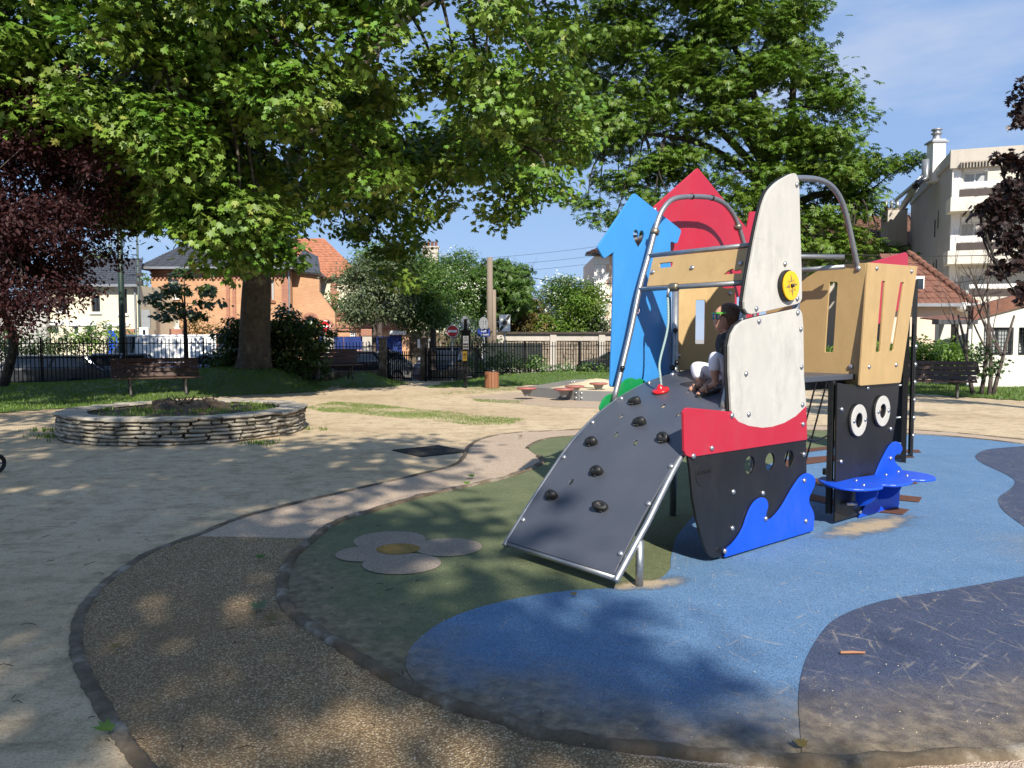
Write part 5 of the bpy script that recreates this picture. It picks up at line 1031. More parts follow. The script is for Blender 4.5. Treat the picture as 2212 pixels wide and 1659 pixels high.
# small dark street tree before the brick house
lb = fill([(325, 640), (350, 600), (390, 585), (430, 590), (450, 610), (490, 640), (480, 665), (430, 680), (400, 700), (350, 690), (325, 670)], 27.5, .3, .8, 9, 34)
bush('small_tree', 'small dark round-leaved tree standing before the orange brick house', lb, 'leaf_dark', .17, 150, ap(403, 795, 27.6), 'tree', PLANE, .14, None, 8, (ap(400, 690, 27.5), .085, 'bark_dark'), .25, .45)
tr = [
 ('street_tree', 'clipped grey-green street tree in front of the low brick garage', [(742, 600), (770, 565), (830, 558), (870, 575), (880, 640), (870, 680), (800, 690), (755, 685), (738, 650)], 33.5, .62, 'leaf_grey', .13, 520, (808, 742), .12, None),
 ('street_tree', 'bright green street tree with dense crown right of the garage door', [(845, 570), (880, 555), (920, 565), (960, 590), (975, 660), (960, 700), (905, 705), (870, 690), (850, 640)], 34.5, .65, 'leaf_mid', .14, 440, (936, 770), .16, None),
 ('lime_tree', 'fresh yellow-green tree top rising behind the clipped trees', [(775, 560), (805, 540), (840, 545), (870, 560), (868, 600), (775, 600)], 40, .7, 'leaf_fresh', .17, 300, (820, 740), .14, None),
 ('garden_tree', 'bright yellow-green tree beside the tiled roof with chimney', [(880, 580), (915, 562), (945, 580), (950, 640), (890, 640)], 41, .7, 'leaf_fresh', .17, 300, (915, 740), .14, None),
 ('elder_tree', 'white-blossomed elder tree left of the wooden pole', [(945, 580), (985, 558), (1030, 560), (1055, 590), (1060, 660), (1045, 700), (985, 700), (955, 640)], 46, .9, 'leaf_mid', .17, 340, (1005, 745), .14, ('blossom', 26, .13)),
 ('chestnut_tree', 'glossy bright chestnut right of the wooden pole', [(1030, 590), (1065, 570), (1100, 565), (1140, 590), (1135, 640), (1110, 665), (1060, 665), (1030, 640)], 46, .9, 'leaf_mid', .28, 120, (1085, 745), .16, None),
 ('elder_tree', 'white-blossomed elder beside the thin grey pole', [(1170, 625), (1200, 602), (1250, 605), (1275, 625), (1270, 690), (1180, 700)], 48, .9, 'leaf_mid', .18, 320, (1220, 745), .14, ('blossom', 24, .15)),
 ('conifer_tree', 'feathery dark green tree touching the pink house', [(1240, 625), (1275, 605), (1290, 640), (1292, 705), (1235, 710), (1230, 660)], 47, .8, 'leaf_chestnut', .16, 380, (1262, 745), .14, None),
 ('photinia_bush', 'red-tipped shrub above the stone wall near the wooden pole', [(1070, 665), (1100, 655), (1150, 660), (1165, 690), (1160, 722), (1075, 722)], 47, .7, 'leaf_olive', .17, 340, (1115, 735), .1, None),
 ('garden_shrub', 'bright green shrub above the middle of the stone wall', [(1150, 700), (1190, 685), (1240, 700), (1245, 722), (1150, 722)], 47, .6, 'leaf_fresh', .17, 300, (1195, 735), .1, None),
 ('garden_shrub', 'grey-green leafy shrub against the pink house wall', [(1245, 705), (1270, 680), (1300, 690), (1318, 705), (1318, 722), (1245, 722)], 47, .5, 'leaf_grey', .17, 320, (1285, 735), .1, None),
 ('backdrop_tree', 'grey-green tree mass behind the bare shrub', [(1095, 640), (1150, 630), (1180, 650), (1175, 700), (1095, 700)], 49, .9, 'leaf_grey', .24, 70, (1140, 745), .14, None),
 ('garden_tree', 'leafy green tree between brick house and cream villa', [(700, 640), (725, 630), (745, 660), (745, 700), (710, 690)], 45, .6, 'leaf_mid', .2, 90, (722, 745), .12, None),
 ('far_conifer', 'pale feathery spruce top behind the cream house', [(165, 560), (215, 530), (250, 525), (262, 545), (240, 580), (180, 590)], 55, .9, 'leaf_grey', .3, 50, (215, 745), .2, None),
 ('far_tree', 'small rounded green tree top between cream and brick houses', [(268, 590), (290, 575), (312, 590), (312, 612), (268, 612)], 50, .6, 'leaf_mid', .25, 80, (290, 745), .14, None),
 ('far_tree', 'wispy tall tree beside the clay chimney pots', [(905, 545), (912, 520), (922, 525), (925, 560), (905, 565)], 55, .4, 'leaf_grey', .22, 40, (915, 745), .1, None)]
for i, (nm, lab, pxs, Y, r, mat, sz, dens, bp, tr_, ex) in enumerate(tr):
    lb = fill(pxs, Y, r, r*1.2, 20+i); base = ap(bp[0], bp[1], Y); base.z = -.5 if Y < 38 else 0
    if lb: bush(nm, lab, lb, mat, sz, dens, base, 'bush' if ('shrub' in nm or 'bush' in nm) else 'tree', PALM if nm == 'chestnut_tree' else OVATE, r*.28, None, 60+i, (ap(bp[0], max(p[1] for p in pxs)-25, Y), tr_), .3, .9, ex)
# dark mass of trees behind the gate: a shaded wood beyond the street
lb = fill([(905, 690), (1060, 690), (1060, 745), (905, 745)], 45, .9, .8, 91); bush('garden_hedge', 'dark ivy hedge behind the no-entry sign', lb, 'leaf_dark', .2, 70, ap(985, 760, 45.5), 'hedge', OVATE, .3, None, 92)
# bare shrub with grey twigs, top of the garden wall
def bare_tree(name, label, base, stems, spread, h, seed, mat='bark_grey', r0=.07, twigs=5, cat='tree'):
    r = thing(name, label, cat, base); rn = random.Random(seed); b0 = MB(); b1 = MB()
    def grow(b, p, d, L, rad, lev):
        pts = [p]; q = p.copy(); dd = d.copy()
        for k in range(4): dd = (dd+Vector((rn.uniform(-.12, .12), rn.uniform(-.12, .12), .05))).normalized(); q = q+dd*L/4; pts.append(q.copy())
        b.tube(pts, [rad*(1-.14*k) for k in range(5)], 7 if lev < 2 else 4)
        if lev < 5:
            for k in range(2 if lev == 0 else rn.choice((2, 3))):
                a = pts[rn.choice((2, 3, 4))]; e = (dd+Vector((rn.uniform(-.7, .7), rn.uniform(-.7, .7), rn.uniform(-.05, .35)))).normalized(); grow(b1, a, e, L*rn.uniform(.55, .8), rad*.5, lev+1)
    for (ox, oy, dx, dy) in stems: grow(b0, Vector(base)+Vector((ox, oy, -.1)), Vector((dx, dy, 1)).normalized(), h*.42, r0, 0)
    b0.build('trunk', mat, r, smooth=True); b1.build('branches', mat, r); return r
bt = ap(2125, 800, 21.2); bt.z = 0
bare_tree('bare_tree', 'leafless multi-stemmed small tree before the white outbuilding', bt, [(-.25, 0, -.22, 0), (0, .1, .0, 0), (.25, 0, .2, 0), (.1, -.1, .08, .1)], 1, 5.6, 5, 'bark_grey', .062)
bsx = ap(1135, 700, 47); bsx.z = 1.5; bare_tree('bare_shrub', 'bare twiggy grey shrub rising behind the stone wall', bsx, [(0, 0, 0, 0)], 1, 4.6, 8, 'bark_grey', .1, cat='shrub')
lb = fill([(2090, 760), (2130, 745), (2165, 770), (2160, 805), (2095, 808)], 21.4, .28, .3, 33); bush('shrub', 'dark leafy shrub at the foot of the bare tree', lb, 'leaf_dark', .14, 120, ap(2130, 812, 21.3), 'bush', OVATE, .14, None, 34)
yt = ap(1030, 790, 29.2); yt.z = .1; lb = fill([(1012, 730), (1040, 722), (1062, 735), (1060, 765), (1015, 765)], 29.2, .3, .3, 35); bush('young_tree', 'thin young tree with forked pale stem beside the notice post', lb, 'leaf_dark', .12, 70, yt, 'tree', OVATE, .14, None, 36, (ap(1030, 765, 29.2), .035))

# ---------------------------------------------------------------- buildings
ZR = zm(3000, 400, 1.508); Z1 = zm(0, 800, 1.8434); Z2 = zm(700, 800, 2.37); Z3 = zm(1150, 850, 2.5525); Z4 = zm(1700, 850, 2.37)
def fp(x, y, O, X):
    """sighting on a vertical facade plane -> (along, height)"""
    O = Vector(O); X = Vector(X).normalized(); N = X.cross(UP); d = ray(x, y); P = CAMP+d*((O-CAMP).dot(N)/d.dot(N)); return ((P-O).dot(X), P.z)
class Facade:
    def __init__(s, root, O, X): s.r = root; s.O = Vector(O); s.X = Vector(X).normalized(); s.N = s.X.cross(UP)
    def at(s, a, z, n=0): return s.O+s.X*a+UP*z+s.N*n
    def px(s, x, y): return fp(x, y, s.O, s.X)
    def rect(s, Zf, x0, y0, x1, y1):
        a0, z1 = s.px(*Zf(x0, y0)); a1, z0 = s.px(*Zf(x1, y1)); return (a0, z0, a1, z1)
    def wall(s, outline, wins, mat, th=.3, name='wall'):
        return panel(name, outline, [[(a0, z0), (a1, z0), (a1, z1), (a0, z1)] if len(q) == 4 else q[4] for q in wins for (a0, z0, a1, z1) in [q[:4]]], th, s.O-s.N*(th/2), s.X, UP, mat, s.r, .001)
    def box(s, name, a0, z0, a1, z1, n0, n1, mat, parent=None, bevel=0):
        c = s.at((a0+a1)/2, (z0+z1)/2, (n0+n1)/2); return MB().box(c, (a1-a0, abs(n1-n0), z1-z0), Matrix((s.X, s.N, UP)).transposed()).build(name, mat, parent or s.r, bevel=bevel)
    def window(s, q, pane='glass', fr='trim', cols=2, rows=1, rec=.14, sill=True, bars=False, fw=.06):
        a0, z0, a1, z1 = q[:4]; w = s.box('window', a0, z0, a1, z1, -rec-.03, -rec, pane)
        for i in range(cols+1):
            a = a0+(a1-a0)*i/cols; a = min(max(a, a0+fw/2), a1-fw/2); s.box('frame', a-fw/2, z0+.002, a+fw/2, z1-.002, -rec+.003, -rec+.05, fr, w)
        for i in range(rows+1):
            z = z0+(z1-z0)*i/rows; z = min(max(z, z0+fw/2), z1-fw/2); s.box('frame', a0+.002, z-fw/2, a1-.002, z+fw/2, -rec+.001, -rec+.045, fr, w)
        if sill: s.box('sill', a0-.08, z0-.12, a1+.08, z0-.005, .002, .09, fr if fr != 'dark_steel' else 'trim', w)
        if bars:
            b = MB(); k = int((a1-a0)/.09)
            for i in range(k+1): b.box(s.at(a0+(a1-a0)*i/k, (z0+z1)/2, .02), (.014, .014, z1-z0), Matrix((s.X, s.N, UP)).transposed())
            for i in range(8): b.box(s.at((a0+a1)/2, z0+(z1-z0)*i/7, .022), (a1-a0, .012, .014), Matrix((s.X, s.N, UP)).transposed())
            b.build('grille', 'dark_steel', w)
        return w
def tiled(name, root, A, B, C, D, mat, rows, cols, kind=True, th=.03):
    """sloping roof A,B = eave left/right, C,D = ridge right/left, laid with stepped tiles"""
    A, B, C, D = map(Vector, (A, B, C, D)); n = (B-A).cross(D-A).normalized()
    if n.z < 0: n = -n
    base = MB().prism([A, B, C, D], n*-.08).build(name, mat, root); b = MB()
    for i in range(rows):
        k0, k1 = i/rows, (i+1)/rows; L0, R0 = A.lerp(D, k0), B.lerp(C, k0); L1, R1 = A.lerp(D, k1), B.lerp(C, k1)
        W0 = (R0-L0).length; m = max(1, int(cols*W0/(B-A).length)); off = .5*(i % 2)/m
        for j in range(m):
            u0, u1 = min(1, j/m+off*0), (j+.94)/m; z = th*(1+.35*math.sin(i*7.3+j*3.1)); P = [L0.lerp(R0, u0), L0.lerp(R0, u1), L1.lerp(R1, u1), L1.lerp(R1, u0)]
            if kind: b.add([P[0]+n*z, P[1]+n*z, P[2]+n*.006, P[3]+n*.006, P[0], P[1]], [(0, 1, 2, 3), (4, 5, 1, 0)])
            else:
                q = MB().add([P[0]+n*z, P[1]+n*z, P[2]+n*.006, P[3]+n*.006, P[0], P[1], P[2], P[3]], [(0, 1, 2, 3), (4, 5, 1, 0), (5, 6, 2, 1), (7, 4, 0, 3)]); q.build('tile', mat, base)
    if kind: o = b.build('tiles', mat, base); o['kind'] = 'stuff'
    return base
# cream house on the far left
H = thing('cream_house', 'cream two-storey house with slate roof behind the cars on the left', 'house', (-22, 38, 0)); f = Facade(H, (-30, 38, 0), (1, 0, 0))
aR, zE = f.px(297, 616); aL = f.px(99, 616)[0]
wins = [f.rect(Z1, *q) for q in ((388, 480, 452, 650), (622, 545, 686, 658), (815, 500, 872, 668), (352, 752, 402, 815), (492, 752, 537, 815), (580, 752, 625, 815), (726, 760, 768, 815))]
f.wall([(aL, 0), (aR, 0), (aR, zE), (aL, zE)], wins, 'cream')
for i, q in enumerate(wins): f.window(q, 'glass', 'dark_steel' if i < 3 else 'trim', 2 if i < 3 else 1, 1, .15, i < 3)
for q in ((318, 722, 442, 750), (468, 728, 664, 754), (706, 735, 886, 758), (795, 478, 905, 500)):
    a0, z0, a1, z1 = f.rect(Z1, *q); f.box('lintel', a0, z0, a1, z1, .003, .07, 'trim')
f.box('side_wall', aL, 0, aL+.02, zE, -8, -.3, 'cream'); f.box('side_wall', aR-.28, 0, aR, zE, -8, -.302, 'cream')
A = f.at(aL-.3, zE, .35); B = f.at(aR+.25, zE, .35); C = f.at(aR-1.6, zE+1.7, -4); D = f.at(aL-.3, zE+1.7, -4); tiled('roof', H, A, B, C, D, 'slate', 14, 30)
f.box('gutter', aL-.3, zE-.1, aR+.25, zE+.02, .36, .46, 'zinc'); MB().cyl(f.at(aR-.1, .2, .08), f.at(aR-.1, zE, .08), .05, 8).build('downpipe', 'zinc', H)
f2 = Facade(H, (-30, 37.6, 0), (1, 0, 0)); ga = f2.px(*Z1(205, 700))[0]; gz = f2.px(*Z1(205, 690))[1]; q = f2.rect(Z1, 20, 735, 190, 830); a_l = f2.px(-60, 700)[0]
f2.wall([(a_l, 0), (f2.px(*Z1(312, 700))[0], 0), (f2.px(*Z1(312, 700))[0], f2.px(*Z1(312, 640))[1]), (a_l, f2.px(*Z1(0, 640))[1])], [q], 'greyplaster', .3, 'garage_wall'); w = f2.box('garage_door', *q, -.2, -.15, 'greyplaster')
# orange brick house
H = thing('brick_house', 'orange brick house with dark slate hip roof behind the big trunk', 'house', (-16, 43, 0)); f = Facade(H, (-20, 42, 0), (1, 0, 0))
a0, zE = f.px(326, 578); a1 = f.px(627, 578)[0]
wins = [f.rect(Z1, 1150, 395, 1225, 560), f.rect(Z1, 1140, 700, 1225, 765), f.rect(Z2, 680, 510, 755, 750)]
f.wall([(a0, 0), (a1, 0), (a1, zE), (a0, zE)], wins, 'brick'); 
for q in wins: f.window(q, 'curtain', 'bin_wood' if q is wins[2] else 'trim', 2, 1, .16)
for k in range(3): f.box('brick_band', a0-.02*k, zE-.12-.16*k, a1+.02, zE-.02-.16*k, .003, .12-.03*k, 'brick_red')
for x in (360, 415):   # pilaster left of the trunk
    p0 = f.px(*Z2(x, 600)); f.box('pilaster', p0[0]-.18, 1.6, p0[0]+.0, zE-.5, .003, .08, 'brick_red')
q = f.px(*Z2(855, 600)); f.box('pilaster', q[0]-.2, 1.6, q[0]+.2, zE-.45, .003, .10, 'brick_red')
b = MB()
for i in range(34): b.box(f.at(a0+(a1-a0)*(i+.5)/34, zE-.55, .05), (.1, .1, .16))
b.build('dentil_course', 'brick_red', H)['kind'] = 'stuff'
zR = ap(480, 527, 46)[2]; tiled('roof', H, f.at(a0-.6, zE-.05, .5), f.at(a1+.5, zE-.05, .5), Vector(ap(600, 527, 46)), Vector(ap(400, 527, 46)), 'slate', 16, 34)
MB().prism([f.at(a1+.5, zE-.05, .5), f.at(a1+.5, zE-.05, -8), Vector(ap(600, 527, 46))], (0, 0, -.05)).build('roof_end', 'slate', H); MB().prism([f.at(a0-.6, zE-.05, .5), f.at(a0-.6, zE-.05, -8), Vector(ap(400, 527, 46))], (0, 0, -.05)).build('roof_end', 'slate', H)
MB().cyl(f.at(a1-.05, .3, .1), f.at(a1-.05, zE, .1), .055, 8).build('downpipe', 'zinc', H); f.box('gutter', a0-.6, zE-.12, a1+.5, zE, .5, .62, 'zinc'); f.box('side_wall', a0, 0, a0+.28, zE, -7, -.302, 'brick')
fw = Facade(H, (-20, 42.5, 0), (1, 0, 0)); P = [fw.px(*Z2(x, y)) for x, y in ((885, 490), (1150, 520), (1150, 672), (1288, 862))]
def archw(x, y, rx, hgt):
    c = fw.px(*Z2(x, y)); r_ = rx/2.37*.582/FPX*42.5; return [(c[0]-r_, c[1]-hgt), (c[0]+r_, c[1]-hgt)]+[(c[0]+r_*math.cos(t), c[1]+r_*math.sin(t)) for t in [math.pi*i/10 for i in range(11)]], c, r_
ars = [archw(1072, 925, 38, .8), archw(1212, 985, 38, .8)]
fw.wall([(P[0][0], 0), (P[3][0], 0), P[3], P[2], P[1], P[0]], [(0, 0, 0, 0, a[0]) for a in ars], 'brick', .3, 'wing_wall')
for outl, c, r_ in ars:
    w = fw.box('window', c[0]-r_, c[1]-.8, c[0]+r_, c[1]+r_, -.25, -.2, 'glass'); b = MB()
    for i in range(5): b.box(fw.at(c[0]-r_+2*r_*i/4, c[1]-.2, -.1), (.03, .03, 1.2))
    b.build('grille', 'dark_steel', w); b = MB()
    for i in range(13):
        t = math.pi*i/12; b.box(fw.at(c[0]+(r_+.12)*math.cos(t), c[1]+(r_+.12)*math.sin(t), .03), (.1, .1, .2), Matrix.Rotation(-(t-math.pi/2), 3, 'Y'))
    b.build('brick_arch', 'brick_red', H)['kind'] = 'stuff'
tiled('wing_roof', H, fw.at(P[0][0], P[0][1]+.05, .3), fw.at(P[1][0]+.15, P[1][1]+.02, .3), fw.at(P[1][0]-.8, P[1][1]+1.3, -3), fw.at(P[0][0], P[0][1]+1.5, -3), 'slate', 8, 14)
# villa behind with orange tile roof
H = thing('cream_villa', 'cream villa with orange tile roof and brick quoins behind the brick house', 'house', (-12, 49, 0)); f = Facade(H, (-15, 48.5, 0), (1, 0, 0)); a0, zE = f.px(660, 600); a1, _ = f.px(775, 600)
f.wall([(a0, 0), (a1, 0), (a1, zE), (a0, zE)], [], 'cream'); tiled('roof', H, f.at(a0-.4, zE, .4), f.at(a1+.4, zE, .4), Vector(ap(700, 515, 53)), Vector(ap(630, 515, 53)), 'tile_orange', 16, 22)
q = f.px(*Z2(1290, 600))[0]; 
for i in range(14): f.box('quoin', q-.3, zE-3.6+.26*i, q+(.1 if i % 2 else .25), zE-3.4+.26*i, .003, .06, 'brick_red')
H = thing('tiled_house', 'house with worn orange tile roof and clay chimney pots behind the street trees', 'house', (-6, 56, 0)); f = Facade(H, (-9, 55, 0), (1, 0, 0)); a0, zE = f.px(860, 612); a1, _ = f.px(965, 612); f.wall([(a0, 0), (a1, 0), (a1, zE), (a0, zE)], [], 'cream')
tiled('roof', H, f.at(a0-.3, zE, .3), f.at(a1+.3, zE, .3), Vector(ap(945, 570, 58)), Vector(ap(880, 562, 58)), 'tile_orange', 10, 24)
c = ap(930, 573, 56.5); ch = MB().box(c+UP*.3, (1.15, .6, 2.0)).box(c+UP*1.28, (1.3, .75, .12)).build('chimney', 'rough_conc', H)
for i in range(4): MB().cyl(c+Vector((-.4+.27*i, 0, 1.3)), c+Vector((-.4+.27*i, 0, 1.7)), .1, 8).build('chimney_pot', 'tile_red', ch)
# low garage row
H = thing('brick_garage', 'low red brick garage with corbelled parapet and blue door', 'garage', (-7, 43, 0)); f = Facade(H, (-10, 43.2, 0), (1, 0, 0)); a0, zt = f.px(*Z3(240, 812)); a1, zt2 = f.px(*Z3(935, 830))
q1 = f.rect(Z3, 755, 1005, 875, 1235); q2 = f.rect(Z3, 380, 968, 440, 1032); q3 = f.rect(Z3, 315, 970, 378, 1090); q1 = (q1[0], 0.02, q1[2], q1[3])
f.wall([(a0, 0), (a1, 0), (a1, zt), (a0, zt)], [q1, q2], 'brick'); f.window(q2, 'glass', 'trim', 3, 3, .1, False, False, .04); d = f.box('garage_door', *q1, -.2, -.15, 'blue_sheet')
for i in range(6): f.box('door_board', q1[0]+.02, q1[1]+(q1[3]-q1[1])*i/6+.02, q1[2]-.02, q1[1]+(q1[3]-q1[1])*(i+1)/6-.02, -.148, -.13, 'blue_sheet', d)
q = f.rect(Z3, 752, 962, 912, 1002); f.box('lintel', *q, .003, .12, 'trim'); f.box('coping', a0, zt, a1, zt+.1, -.3, .1, 'tile_red')
z_ = f.px(*Z3(500, 920))[1]; f.box('cornice', a0, z_-.08, a1, z_+.12, .003, .22, 'brick_red'); b = MB()
for i in range(60): b.box(f.at(a0+(a1-a0)*(i+.5)/60, z_-.17, .07), (.07, .14, .14))
b.build('dentil_course', 'brick_red', H)['kind'] = 'stuff'; b = MB()
for i in range(24): b.box(f.at(a0+(a1-a0)*(i+.5)/24, zt-.2, .04), (.16, .08, .25))
b.build('parapet_corbel', 'brick_red', H)['kind'] = 'stuff'
# blue sheet garden fence on rubble wall in front of the brick house
def rubble(root, A, B, z0, z1, seed, s=.3, name='stones'):
    A = Vector(A); B = Vector(B); u = (B-A).normalized(); n = u.cross(UP); L = (B-A).length; rn = random.Random(seed); b = MB(); z = z0
    while z < z1-.03:
        h = min(rn.uniform(.5, .8)*s, z1-z); a = rn.uniform(-.2, 0)
        while a < L:
            w = rn.uniform(.6, 1.5)*s; c = A+u*min(max(a+w/2, w/2), L-w/2)+UP*(z+h/2)+n*rn.uniform(.0, .04); vs = [c+u*(sx*w*.47+rn.uniform(-.04, .04)*s*2)+UP*(sz*h*.46+rn.uniform(-.03, .03)*s*2)+n*(.05 if sy > 0 else -.1)*(1 if sy < 0 else rn.uniform(.5, 1.2)) for sx in (-1, 1) for sy in (-1, 1) for sz in (-1, 1)]
            b.add(vs, [(0, 1, 3, 2), (4, 6, 7, 5), (0, 4, 5, 1), (2, 3, 7, 6), (0, 2, 6, 4), (1, 5, 7, 3)]); a += w
        z += h
    o = b.build(name, 'wall_stone', root, bevel=0); o['kind'] = 'stuff'; return o
def gwall(label, x0, x1, Y, topy, midy, piers=()):
    A = ap(x0, midy, Y); B = ap(x1, midy, Y); A.z = B.z = 0; zm_ = ap(x0, midy, Y).z; zt = ap(x0, topy, Y).z; r = thing('garden_wall', label, 'wall', A, 0, 'garden walls along the street'); MB().bar(A+UP*zm_/2+Vector((0, .12, 0)), B+UP*zm_/2+Vector((0, .12, 0)), .2, zm_).build('core', 'mortar', r); rubble(r, A, B, 0, zm_, int(x0), .34); MB().bar(A+UP*(zm_+.03), B+UP*(zm_+.03), .36, .06).build('coping', 'brick_red', r)
    n = max(1, int((B-A).length/1.2))
    for i in range(n):
        p0 = A.lerp(B, i/n); p1 = A.lerp(B, (i+.985)/n); MB().bar(p0+UP*(zm_+.1+(zt-zm_-.1)/2), p1+UP*(zm_+.1+(zt-zm_-.1)/2), .04, zt-zm_-.1).build('blue_panel', 'blue_sheet', r)
    for x in piers: P = ap(x, midy, Y-.1); P.z = 0; MB().box(P+UP*(zt+.1)/2, (.5, .4, zt+.1)).build('pier', 'rough_conc', r, bevel=.02); MB().box(P+UP*(zt+.2), (.62, .5, .35)).build('pier_cap', 'brick_red', r, bevel=.03)
gwall('rubble wall topped with blue sheet panels below the brick house, left of trunk', 255, 500, 38.2, 727, 757, (282, 385))
gwall('rubble wall topped with blue sheet panels between bush and garage', 690, 850, 39.5, 727, 760, (712, 795))
r = thing('garden_gate', 'royal blue sheet gate beside the cream house pier', 'gate', ap(243, 765, 36)); A = ap(236, 760, 36); B = ap(255, 760, 36); A.z = B.z = .05; MB().bar(A+UP*.95, B+UP*.95, .05, 1.8).build('gate_leaf', M['wave_board'], r); MB().bar(A-Vector((.08, 0, 0)), A-Vector((.08, 0, 0))+UP*2, .1, .1, Vector((1, 0, 0))).build('post', 'rough_conc', r)
# dark garden wall with notice boards and railing behind the gate
r = thing('garden_wall', 'dark weathered wall with notice boards behind the park gate', 'wall', ap(930, 760, 44)); A = ap(880, 790, 44.3); B = ap(1040, 790, 44.3); A.z = B.z = 0; MB().bar(A+UP*.95, B+UP*.95, .3, 1.9).build('wall', 'concrete', r)
for x0, x1 in ((902, 912), (917, 923), (926, 934)):
    P = ap((x0+x1)/2, 742, 43.9); MB().box(P, ((x1-x0)/FPX*44, .05, .5)).build('notice_board', 'sign_white', r)
b = MB()
for i in range(16): b.box(ap(975+i*4.2, 722, 43.6), (.03, .03, 1.7))
b.build('wall_railing', 'green_paint', r)['kind'] = 'stuff'
# rubble street wall on the right of the poles
r = thing('stone_wall', 'long rubble stone street wall with pale coping behind the railing', 'wall', ap(1200, 790, 45.5)); A = ap(1045, 790, 45.5); B = ap(1440, 790, 45.5); A.z = B.z = 0; zt = ap(1200, 719, 45.5).z; MB().bar(A+UP*zt/2+Vector((0, .2, 0)), B+UP*zt/2+Vector((0, .2, 0)), .36, zt).build('core', 'mortar', r); rubble(r, A, B, 0, zt-.5, 3, .36)
MB().bar(A+UP*(zt-.24)-Vector((0, .02, 0)), B+UP*(zt-.24)-Vector((0, .02, 0)), .2, .44).build('pale_band', 'rough_conc', r); MB().bar(A+UP*zt, B+UP*zt, .6, .12).build('coping', 'mortar', r)
for x in (1080, 1195, 1300, 1420): P = ap(x, 750, 45.35); P.z = 0; MB().box(P+UP*(zt-.1)/2, (.36, .16, zt-.12)).build('pilaster', 'rough_conc', r)
r = thing('sheet_fence', 'dark green sheet-metal fence in front of the stone wall', 'fence', ap(1110, 790, 41)); A = ap(1043, 790, 41); B = ap(1172, 790, 41); A.z = B.z = 0; zt = ap(1100, 741, 41).z
for i in range(8): p0 = A.lerp(B, i/8); p1 = A.lerp(B, (i+.98)/8); MB().bar(p0+UP*zt/2, p1+UP*zt/2, .06, zt).build('sheet_panel', 'dark_sheet', r)
# pink house behind the blue board
H = thing('pink_house', 'pale pink house with white corner quoins half hidden by the blue board', 'house', (6, 52, 0)); f = Facade(H, (5, 51, 0), (1, 0, 0)); a0, zE = f.px(*Z4(1200, 235)); a1 = f.px(1450, 560)[0]
f.wall([(a0, 0), (a1, 0), (a1, zE), (a0, zE)], [], 'pinkplaster'); zb = f.px(*Z4(1250, 620))[1]; f.box('string_course', a0-.1, zb-.1, a1, zb+.1, .003, .15, 'trim')
for i in range(13):
    w_ = .75 if i % 2 else .95; f.box('quoin', a0-.02, zE-.55-.5*i, a0+w_, zE-.07-.5*i, .003, .07, 'trim')
f.box('downpipe', a0+1.45, 0, a0+1.57, zE, .07, .17, 'zinc'); f.box('eave', a0-.6, zE+.02, a1, zE+.14, -.3, .6, 'slate'); tiled('roof', H, f.at(a0-.6, zE+.15, .6), f.at(a1, zE+.15, .6), f.at(a1, zE+2, -5), f.at(a0+3, zE+2, -5), 'tile_orange', 10, 16); f.box('side_wall', a0, 0, a0+.28, zE, -8, -.302, 'pinkplaster')
# apartment block
AO = Vector((23.45, 42, 0)); AX = Vector((math.cos(R(19)), -math.sin(R(19)), 0)); H = thing('apartment_block', 'pale four-storey apartment block with balconies at the right', 'building', AO); f = Facade(H, AO, AX)
zt = f.px(*ZR(770, 250))[1]; W_ = 13.0; wins = [f.rect(ZR, *q) for q in ((868, 362, 1000, 470), (852, 642, 1004, 762), (840, 932, 990, 1045))]; wins += [(a0+4.2, z0, a1+4.2, z1) for a0, z0, a1, z1 in wins]
f.wall([(0, 0), (W_, 0), (W_, zt), (0, zt)], wins, 'flat_stone')
for i, q in enumerate(wins): f.window(q, 'curtain' if i % 3 != 1 else 'greyplaster', 'trim', 2, 1, .18, False, False, .08); f.box('blind_box', q[0], q[3], q[2], q[3]+.28, .003, .03, 'trim')
SX = Vector((math.sin(R(19)), math.cos(R(19)), 0)); fs = Facade(H, AO+SX*14, -SX); 
fs.wall([(0, 0), (14-.002, 0), (14-.002, zt), (0, zt)], [], 'flat_grey', .3, 'side_wall')
for a, z in ((9.5, 8.0), (10.4, 8.4), (9.4, 5.5), (10.3, 5.6)): fs.box('vent_window', a-.12, z-.5, a+.12, z+.5, .003, .03, 'glass')
f.box('cornice', -.15, zt-.9, W_, zt+.06, .003, .25, 'rough_conc'); fs.box('cornice', .1, zt-.55, 13.9, zt+.05, .003, .1, 'flat_grey'); f.box('corner_band', -.0, 0, .42, zt-.9, .003, .05, 'trim'); MB().box(AO+SX*7+AX*6.4+UP*zt, (12.6, 13.6, .1), Matrix((AX, SX, UP)).transposed()).build('roof', 'rough_conc', H)
for (x0, y0, y1) in ((758, 525, 600), (742, 815, 887)):
    a0, z1 = f.px(*ZR(x0, y0)); z0 = f.px(*ZR(x0, y1))[1]; bl_ = f.box('balcony', a0+.1, z0, W_, z1, .003, 1.25, 'flat_stone'); f.box('panel', a0+.5, z1+.005, W_, z1+.4, 1.1, 1.18, 'balcony_brown', bl_); f.box('rail', a0+.45, z1+.45, W_, z1+.75, 1.08, 1.2, 'trim', bl_)
a0, z1 = f.px(*ZR(870, 1060)); bl_ = f.box('balcony', a0, z1-.9, W_, z1-.05, .003, 1.2, 'flat_stone'); f.box('panel', a0, z1-.045, W_, z1+.35, 1.1, 1.18, 'balcony_brown', bl_); f.box('rail', a0, z1+.4, W_, z1+.6, 1.08, 1.2, 'trim', bl_)
q = f.rect(ZR, 845, 312, 1000, 335); aw = f.box('awning', q[0], q[1]-.02, q[2], q[3], .003, .5, 'cap_stone'); b = MB()
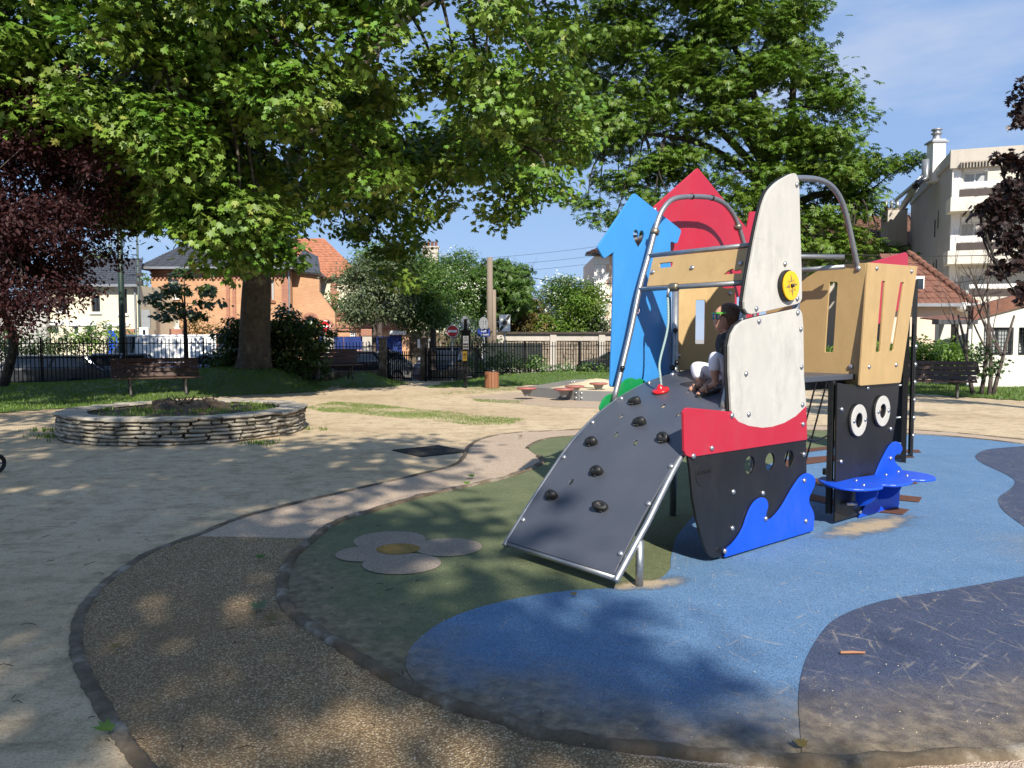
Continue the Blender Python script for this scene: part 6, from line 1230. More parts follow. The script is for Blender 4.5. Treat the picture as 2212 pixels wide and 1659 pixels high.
for i in range(9): b.box(f.at(q[0]+(q[2]-q[0])*(i+.5)/9, q[1]+.1, .51), ((q[2]-q[0])/18, .02, .28), Matrix((f.X, f.N, UP)).transposed())
b.build('stripe', 'denim_black', aw)
c = ap(*ZR(714, 280), 46); ck = MB().box(c+UP*-.2, (.72, .7, 2.4)).build('chimney', 'trim', H); zc = ap(*ZR(714, 196), 46).z; MB().box(Vector((c.x, c.y, zc)), (.95, .9, .1)).build('cap', 'zinc', ck); MB().lathe(Vector((c.x, c.y, zc+.05)), [(.3, 0), (.2, .28), (.2, .42), (.3, .44), (.3, .5), (.2, .52), (.2, .64), (.3, .66), (.3, .72), (0, .8)], 14).build('cowl', 'zinc', ck, smooth=True)
MB().tube([ap(*ZR(655, 290), 45.5), ap(*ZR(655, 400), 45.5), ap(*ZR(600, 440), 44.5), ap(*ZR(525, 560), 54)], .2, 10).build('flue', 'zinc', H, smooth=True); MB().tube([ap(*ZR(660, 350), 46), ap(*ZR(610, 415), 45), ap(*ZR(490, 515), 54)], .13, 10).build('flue', 'zinc', H, smooth=True)
# brown tile house with rendered chimney
H = thing('brown_tile_house', 'old house with brown tile roof and rendered chimney beside the apartment block', 'house', (25, 55, 0)); f = Facade(H, (19, 54.5, 0), (1, 0, 0)); a0, zE = f.px(1690, 546); a1 = f.px(1997, 546)[0]
q = f.rect(ZR, 560, 825, 600, 880); f.wall([(a0, 0), (a1, 0), (a1, zE), (a0, zE)], [q], 'flat_grey'); f.window(q, 'glass', 'bin_wood', 1, 1, .1, False); 
tiled('roof', H, f.at(a0, zE, .4), f.at(a1+.1, zE, .4), Vector(ap(1968, 464, 60)), Vector(ap(1690, 470, 60)), 'tile_brown', 20, 44, True, .05); f.box('gutter', a0, zE-.12, a1+.1, zE-.0, .41, .53, 'dark_steel')
MB().bar(f.at(a1+.12, zE+.05, .35), Vector(ap(1970, 463, 59.9))+UP*.1, .5, .12).build('verge', 'zinc', H); 
for i in range(9): f.box('quoin', a1-.9-(i % 2)*.25, zE-.7-.42*i, a1+.01, zE-.32-.42*i, .003, .07, 'cap_stone')
c = ap(*ZR(478, 680), 55.5); w_ = 108/1.508*.582/FPX*55.5; ck = MB().box(c, (w_, 1.0, 200/1.508*.582/FPX*55.5)).build('chimney', 'rough_conc', H); zc = ap(*ZR(478, 572), 55.5).z; MB().box(Vector((c.x, c.y, zc)), (w_+.12, .92, .1)).build('cap', 'concrete', ck)
for i in range(4): MB().cyl(Vector((c.x-.6+.4*i, c.y, zc)), Vector((c.x-.6+.4*i, c.y, zc+.65)), .13, 10).build('chimney_pot', 'zinc', ck, smooth=True)
# pink cottage with red tile hip roof
H = thing('tile_cottage', 'pink rendered cottage with red tiled hip roof by the hedge', 'house', (15.5, 29.5, 0)); f = Facade(H, (14, 29.2, 0), (1, 0, 0)); a0, zE = f.px(1925, 662); a1 = f.px(2086, 662)[0]
vq = f.rect(ZR, 582, 1235, 600, 1275); f.wall([(a0, 0), (a1, 0), (a1, zE), (a0, zE)], [vq], 'pinkplaster'); f.window(vq, 'glass', 'pinkplaster', 1, 2, .1, False, False, .05); f.box('gutter', a0, zE-.02, a1+.2, zE+.1, .35, .47, 'zinc')
apx = ap(1935, 540, 32.0); tiled('roof', H, f.at(a0, zE+.05, .4), f.at(a1+.15, zE+.05, .4), Vector(ap(1962, 548, 32)), Vector(ap(1900, 548, 32)), 'tile_red', 9, 14, False, .035)
b = MB(); A = f.at(a1+.1, zE+.1, .38); B = Vector(ap(1962, 548, 32))+UP*.05
for i in range(12): b.tube([A.lerp(B, i/12), A.lerp(B, (i+1.06)/12)], [.16, .11], 8)
b.build('hip_ridge', 'tile_red', H, smooth=True); d0 = ap(*ZR(596, 1000), 30); MB().box(d0-UP*.1, (.4, .6, .95)).build('dormer', 'trim', H); MB().box(d0+Vector((.02, -.31, -.1)), (.26, .03, .75)).build('dormer_pane', 'glass', H)
MB().ball(ap(*ZR(870, 1115), 28.9), .26, 12, 6, (1, 1, .7)).build('lantern', 'trim', H); f.box('lantern_top', f.px(*ZR(870, 1100))[0]-.2, zE-.2, f.px(*ZR(870, 1100))[0]+.2, zE+.02, .36, .6, 'sign_black')
# white outbuilding
H = thing('white_outbuilding', 'low white outbuilding with barred windows and sloping brown roof edge', 'outbuilding', (16, 25, 0)); f = Facade(H, (14.6, 24.6, 0), (1, 0, 0)); a0, z0_ = f.px(*ZR(921, 1188)); a1, z1_ = f.px(*ZR(1300, 1085))
wins = [f.rect(ZR, 985, 1230, 1140, 1380), f.rect(ZR, 1180, 1230, 1330, 1380)]; f.wall([(a0, 0), (a1, 0), (a1, z1_), (a0, z0_)], wins, 'white')
for q in wins: f.window(q, 'curtain', 'dark_steel', 2, 1, .12, False, True)
MB().prism([f.at(a0-.05, z0_, .1), f.at(a1, z1_, .1), f.at(a1, z1_+.42, .1), f.at(a0-.05, z0_+.42, .1)], f.N*-.3).build('roof_edge', 'tile_red', H)
f3 = Facade(H, (14.6, 26.2, 0), (1, 0, 0)); b0 = f3.px(*ZR(728, 1300))[0]; b1 = f3.px(*ZR(925, 1300))[0]; zz = f3.px(*ZR(800, 1195))[1]; dq = f3.rect(ZR, 798, 1205, 838, 1335); dq = (dq[0], .02, dq[2], dq[3]); f3.wall([(b0, 0), (b1, 0), (b1, zz), (b0, zz)], [dq], 'white', .25, 'porch_wall'); f3.box('door', *dq, -.2, -.15, 'sign_black')
a0p, zp0 = f.px(*ZR(700, 1212)); a1p, zp1 = f.px(*ZR(918, 1170)); f.box('fascia', a0p, zp0, a1p, zp1-.1, -.1, .3, 'slate'); MB().prism([f.at(a0p, zp1-.09, .3), f.at(a1p, zp1-.09, .3), f.at(a1p+.1, zp1+.12, -1.6), f.at(a0p+.4, zp1+.02, -1.6)], (0, 0, -.04)).build('porch_roof', 'tile_red', H); MB().cyl(f.at(a1p-.12, 0.1, .06), f.at(a1p-.12, zp0, .06), .06, 8).build('downpipe', 'trim', H)

# ---------------------------------------------------------------- cars
def car(label, P, rz, L=4.1, Wd=1.72, Hh=1.46, col=(.02, .02, .022), kind='hatch', group='cars parked along the street', metal=.4):
    r = thing('parked_car' if kind != 'van' else 'parked_van', label, 'car' if kind != 'van' else 'van', P, rz, group); pn = paint('paint_'+str(len(bpy.data.materials)), col, metal); wr = .31; xf, xr = L*.31, -L*.30
    def arch(x): return [(x+(wr+.06)*math.cos(a), .30+(wr+.06)*math.sin(a)) for a in [math.pi*i/8 for i in range(9)]]
    if kind == 'van':
        body = [(-L/2, .35), (-L/2+.02, .3)]+arch(xr)[::-1]+arch(xf)[::-1]+[(L/2-.05, .3), (L/2, .5), (L/2-.05, .85), (L/2-.75, 1.0), (L/2-.78, 1.05), (-L/2, 1.05)]; belt = 1.04; cab = [(-L/2+.02, L/2-.8), (-L/2+.06, L/2-1.45)]
    else:
        body = [(-L/2+.02, .4), (-L/2+.08, .28)]+arch(xr)[::-1]+arch(xf)[::-1]+[(L/2-.1, .26), (L/2, .42), (L/2-.03, .66), (L/2-.2, .80), (L/2-1.05, .95), (-L/2+.25, .98), (-L/2+.04, .86), (-L/2, .6)]; belt = .95; cab = [(-L/2+.18, L/2-.95), (-L/2+.62, L/2-1.75)]
    panel('body', body, [], Wd, (0, 0, 0), (1, 0, 0), (0, 0, 1), pn, r, .09, None, True)
    (x0, x1), (x2, x3) = cab; w0, w1 = Wd/2-.06, Wd/2-.2; b = MB(); zt = Hh-.05; zb = belt-.06
    b.add([(x0, -w0, zb), (x1, -w0, zb), (x1, w0, zb), (x0, w0, zb), (x2, -w1, zt), (x3, -w1, zt), (x3, w1, zt), (x2, w1, zt)], [(0, 1, 5, 4), (2, 3, 7, 6), (1, 2, 6, 5), (3, 0, 4, 7), (4, 5, 6, 7)])
    b.build('glass', pn if kind == 'van' and False else 'glass', r, local=True, bevel=.03)
    panel('car_roof', rnd([(x2-.05, -w1-.02), (x3+.05, -w1-.02), (x3+.05, w1+.02), (x2-.05, w1+.02)], .2), [], .09, (0, 0, Hh-.05), (1, 0, 0), (0, 1, 0), pn, r, .04, None, True)
    for s in (-1, 1):
        xm, xn = (x0+x1)/2-.05, (x2+x3)/2-.1
        for (pa, pb_, pr) in (((x1+.01, s*w0, zb), (x3+.02, s*w1, zt), .045), ((x0-.01, s*w0, zb), (x2-.02, s*w1, zt), .07), ((xm, s*w0, zb), (xn, s*w1, zt), .04)): MB().tube([pa, pb_], pr, 6).build('pillar', pn, r, local=True)
        if kind == 'van': MB().add([(x0, s*(w0+.012), zb), (x1-1.0, s*(w0+.012), zb), (x3-.45, s*(w1+.015), zt), (x2, s*(w1+.015), zt)], [(0, 1, 2, 3)]).build('side_panel', pn, r, local=True)
        MB().ball((x1-.25, s*(Wd/2+.07), belt+.06), .09, 8, 6, (.7, 1, .7)).build('mirror', pn, r, local=True, smooth=True)
        MB().ball((L/2-.14, s*(Wd/2-.3), .66), .13, 10, 6, (.6, 1.3, .65)).build('headlight', 'lamp', r, local=True, smooth=True); MB().ball((-L/2+.07, s*(Wd/2-.17), .78), .12, 8, 6, (.5, .8, 1.3)).build('taillight', 'taillamp', r, local=True, smooth=True)
        for x in (xf, xr):
            wt = MB().tube([(x, s*(Wd/2-.2), .3), (x, s*(Wd/2-.005), .3)], wr, 20).build('wheel', 'tyre', r, local=True, bevel=.03); MB().tube([(x, s*(Wd/2-.1), .3), (x, s*(Wd/2+.004), .3)], .2, 16).build('rim', 'rim', wt, local=True)
    MB().box((L/2-.0, 0, .42), (.04, .52, .11)).build('number_plate', 'plate', r, local=True); MB().box((L/2-.03, 0, .56), (.06, .9, .12)).build('grille', 'sign_black', r, local=True); MB().box((-L/2-.0, 0, .5), (.04, .52, .11)).build('number_plate', 'plate', r, local=True)
    return r
def cp(x, Y): q = ap(x, 740, Y); return Vector((q.x, q.y, -.495))
car('black saloon parked nearest the left edge behind the railing', cp(82, 27.6), R(196), 4.5, 1.75, 1.45, (.05, .052, .058))
car('grey-blue hatchback parked next to the white van', cp(225, 28.8), R(200), 4.0, 1.7, 1.5, (.16, .18, .21))
car('white panel van parked behind the railing and left bench', cp(335, 31.8), R(192), 4.9, 1.9, 2.2, (.78, .78, .78), 'van', 'cars parked along the street', .0)
car('pale blue car parked left of the clipped bush', cp(455, 30.5), R(196), 4.1, 1.7, 1.45, (.3, .38, .52))
car('black hatchback parked beside the clipped bush', cp(733, 33), R(207), 3.8, 1.7, 1.5, (.010, .010, .014))
car('small silver car parked just left of the gate pillar', cp(800, 36), R(205), 3.5, 1.6, 1.46, (.4, .4, .4))
car('dark blue compact van facing the park gate below the no-entry sign', cp(972, 37.5), R(250), 4.4, 1.8, 1.62, (.018, .022, .035), 'hatch')
car('dark car half hidden behind the blue board beyond the hedge', cp(1345, 40), R(206), 4.4, 1.75, 1.36, (.016, .018, .02))

# ---------------------------------------------------------------- signs, posts, bins
def pole(b, P, h, r=.03): b.cyl(P-UP*.6, P+UP*h, r, 10)
def xzp(name, outl, O, mat, parent, th=.02, X=(1, 0, 0), holes=()): return panel(name, outl, list(holes), th, O, X, UP, mat, parent, .002)
P = ap(977, 760, 33.2); P.z = 0; r = thing('no_entry_sign', 'red round no-entry sign with white bar left of the notice post', 'sign', P); b = MB(); pole(b, P, 2.05, .035); b.build('post', 'sign_grey', r); c = ap(977.5, 715.5, 33.1)
for rr_, mt, dy, th in ((.26, 'sign_white', 0, .02), (.235, 'sign_red', -.012, .01)): xzp('disc', circ(0, 0, rr_, n=32), c+Vector((0, dy, 0)), mt, r, th)
xzp('white_bar', [(-.19, -.045), (.19, -.045), (.19, .045), (-.19, .045)], c+Vector((0, -.02, 0)), 'sign_white', r, .008)
P = ap(672, 760, 37); c = ap(*Z2(1195, 975), 36); r = thing('no_entry_sign', 'second no-entry sign peeping out behind the clipped bush', 'sign', Vector((c.x, c.y, 0))); b = MB(); pole(b, Vector((c.x, c.y+.04, 0)), c.z+.1); b.build('post', 'sign_grey', r)
for rr_, mt, dy in ((.28, 'sign_white', 0), (.25, 'sign_red', -.012)): xzp('disc', circ(0, 0, rr_, n=32), c+Vector((0, dy, 0)), mt, r, .012)
xzp('white_bar', [(-.19, -.045), (.19, -.045), (.19, .045), (-.19, .045)], c+Vector((0, -.02, 0)), 'sign_white', r, .008)
# notice post with rules board and yellow dog sign
P = gp(1006, 838); r = thing('notice_post', 'black park notice post with rules board and yellow no-dogs sign', 'notice post', P); b = MB(); b.box(P+UP*1.05, (.09, .09, 2.2)); b.build('post', 'fence', r, bevel=.006); k = P.y/FPX
fz = lambda x, y: ap(*Z3(x, y), P.y-.08)
a_ = fz(1440, 985); b_ = fz(1512, 1150); MB().box((a_+b_)/2+Vector((0, .03, 0)), (b_.x-a_.x+.05, .05, a_.z-b_.z+.06)).build('board_frame', 'fence', r, bevel=.01); MB().box((a_+b_)/2+UP*((a_.z-b_.z)/2+.06), (b_.x-a_.x+.12, .1, .06)).build('board_hood', 'fence', r)
a_ = fz(1450, 1012); b_ = fz(1503, 1145); bd = MB().box((a_+b_)/2, ((b_.x-a_.x), .02, a_.z-b_.z)).build('rules_board', 'sign_white', r); m = MB()
for i in range(3): m.box(Vector(((a_.x+b_.x)/2, a_.y-.012, a_.z-.05-.05*i)), ((b_.x-a_.x)*(.5 if i == 0 else .8), .006, .012))
for i in range(3):
    for j in range(3): m.box(Vector((a_.x+(b_.x-a_.x)*(.2+.3*j), a_.y-.012, a_.z-.26-.085*i)), (.045, .006, .055))
m.build('print', 'iron', bd)
a_ = fz(1447, 1158); b_ = fz(1487, 1248); yd = MB().box((a_+b_)/2, (b_.x-a_.x, .02, a_.z-b_.z)).build('yellow_sign', 'sign_yellow', r); c = Vector(((a_.x+b_.x)/2, a_.y-.014, a_.z-(a_.z-b_.z)*.36)); w_ = (b_.x-a_.x); xzp('prohibition_ring', circ(0, 0, w_*.36, n=24), c, 'sign_black', yd, .006, holes=[circ(0, 0, w_*.28, n=24)]); MB().bar(c+Vector((-w_*.22, 0, w_*.22)), c+Vector((w_*.22, 0, -w_*.22)), .006, w_*.09).build('slash', 'sign_black', yd); MB().box(c+Vector((0, 0, 0)), (w_*.3, .004, w_*.16)).build('dog', 'sign_black', yd)
for i in range(2): MB().box(c-UP*(w_*.62+.04*i), (w_*.7, .004, .015)).build('print', 'sign_black', yd)
# backs of two round traffic signs, street name plate
for (px, py, Y, lab) in ((1470, 885, 35.5, 'grey back of a round traffic sign above the notice post'),):
    c = ap(*Z3(px, py), Y); r = thing('round_sign', lab, 'sign', Vector((c.x, c.y, 0)), 0, 'round sign backs'); b = MB(); pole(b, Vector((c.x+.03, c.y-.04, 0)), c.z+.2, .03); b.build('post', 'sign_grey', r); X = Vector((.55, .83, 0)); xzp('disc', circ(0, 0, .32, n=28), c, 'sign_grey', r, .02, X); MB().bar(c+Vector((-.1, -.04, .12)), c+Vector((.14, -.04, .12)), .02, .04).bar(c+Vector((-.1, -.04, -.12)), c+Vector((.14, -.04, -.12)), .02, .04).build('bracket', 'iron', r)
c = ap(*Z4(225, 835), 37.5); r = thing('round_sign', 'grey back of a round traffic sign with blue street name plate below', 'sign', Vector((c.x, c.y, 0)), 0, 'round sign backs'); b = MB(); pole(b, Vector((c.x+.03, c.y-.04, 0)), c.z+.2, .03); b.build('post', 'sign_grey', r); xzp('disc', circ(0, 0, .34, n=28), c, 'sign_grey', r, .02, (.6, .8, 0)); MB().bar(c+Vector((-.1, -.04, .12)), c+Vector((.14, -.04, .12)), .02, .04).build('bracket', 'iron', r)
q = ap(*Z4(225, 912), 37.4); MB().box(q, (.6, .03, .36)).build('name_plate', 'sign_blue', r); text_mesh('RUE', .14, 'sign_white', q+Vector((0, -.02, .07)), (1, 0, 0), UP, r); MB().box(q+Vector((.06, -.02, -.09)), (.36, .006, .07)).build('print', 'sign_grey', r)
c = ap(*Z4(411, 826), 34.5); r = thing('zone_end_sign', 'white square end-of-parking-zone sign with black diagonal', 'sign', Vector((c.x, c.y, 0))); b = MB(); pole(b, Vector((c.x, c.y+.05, 0)), c.z+.35, .03); b.build('post', 'sign_grey', r); sw = .24; sh = .37
xzp('sign_face', rnd([(-sw, -sh), (sw, -sh), (sw, sh), (-sw, sh)], .05), c, 'sign_white', r, .02); xzp('diagonal', [(-sw*.95, -sh*.95), (-sw*.6, -sh*.95), (sw*.95, sh*.7), (sw*.95, sh*.95), (sw*.6, sh*.95), (-sw*.95, -sh*.7)], c+Vector((0, -.013, 0)), 'sign_black', r, .006); xzp('disc', circ(0, 0, .17, n=24), c+Vector((0, -.019, 0)), 'sign_grey', r, .006); xzp('disc', circ(0, 0, .11, n=24), c+Vector((0, -.024, 0)), 'sign_black', r, .006)
# street name sign on lamp and lamp posts
P = Vector(ap(303, 760, 36.5)); P.z = 0; zt = ap(303, 512, 36.5).z; r = thing('street_lamp', 'tall grey-green street lamp standing between the houses', 'street lamp', P); MB().tube([P-UP*.55, P+UP*zt*.5, P+UP*zt, P+UP*(zt+.35)+Vector((-.12, 0, 0)), P+UP*(zt+.5)+Vector((-.6, 0, 0))], [.065, .055, .045, .04, .035], 10).build('post', 'lamp_green', r, smooth=True); MB().ball(P+UP*(zt+.5)+Vector((-.9, 0, 0)), .3, 12, 6, (1.2, .5, .3)).build('lamp_head', 'sign_grey', r, smooth=True)
for z in (zt*.72, zt*.66): MB().box(P+UP*z+Vector((.08, -.06, 0)), (.3, .12, .15)).build('bracket', 'iron', r)
a_ = ap(*Z1(968, 645), 36.2); b_ = ap(*Z1(1030, 775), 36.2); MB().box((a_+b_)/2, (b_.x-a_.x, .06, a_.z-b_.z)).build('sign_back', 'sign_grey', r); q = ap(*Z1(985, 798), 36.1); MB().box(q, (.42, .05, .45)).build('route_plate', 'sign_white', r); MB().box(q+Vector((.02, -.03, .0)), (.12, .01, .22)).build('print', 'sign_black', r)
P = Vector(ap(266, 765, 30)); P.z = 0; r = thing('dark_mast', 'tall dark green mast rising into the foliage left of the lamp', 'mast', P); MB().tube([P-UP*.55, P+UP*3, P+UP*9], [.14, .11, .09], 12).build('post', 'green_paint', r, smooth=True); MB().box(P+UP*.1, (.34, .34, 1.2)).build('base', 'green_paint', r, bevel=.03)
# wooden poles and wires
def wpole(label, px, y0, Y, r0): 
    P = ap(px, 760, Y); P.z = 0; zt = ap(px, y0, Y).z; r = thing('utility_pole', label, 'pole', P, 0, 'utility poles'); MB().tube([P, P+UP*zt*.5, P+UP*zt], [r0*1.25, r0*1.1, r0], 10).build('shaft', 'pole_wood', r, smooth=True); MB().box(P+UP*(zt-.45), (.7, .05, .06)).build('crossarm', 'iron', r); return P+UP*(zt-.5)
T1 = wpole('tall weathered wooden utility pole above the stone wall', 1058.5, 556, 42.5, .16); T2 = wpole('shorter wooden brace pole standing beside the tall pole', 1066, 626, 43, .15); T3 = wpole('thin grey distant utility pole among the blossoming trees', 1231, 608, 52, .12)
def wire(label, pts, r=.02):
    o = MB().tube(pts, r, 5).build('cable', 'sign_black', None, Vector(pts[0])); tag(o, label, 'cable', 'overhead cables')
def sagc(A, B, sag): return [Vector(A).lerp(Vector(B), i/14)-UP*sag*4*(i/14)*(1-i/14) for i in range(15)]
wire('dark cable sagging from the tall pole toward the pink house', sagc(T1, ap(1325, 612, 48), .35), .022)
for y0, y1, w in ((608, 575, 'highest'), (624, 596, 'middle'), (640, 612, 'lowest')): wire(f'{w} of three faint overhead wires crossing the sky behind the poles', sagc(ap(940, y0-45, 70), ap(1420, y1-62, 60), .3), .012)
wire('thin cable running to the apartment block at the right', sagc(ap(1720, 545, 40), ap(2250, 548, 38), .15), .02); wire('black cable from the cottage gable toward the right edge', sagc(ap(1995, 612, 31), ap(2260, 560, 33), .3), .022)
# bollards at the street
for i, (px, Y) in enumerate(((919, 39), (942.5, 37.5), (906, 41))):
    P = ap(px, 770, Y); P.z = 0; r = thing('bollard', ('white-topped black bollard by the pale tree stem', 'larger white-topped bollard beside the dark blue van', 'white-topped bollard nearest the gate leaf')[i], 'bollard', P, 0, 'street bollards'); MB().cyl(P-UP*.52, P+UP*.4, .07, 12).build('shaft', 'sign_black', r); MB().ball(P+UP*.45, .1, 12, 8, (1, 1, 1.2)).build('cap', 'sign_white', r, smooth=True)
# wooden bin
P = gp(1062.5, 838); r = thing('litter_bin', 'wooden slatted litter bin on the sand before the hedge', 'litter bin', P); MB().lathe(P, [(0, .03), (.19, .03), (.19, .47), (.17, .47), (.17, .1), (0, .1)], 18).build('liner', 'sign_black', r)
sl_ = MB().box((0, 0, .26), (.018, .088, .5)).mesh('slat', 'bin_wood')
for i in range(14): a = 2*math.pi*i/14; o = link('slat', sl_, r); o.location = (.212*math.cos(a), .212*math.sin(a), 0); o.rotation_euler = (0, 0, a)
# sandpit
S0 = gp(1142, 856); SPT = thing('sandpit', 'grey panelled sandpit with round red seats on its corners', 'sandpit', S0)
cs = [gp(1142, 856), gp(1250, 866), gp(1420, 872), gp(1560, 845), gp(1330, 836), gp(1235, 838)]; hs_ = .26
for i in range(len(cs)):
    A, B = Vector(cs[i]), Vector(cs[(i+1) % len(cs)]); o = MB().bar(A+UP*hs_/2, B+UP*hs_/2, .03, hs_).build('side_panel', 'grey_panel', SPT, bevel=.005); d = (B-A).normalized(); n = Vector((d.y, -d.x, 0)); 
    if n.y > 0: n = -n
    for e in (A+d*.08, B-d*.08):
        for z in (.07, .19): bolt(e+n*.02+UP*z, n, o, 1.8)
MB().poly([Vector((q.x, q.y, .12)) for q in cs]).build('sand_fill', 'pit_sand', SPT)
sb = MB(); c = gp(1290, 835, .1)
for i in range(9):
    for k in range(14): a = 2*math.pi*k/14; rr_ = .9*i/8; sb.v.append((c.x+rr_*math.cos(a), c.y+rr_*math.sin(a)*1.2, .13+.2*max(0, 1-(i/8)**1.5)+.02*math.sin(k*2+i)))
for i in range(8):
    for k in range(14): sb.f.append((i*14+k, i*14+(k+1) % 14, (i+1)*14+(k+1) % 14, (i+1)*14+k))
sb.build('sand_heap', 'pit_sand', SPT, smooth=True)
for px, py in ((1128, 838), (1208, 840), (1231, 834), (1283, 828)):
    q = gp(px+10, py, hs_+.04); MB().lathe(q, [(0, -.035), (.24, -.035), (.26, -.01), (.25, .012), (0, .014)], 22).build('seat_disc', 'disc_red', SPT, smooth=True); MB().lathe(q, [(.06, -.2), (.16, -.035)], 12).build('seat_bracket', 'grey_panel', SPT)
# drain grating
gc = gp(930, 975); r = thing('drain_grate', 'dark square iron drain grating set in the sand', 'drain', Vector((gc.x, gc.y, 0)), R(38)); MB().box((0, 0, .003), (.78, .78, .006)).build('pit', 'sign_black', r, local=True)
for i in range(15): MB().box((-.36+.72*i/14, 0, .012), (.016, .74, .012)).build('bar', 'iron', r, local=True)
for i in range(5): MB().box((0, -.36+.72*i/4, .010), (.76, .022, .012)).build('cross_bar', 'iron', r, local=True)
# pushchair wheel at the left edge
wc = gp(-8, 1022); wc.z = .10; r = thing('pushchair', 'black pushchair whose front wheel shows at the left edge', 'pushchair', Vector((wc.x, wc.y, 0)), R(65)); wt = MB(); 
wt.tube([(.095*math.cos(2*math.pi*i/24), 0, .11+.095*math.sin(2*math.pi*i/24)) for i in range(25)], .022, 10); wh = wt.build('wheel', 'tyre', r, local=True, smooth=True); MB().tube([(0, -.02, .11), (0, .02, .11)], .03, 12).build('hub', 'black_plastic', wh, local=True)
for i in range(5): a = 2*math.pi*i/5; MB().tube([(0, 0, .11), (.085*math.cos(a), 0, .11+.085*math.sin(a))], .009, 6).build('spoke', 'rim', wh, local=True)
b = MB(); b.tube(cr([(0, .03, .11), (-.02, .035, .22), (-.12, .04, .32), (-.5, .1, .62), (-.85, .12, 1.0)], 5, False), .014, 8); b.tube([(-.2, .05, .36), (-.75, .1, .12)], .013, 8); b.build('frame', 'dark_steel', r, local=True, smooth=True); MB().box((-.5, .25, .45), (.5, .36, .06), Matrix.Rotation(-.3, 3, 'Y')).box((-.75, .25, .7), (.06, .36, .5), Matrix.Rotation(-.35, 3, 'Y')).build('seat', 'denim_black', r, local=True, bevel=.02)
for yy in (.5,): wh2 = MB().tube([(.095*math.cos(2*math.pi*i/24), yy, .11+.095*math.sin(2*math.pi*i/24)) for i in range(25)], .022, 10).build('wheel', 'tyre', r, local=True, smooth=True)
# fallen leaves and twigs
LF = [(560, 1320, .09, 'leaf_grey', 20, 'pale green fallen leaf lying at the kerb in the foreground'), (592, 1345, .08, 'leaf_olive', 60, 'curled brown fallen leaf beside the pale one at the kerb'), (243, 1583, .08, 'leaf_fresh', 100, 'green fallen leaf on the outer kerb at bottom left'), (252, 1405, .05, 'leaf_olive', 30, 'small yellow leaf on the shaded gravel path'), (562, 1210, .07, 'leaf_mid', 10, 'dull green leaf on the path near the kerb bend'), (1008, 1048, .08, 'leaf_fresh', 0, 'bright green leaf on the path above the green rubber'), (1020, 1033, .09, 'leaf_mid', 40, 'longer green leaf on the sunlit path'), (1125, 945, .07, 'leaf_olive', 10, 'brown leaf on the path near the kerb nib'), (1733, 1620, .05, 'leaf_olive', 0, 'orange-brown leaf scrap at the bottom of the blue rubber'), (1240, 1290, .04, 'leaf_olive', 0, 'tiny leaf scrap near the ramp on the blue edge')]
for (x, y, s, mt, a, lab) in LF:
    q = gp(x, y, .02); TV, TF = PLANE; b = MB(); c_, s_ = math.cos(R(a)), math.sin(R(a)); b.add([(q.x+s*(v[0]*c_-v[1]*s_), q.y+s*(v[0]*s_+v[1]*c_), q.z+.012+s*(.35*abs(v[0])+.2*v[1])) for v in TV], TF); o = b.build('fallen_leaf', mt, None, q); tag(o, lab, 'leaf', 'fallen leaves')
q0 = gp(1815, 1413, .02); q1 = gp(1868, 1413, .02); o = MB().tube([q0+UP*.008, q0.lerp(q1, .5)+UP*.01, q1+UP*.008], [.007, .008, .006], 6).build('broken_stick', 'bin_wood', None, q0); tag(o, 'short peeled stick lying on the dark blue rubber', 'stick')
rs = random.Random(12); b = MB()
for _ in range(70):
    x, y = rs.uniform(0, 900), rs.uniform(900, 1640); q = gp(x, y, .006); a = rs.uniform(0, 3.14); L = rs.uniform(.02, .09)
    if rs.random() < .4 and y > 1250: L *= .6
    b.tube([q, q+Vector((math.cos(a)*L*.5, math.sin(a)*L*.5, .006)), q+Vector((math.cos(a+.3)*L, math.sin(a+.3)*L, .002))], [.0018, .002, .0012], 5)
o = b.build('twig_litter', 'bark_dark'); o['kind'] = 'stuff'; tag(o, 'small dead twigs scattered over sand and path', 'twigs')
b = MB()
for _ in range(260):
    x, y = rs.uniform(620, 2200), rs.uniform(1000, 1640); q = gp(x, y, .018); s = rs.uniform(.0015, .004)
    b.ball(q, s, 5, 4, (1, rs.uniform(.6, 1), .6))
o = b.build('grit', 'pit_sand'); o['kind'] = 'stuff'; tag(o, 'pale sand grit strewn over the rubber surface', 'grit')

# ---------------------------------------------------------------- the child on the ramp
def G(x, y, Y): return ap(*ZG(x, y), Y)
ps_ = W(*(lambda q: (q[0], q[1], rh(q[0])))(ramp_hit(1590, 845))); CH = thing('person', 'child with long brown hair, green sunglasses, black vest and white leggings sitting on ramp', 'person', Vector((ps_.x, ps_.y, 0)))
def skin(name, nodes, edges, mat, parent, sub=2, off=None):
    me = bpy.data.meshes.new(name); O = ORG[parent.name]; me.from_pydata([tuple(Vector(n[0])-O) for n in nodes], edges, []); o = bpy.data.objects.new(name, me); COL.objects.link(o); sk = o.modifiers.new('skin', 'SKIN'); sk.use_smooth_shade = True
    for i, n in enumerate(nodes):
        rr_ = n[1] if hasattr(n[1], '__len__') else (n[1], n[1]); me.skin_vertices[0].data[i].radius = rr_; me.skin_vertices[0].data[i].use_root = (i == 0)
    ss = o.modifiers.new('sub', 'SUBSURF'); ss.levels = sub; ss.render_levels = sub; dg = bpy.context.evaluated_depsgraph_get(); dg.update(); m2 = bpy.data.meshes.new_from_object(o.evaluated_get(dg)); bpy.data.objects.remove(o); m2.name = name; m2.materials.clear(); m2.materials.append(M[mat]); m2.polygons.foreach_set('use_smooth', [True]*len(m2.polygons)); return link(name, m2, parent)
YN, YF, YT = 5.72, 5.92, 5.85
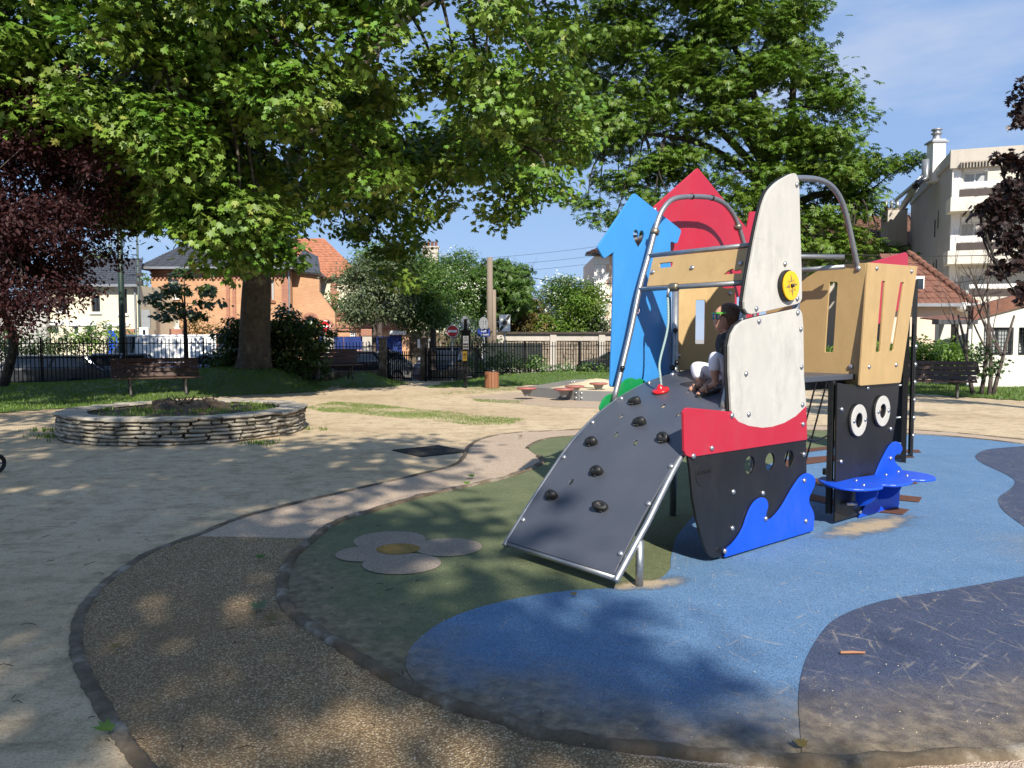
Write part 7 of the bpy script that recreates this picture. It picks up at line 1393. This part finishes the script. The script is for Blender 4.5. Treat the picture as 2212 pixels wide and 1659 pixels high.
hip = G(640, 1240, YT); hn = G(610, 1230, YN+.06); hf = G(600, 1215, YF+.04); kn = G(330, 880, YN); kf = G(90, 1010, YF); an = G(345, 1250, YN+.0); af = G(170, 1240, YF-.02); tn_ = G(150, 1330, YN-.0); tf = G(20, 1325, YF-.02); ch_ = G(490, 760, YT); nk = G(455, 590, YT); hd = G(450, 470, YT); shn = G(560, 650, YN+.02); shf = G(480, 650, YF+.05); eln = G(690, 900, YN+.0); elf = G(640, 890, YF+.02); wrn = G(760, 1130, YN+.06); wrf = G(720, 1120, YF)
body = skin('body', [(hip, .085), (ch_, (.075, .06)), (G(490, 640, YT), (.06, .05)), (nk, .032), (hn, .062), (kn, .046), (G(340, 1080, YN), .037), (an, .025), (tn_, .022), (hf, .062), (kf, .045), (G(120, 1130, YF), .036), (af, .025), (tf, .022), (shn, .034), (eln, .026), (wrn, .02), (shf, .034), (elf, .026), (wrf, .02), (G(440, 520, YT), .04)], [(0, 1), (1, 2), (2, 3), (3, 20), (0, 4), (4, 5), (5, 6), (6, 7), (7, 8), (0, 9), (9, 10), (10, 11), (11, 12), (12, 13), (2, 14), (14, 15), (15, 16), (2, 17), (17, 18), (18, 19)], 'skin', CH, 2)
# head: one shaped surface with brow, nose, lips and chin in profile
def head():
    bm = bmesh.new(); bmesh.ops.create_uvsphere(bm, u_segments=32, v_segments=24, radius=1); O = ORG[CH.name]; sc = 1/3.318*.58211/FPX*YT
    prof = [(-1, .18), (-.86, .62), (-.72, .80), (-.62, .78), (-.52, .88), (-.44, .80), (-.34, .93), (-.22, .98), (-.14, 1.02), (-.02, .86), (.1, .80), (.25, .84), (.5, .80), (.8, .5), (1, .1)]
    for v in bm.verts:
        x, y, z = v.co; fr = max(0, -x); fx_ = np.interp(z, [p[0] for p in prof], [p[1] for p in prof]); r0_ = math.sqrt(max(1e-6, 1-z*z))
        nar = 1-.30*max(0, -z)**1.5; 
        X = x*1.0; 
        if x < 0:
            k = (fr/r0_)**(6 if -.5 < z < .02 else 2.2) if r0_ > .01 else 0; base = -fr*.84; X = base*(1-k)-fx_*k*1.0 if k > 0 else base
        v.co = Vector((X*88*sc*1.28, y*.76*92*sc*nar*1.2, z*150*sc*1.12))
    me = bpy.data.meshes.new('head'); bm.to_mesh(me); bm.free(); me.materials.append(M['skin']); me.polygons.foreach_set('use_smooth', [True]*len(me.polygons)); o = link('head', me, CH); o.location = G(432, 450, YT)-O; o.rotation_euler = (0, R(-4), R(-10)); return o
head()
sk = 1/3.318*.58211/FPX*YT
bm = bmesh.new(); bmesh.ops.create_uvsphere(bm, u_segments=28, v_segments=20, radius=1)
for v in bm.verts:
    x, y, z = v.co; a = math.atan2(y, x); rip = 1+.03*math.sin(a*14)+.02*math.sin(a*23+1)
    if z > -.1: v.co = Vector((x*162*rip+6, y*124*rip, z*172))
    else: t = (-z-.1)/.9; v.co = Vector(((x*150*(1-.15*t)+18+60*t)*rip, y*118*rip*(1-.2*t), -16.5-t*250))
    if x < -.25 and z < .12: v.co.x = max(v.co.x, -46+25*(.12-z))
    v.co *= sk
me = bpy.data.meshes.new('hair'); bm.to_mesh(me); bm.free(); me.materials.append(M['hair']); me.polygons.foreach_set('use_smooth', [True]*len(me.polygons)); o = link('hair', me, CH); o.location = G(512, 415, YT)-ORG[CH.name]; o.rotation_euler = (0, R(-12), R(-10))
gq = G(352, 395, YT); gl_ = MB(); gl_.box(gq+Vector((.005, -.0, -.012)), (.022, .14, .05)).build('sunglasses_lens', 'glass', CH, bevel=.008); MB().bar(gq+Vector((0, -.072, .012)), gq+Vector((.055, -.082, .012)), .006, .014).bar(gq+Vector((-.004, -.075, .014)), gq+Vector((-.004, .075, .014)), .02, .012).build('sunglasses_frame', 'shade_green', CH)
skin('vest', [(G(600, 1130, YT), (.10, .085)), (G(500, 860, YT), (.098, .09)), (G(465, 700, YT), (.09, .08)), (G(455, 605, YT), (.05, .046)), (G(520, 680, YN-.01), .046), (G(440, 670, YF+.06), .045)], [(0, 1), (1, 2), (2, 3), (2, 4), (2, 5)], 'denim_black', CH, 2)
for pts in ([(hn, .072), (hn.lerp(kn, .5), .066), (kn, .055), (kn.lerp(an, .3), .050), (kn.lerp(an, .62), .046)], [(hf, .07), (hf.lerp(kf, .5), .064), (kf, .053), (kf.lerp(af, .35), .048), (kf.lerp(af, .78), .044)]):
    skin('leggings', pts, [(i, i+1) for i in range(len(pts)-1)], 'cloth_white', CH, 2)
skin('leggings', [(hip, .098), (hip.lerp(hn, .8), .08), (hip.lerp(hf, .8), .08)], [(0, 1), (0, 2)], 'cloth_white', CH, 2)
for a_, t_, dz in ((an, tn_, 0), (af, tf, 0)):
    hl = a_+(a_-t_).normalized()*.05; s_ = rh(((a_+t_)/2).dot(US)); lo = Vector((0, 0, -.032)); d = (t_-hl); sd = Vector((d.y, -d.x, 0)).normalized()*.034; e0 = hl+lo+Vector((0, 0, -.012)); e1 = t_+d.normalized()*.03+lo; q = []
    for k in range(14): an_ = 2*math.pi*k/14; c_ = e0.lerp(e1, .5)+(e1-e0)*.5*math.cos(an_)+sd*math.sin(an_)*(.8 if math.cos(an_) < 0 else 1); q.append(c_)
    so_ = MB().prism(q, (0, 0, -.016)).build('sandal_sole', 'sole', CH); b = MB(); m_ = a_.lerp(t_, .62); b.tube([m_+sd*1.15-UP*.03, m_+sd*.6+UP*.024, m_-sd*.6+UP*.024, m_-sd*1.15-UP*.03], .011, 8); b.tube([a_+sd*1.1-UP*.02, a_+UP*.012+(t_-a_)*.2, a_-sd*1.1-UP*.02], .008, 8); b.tube([a_+sd*1.0, hl+UP*.01, a_-sd*1.0], .008, 8); b.build('strap', 'sandal', CH, smooth=True)
    for k in range(5): qk = e1+UP*.018+sd*(-.8+.4*k)-d.normalized()*(.012+.006*abs(k-1)); MB().ball(qk, .0085, 8, 6, (1.3, 1.3, 1)).build('toe', 'skin', CH, smooth=True)
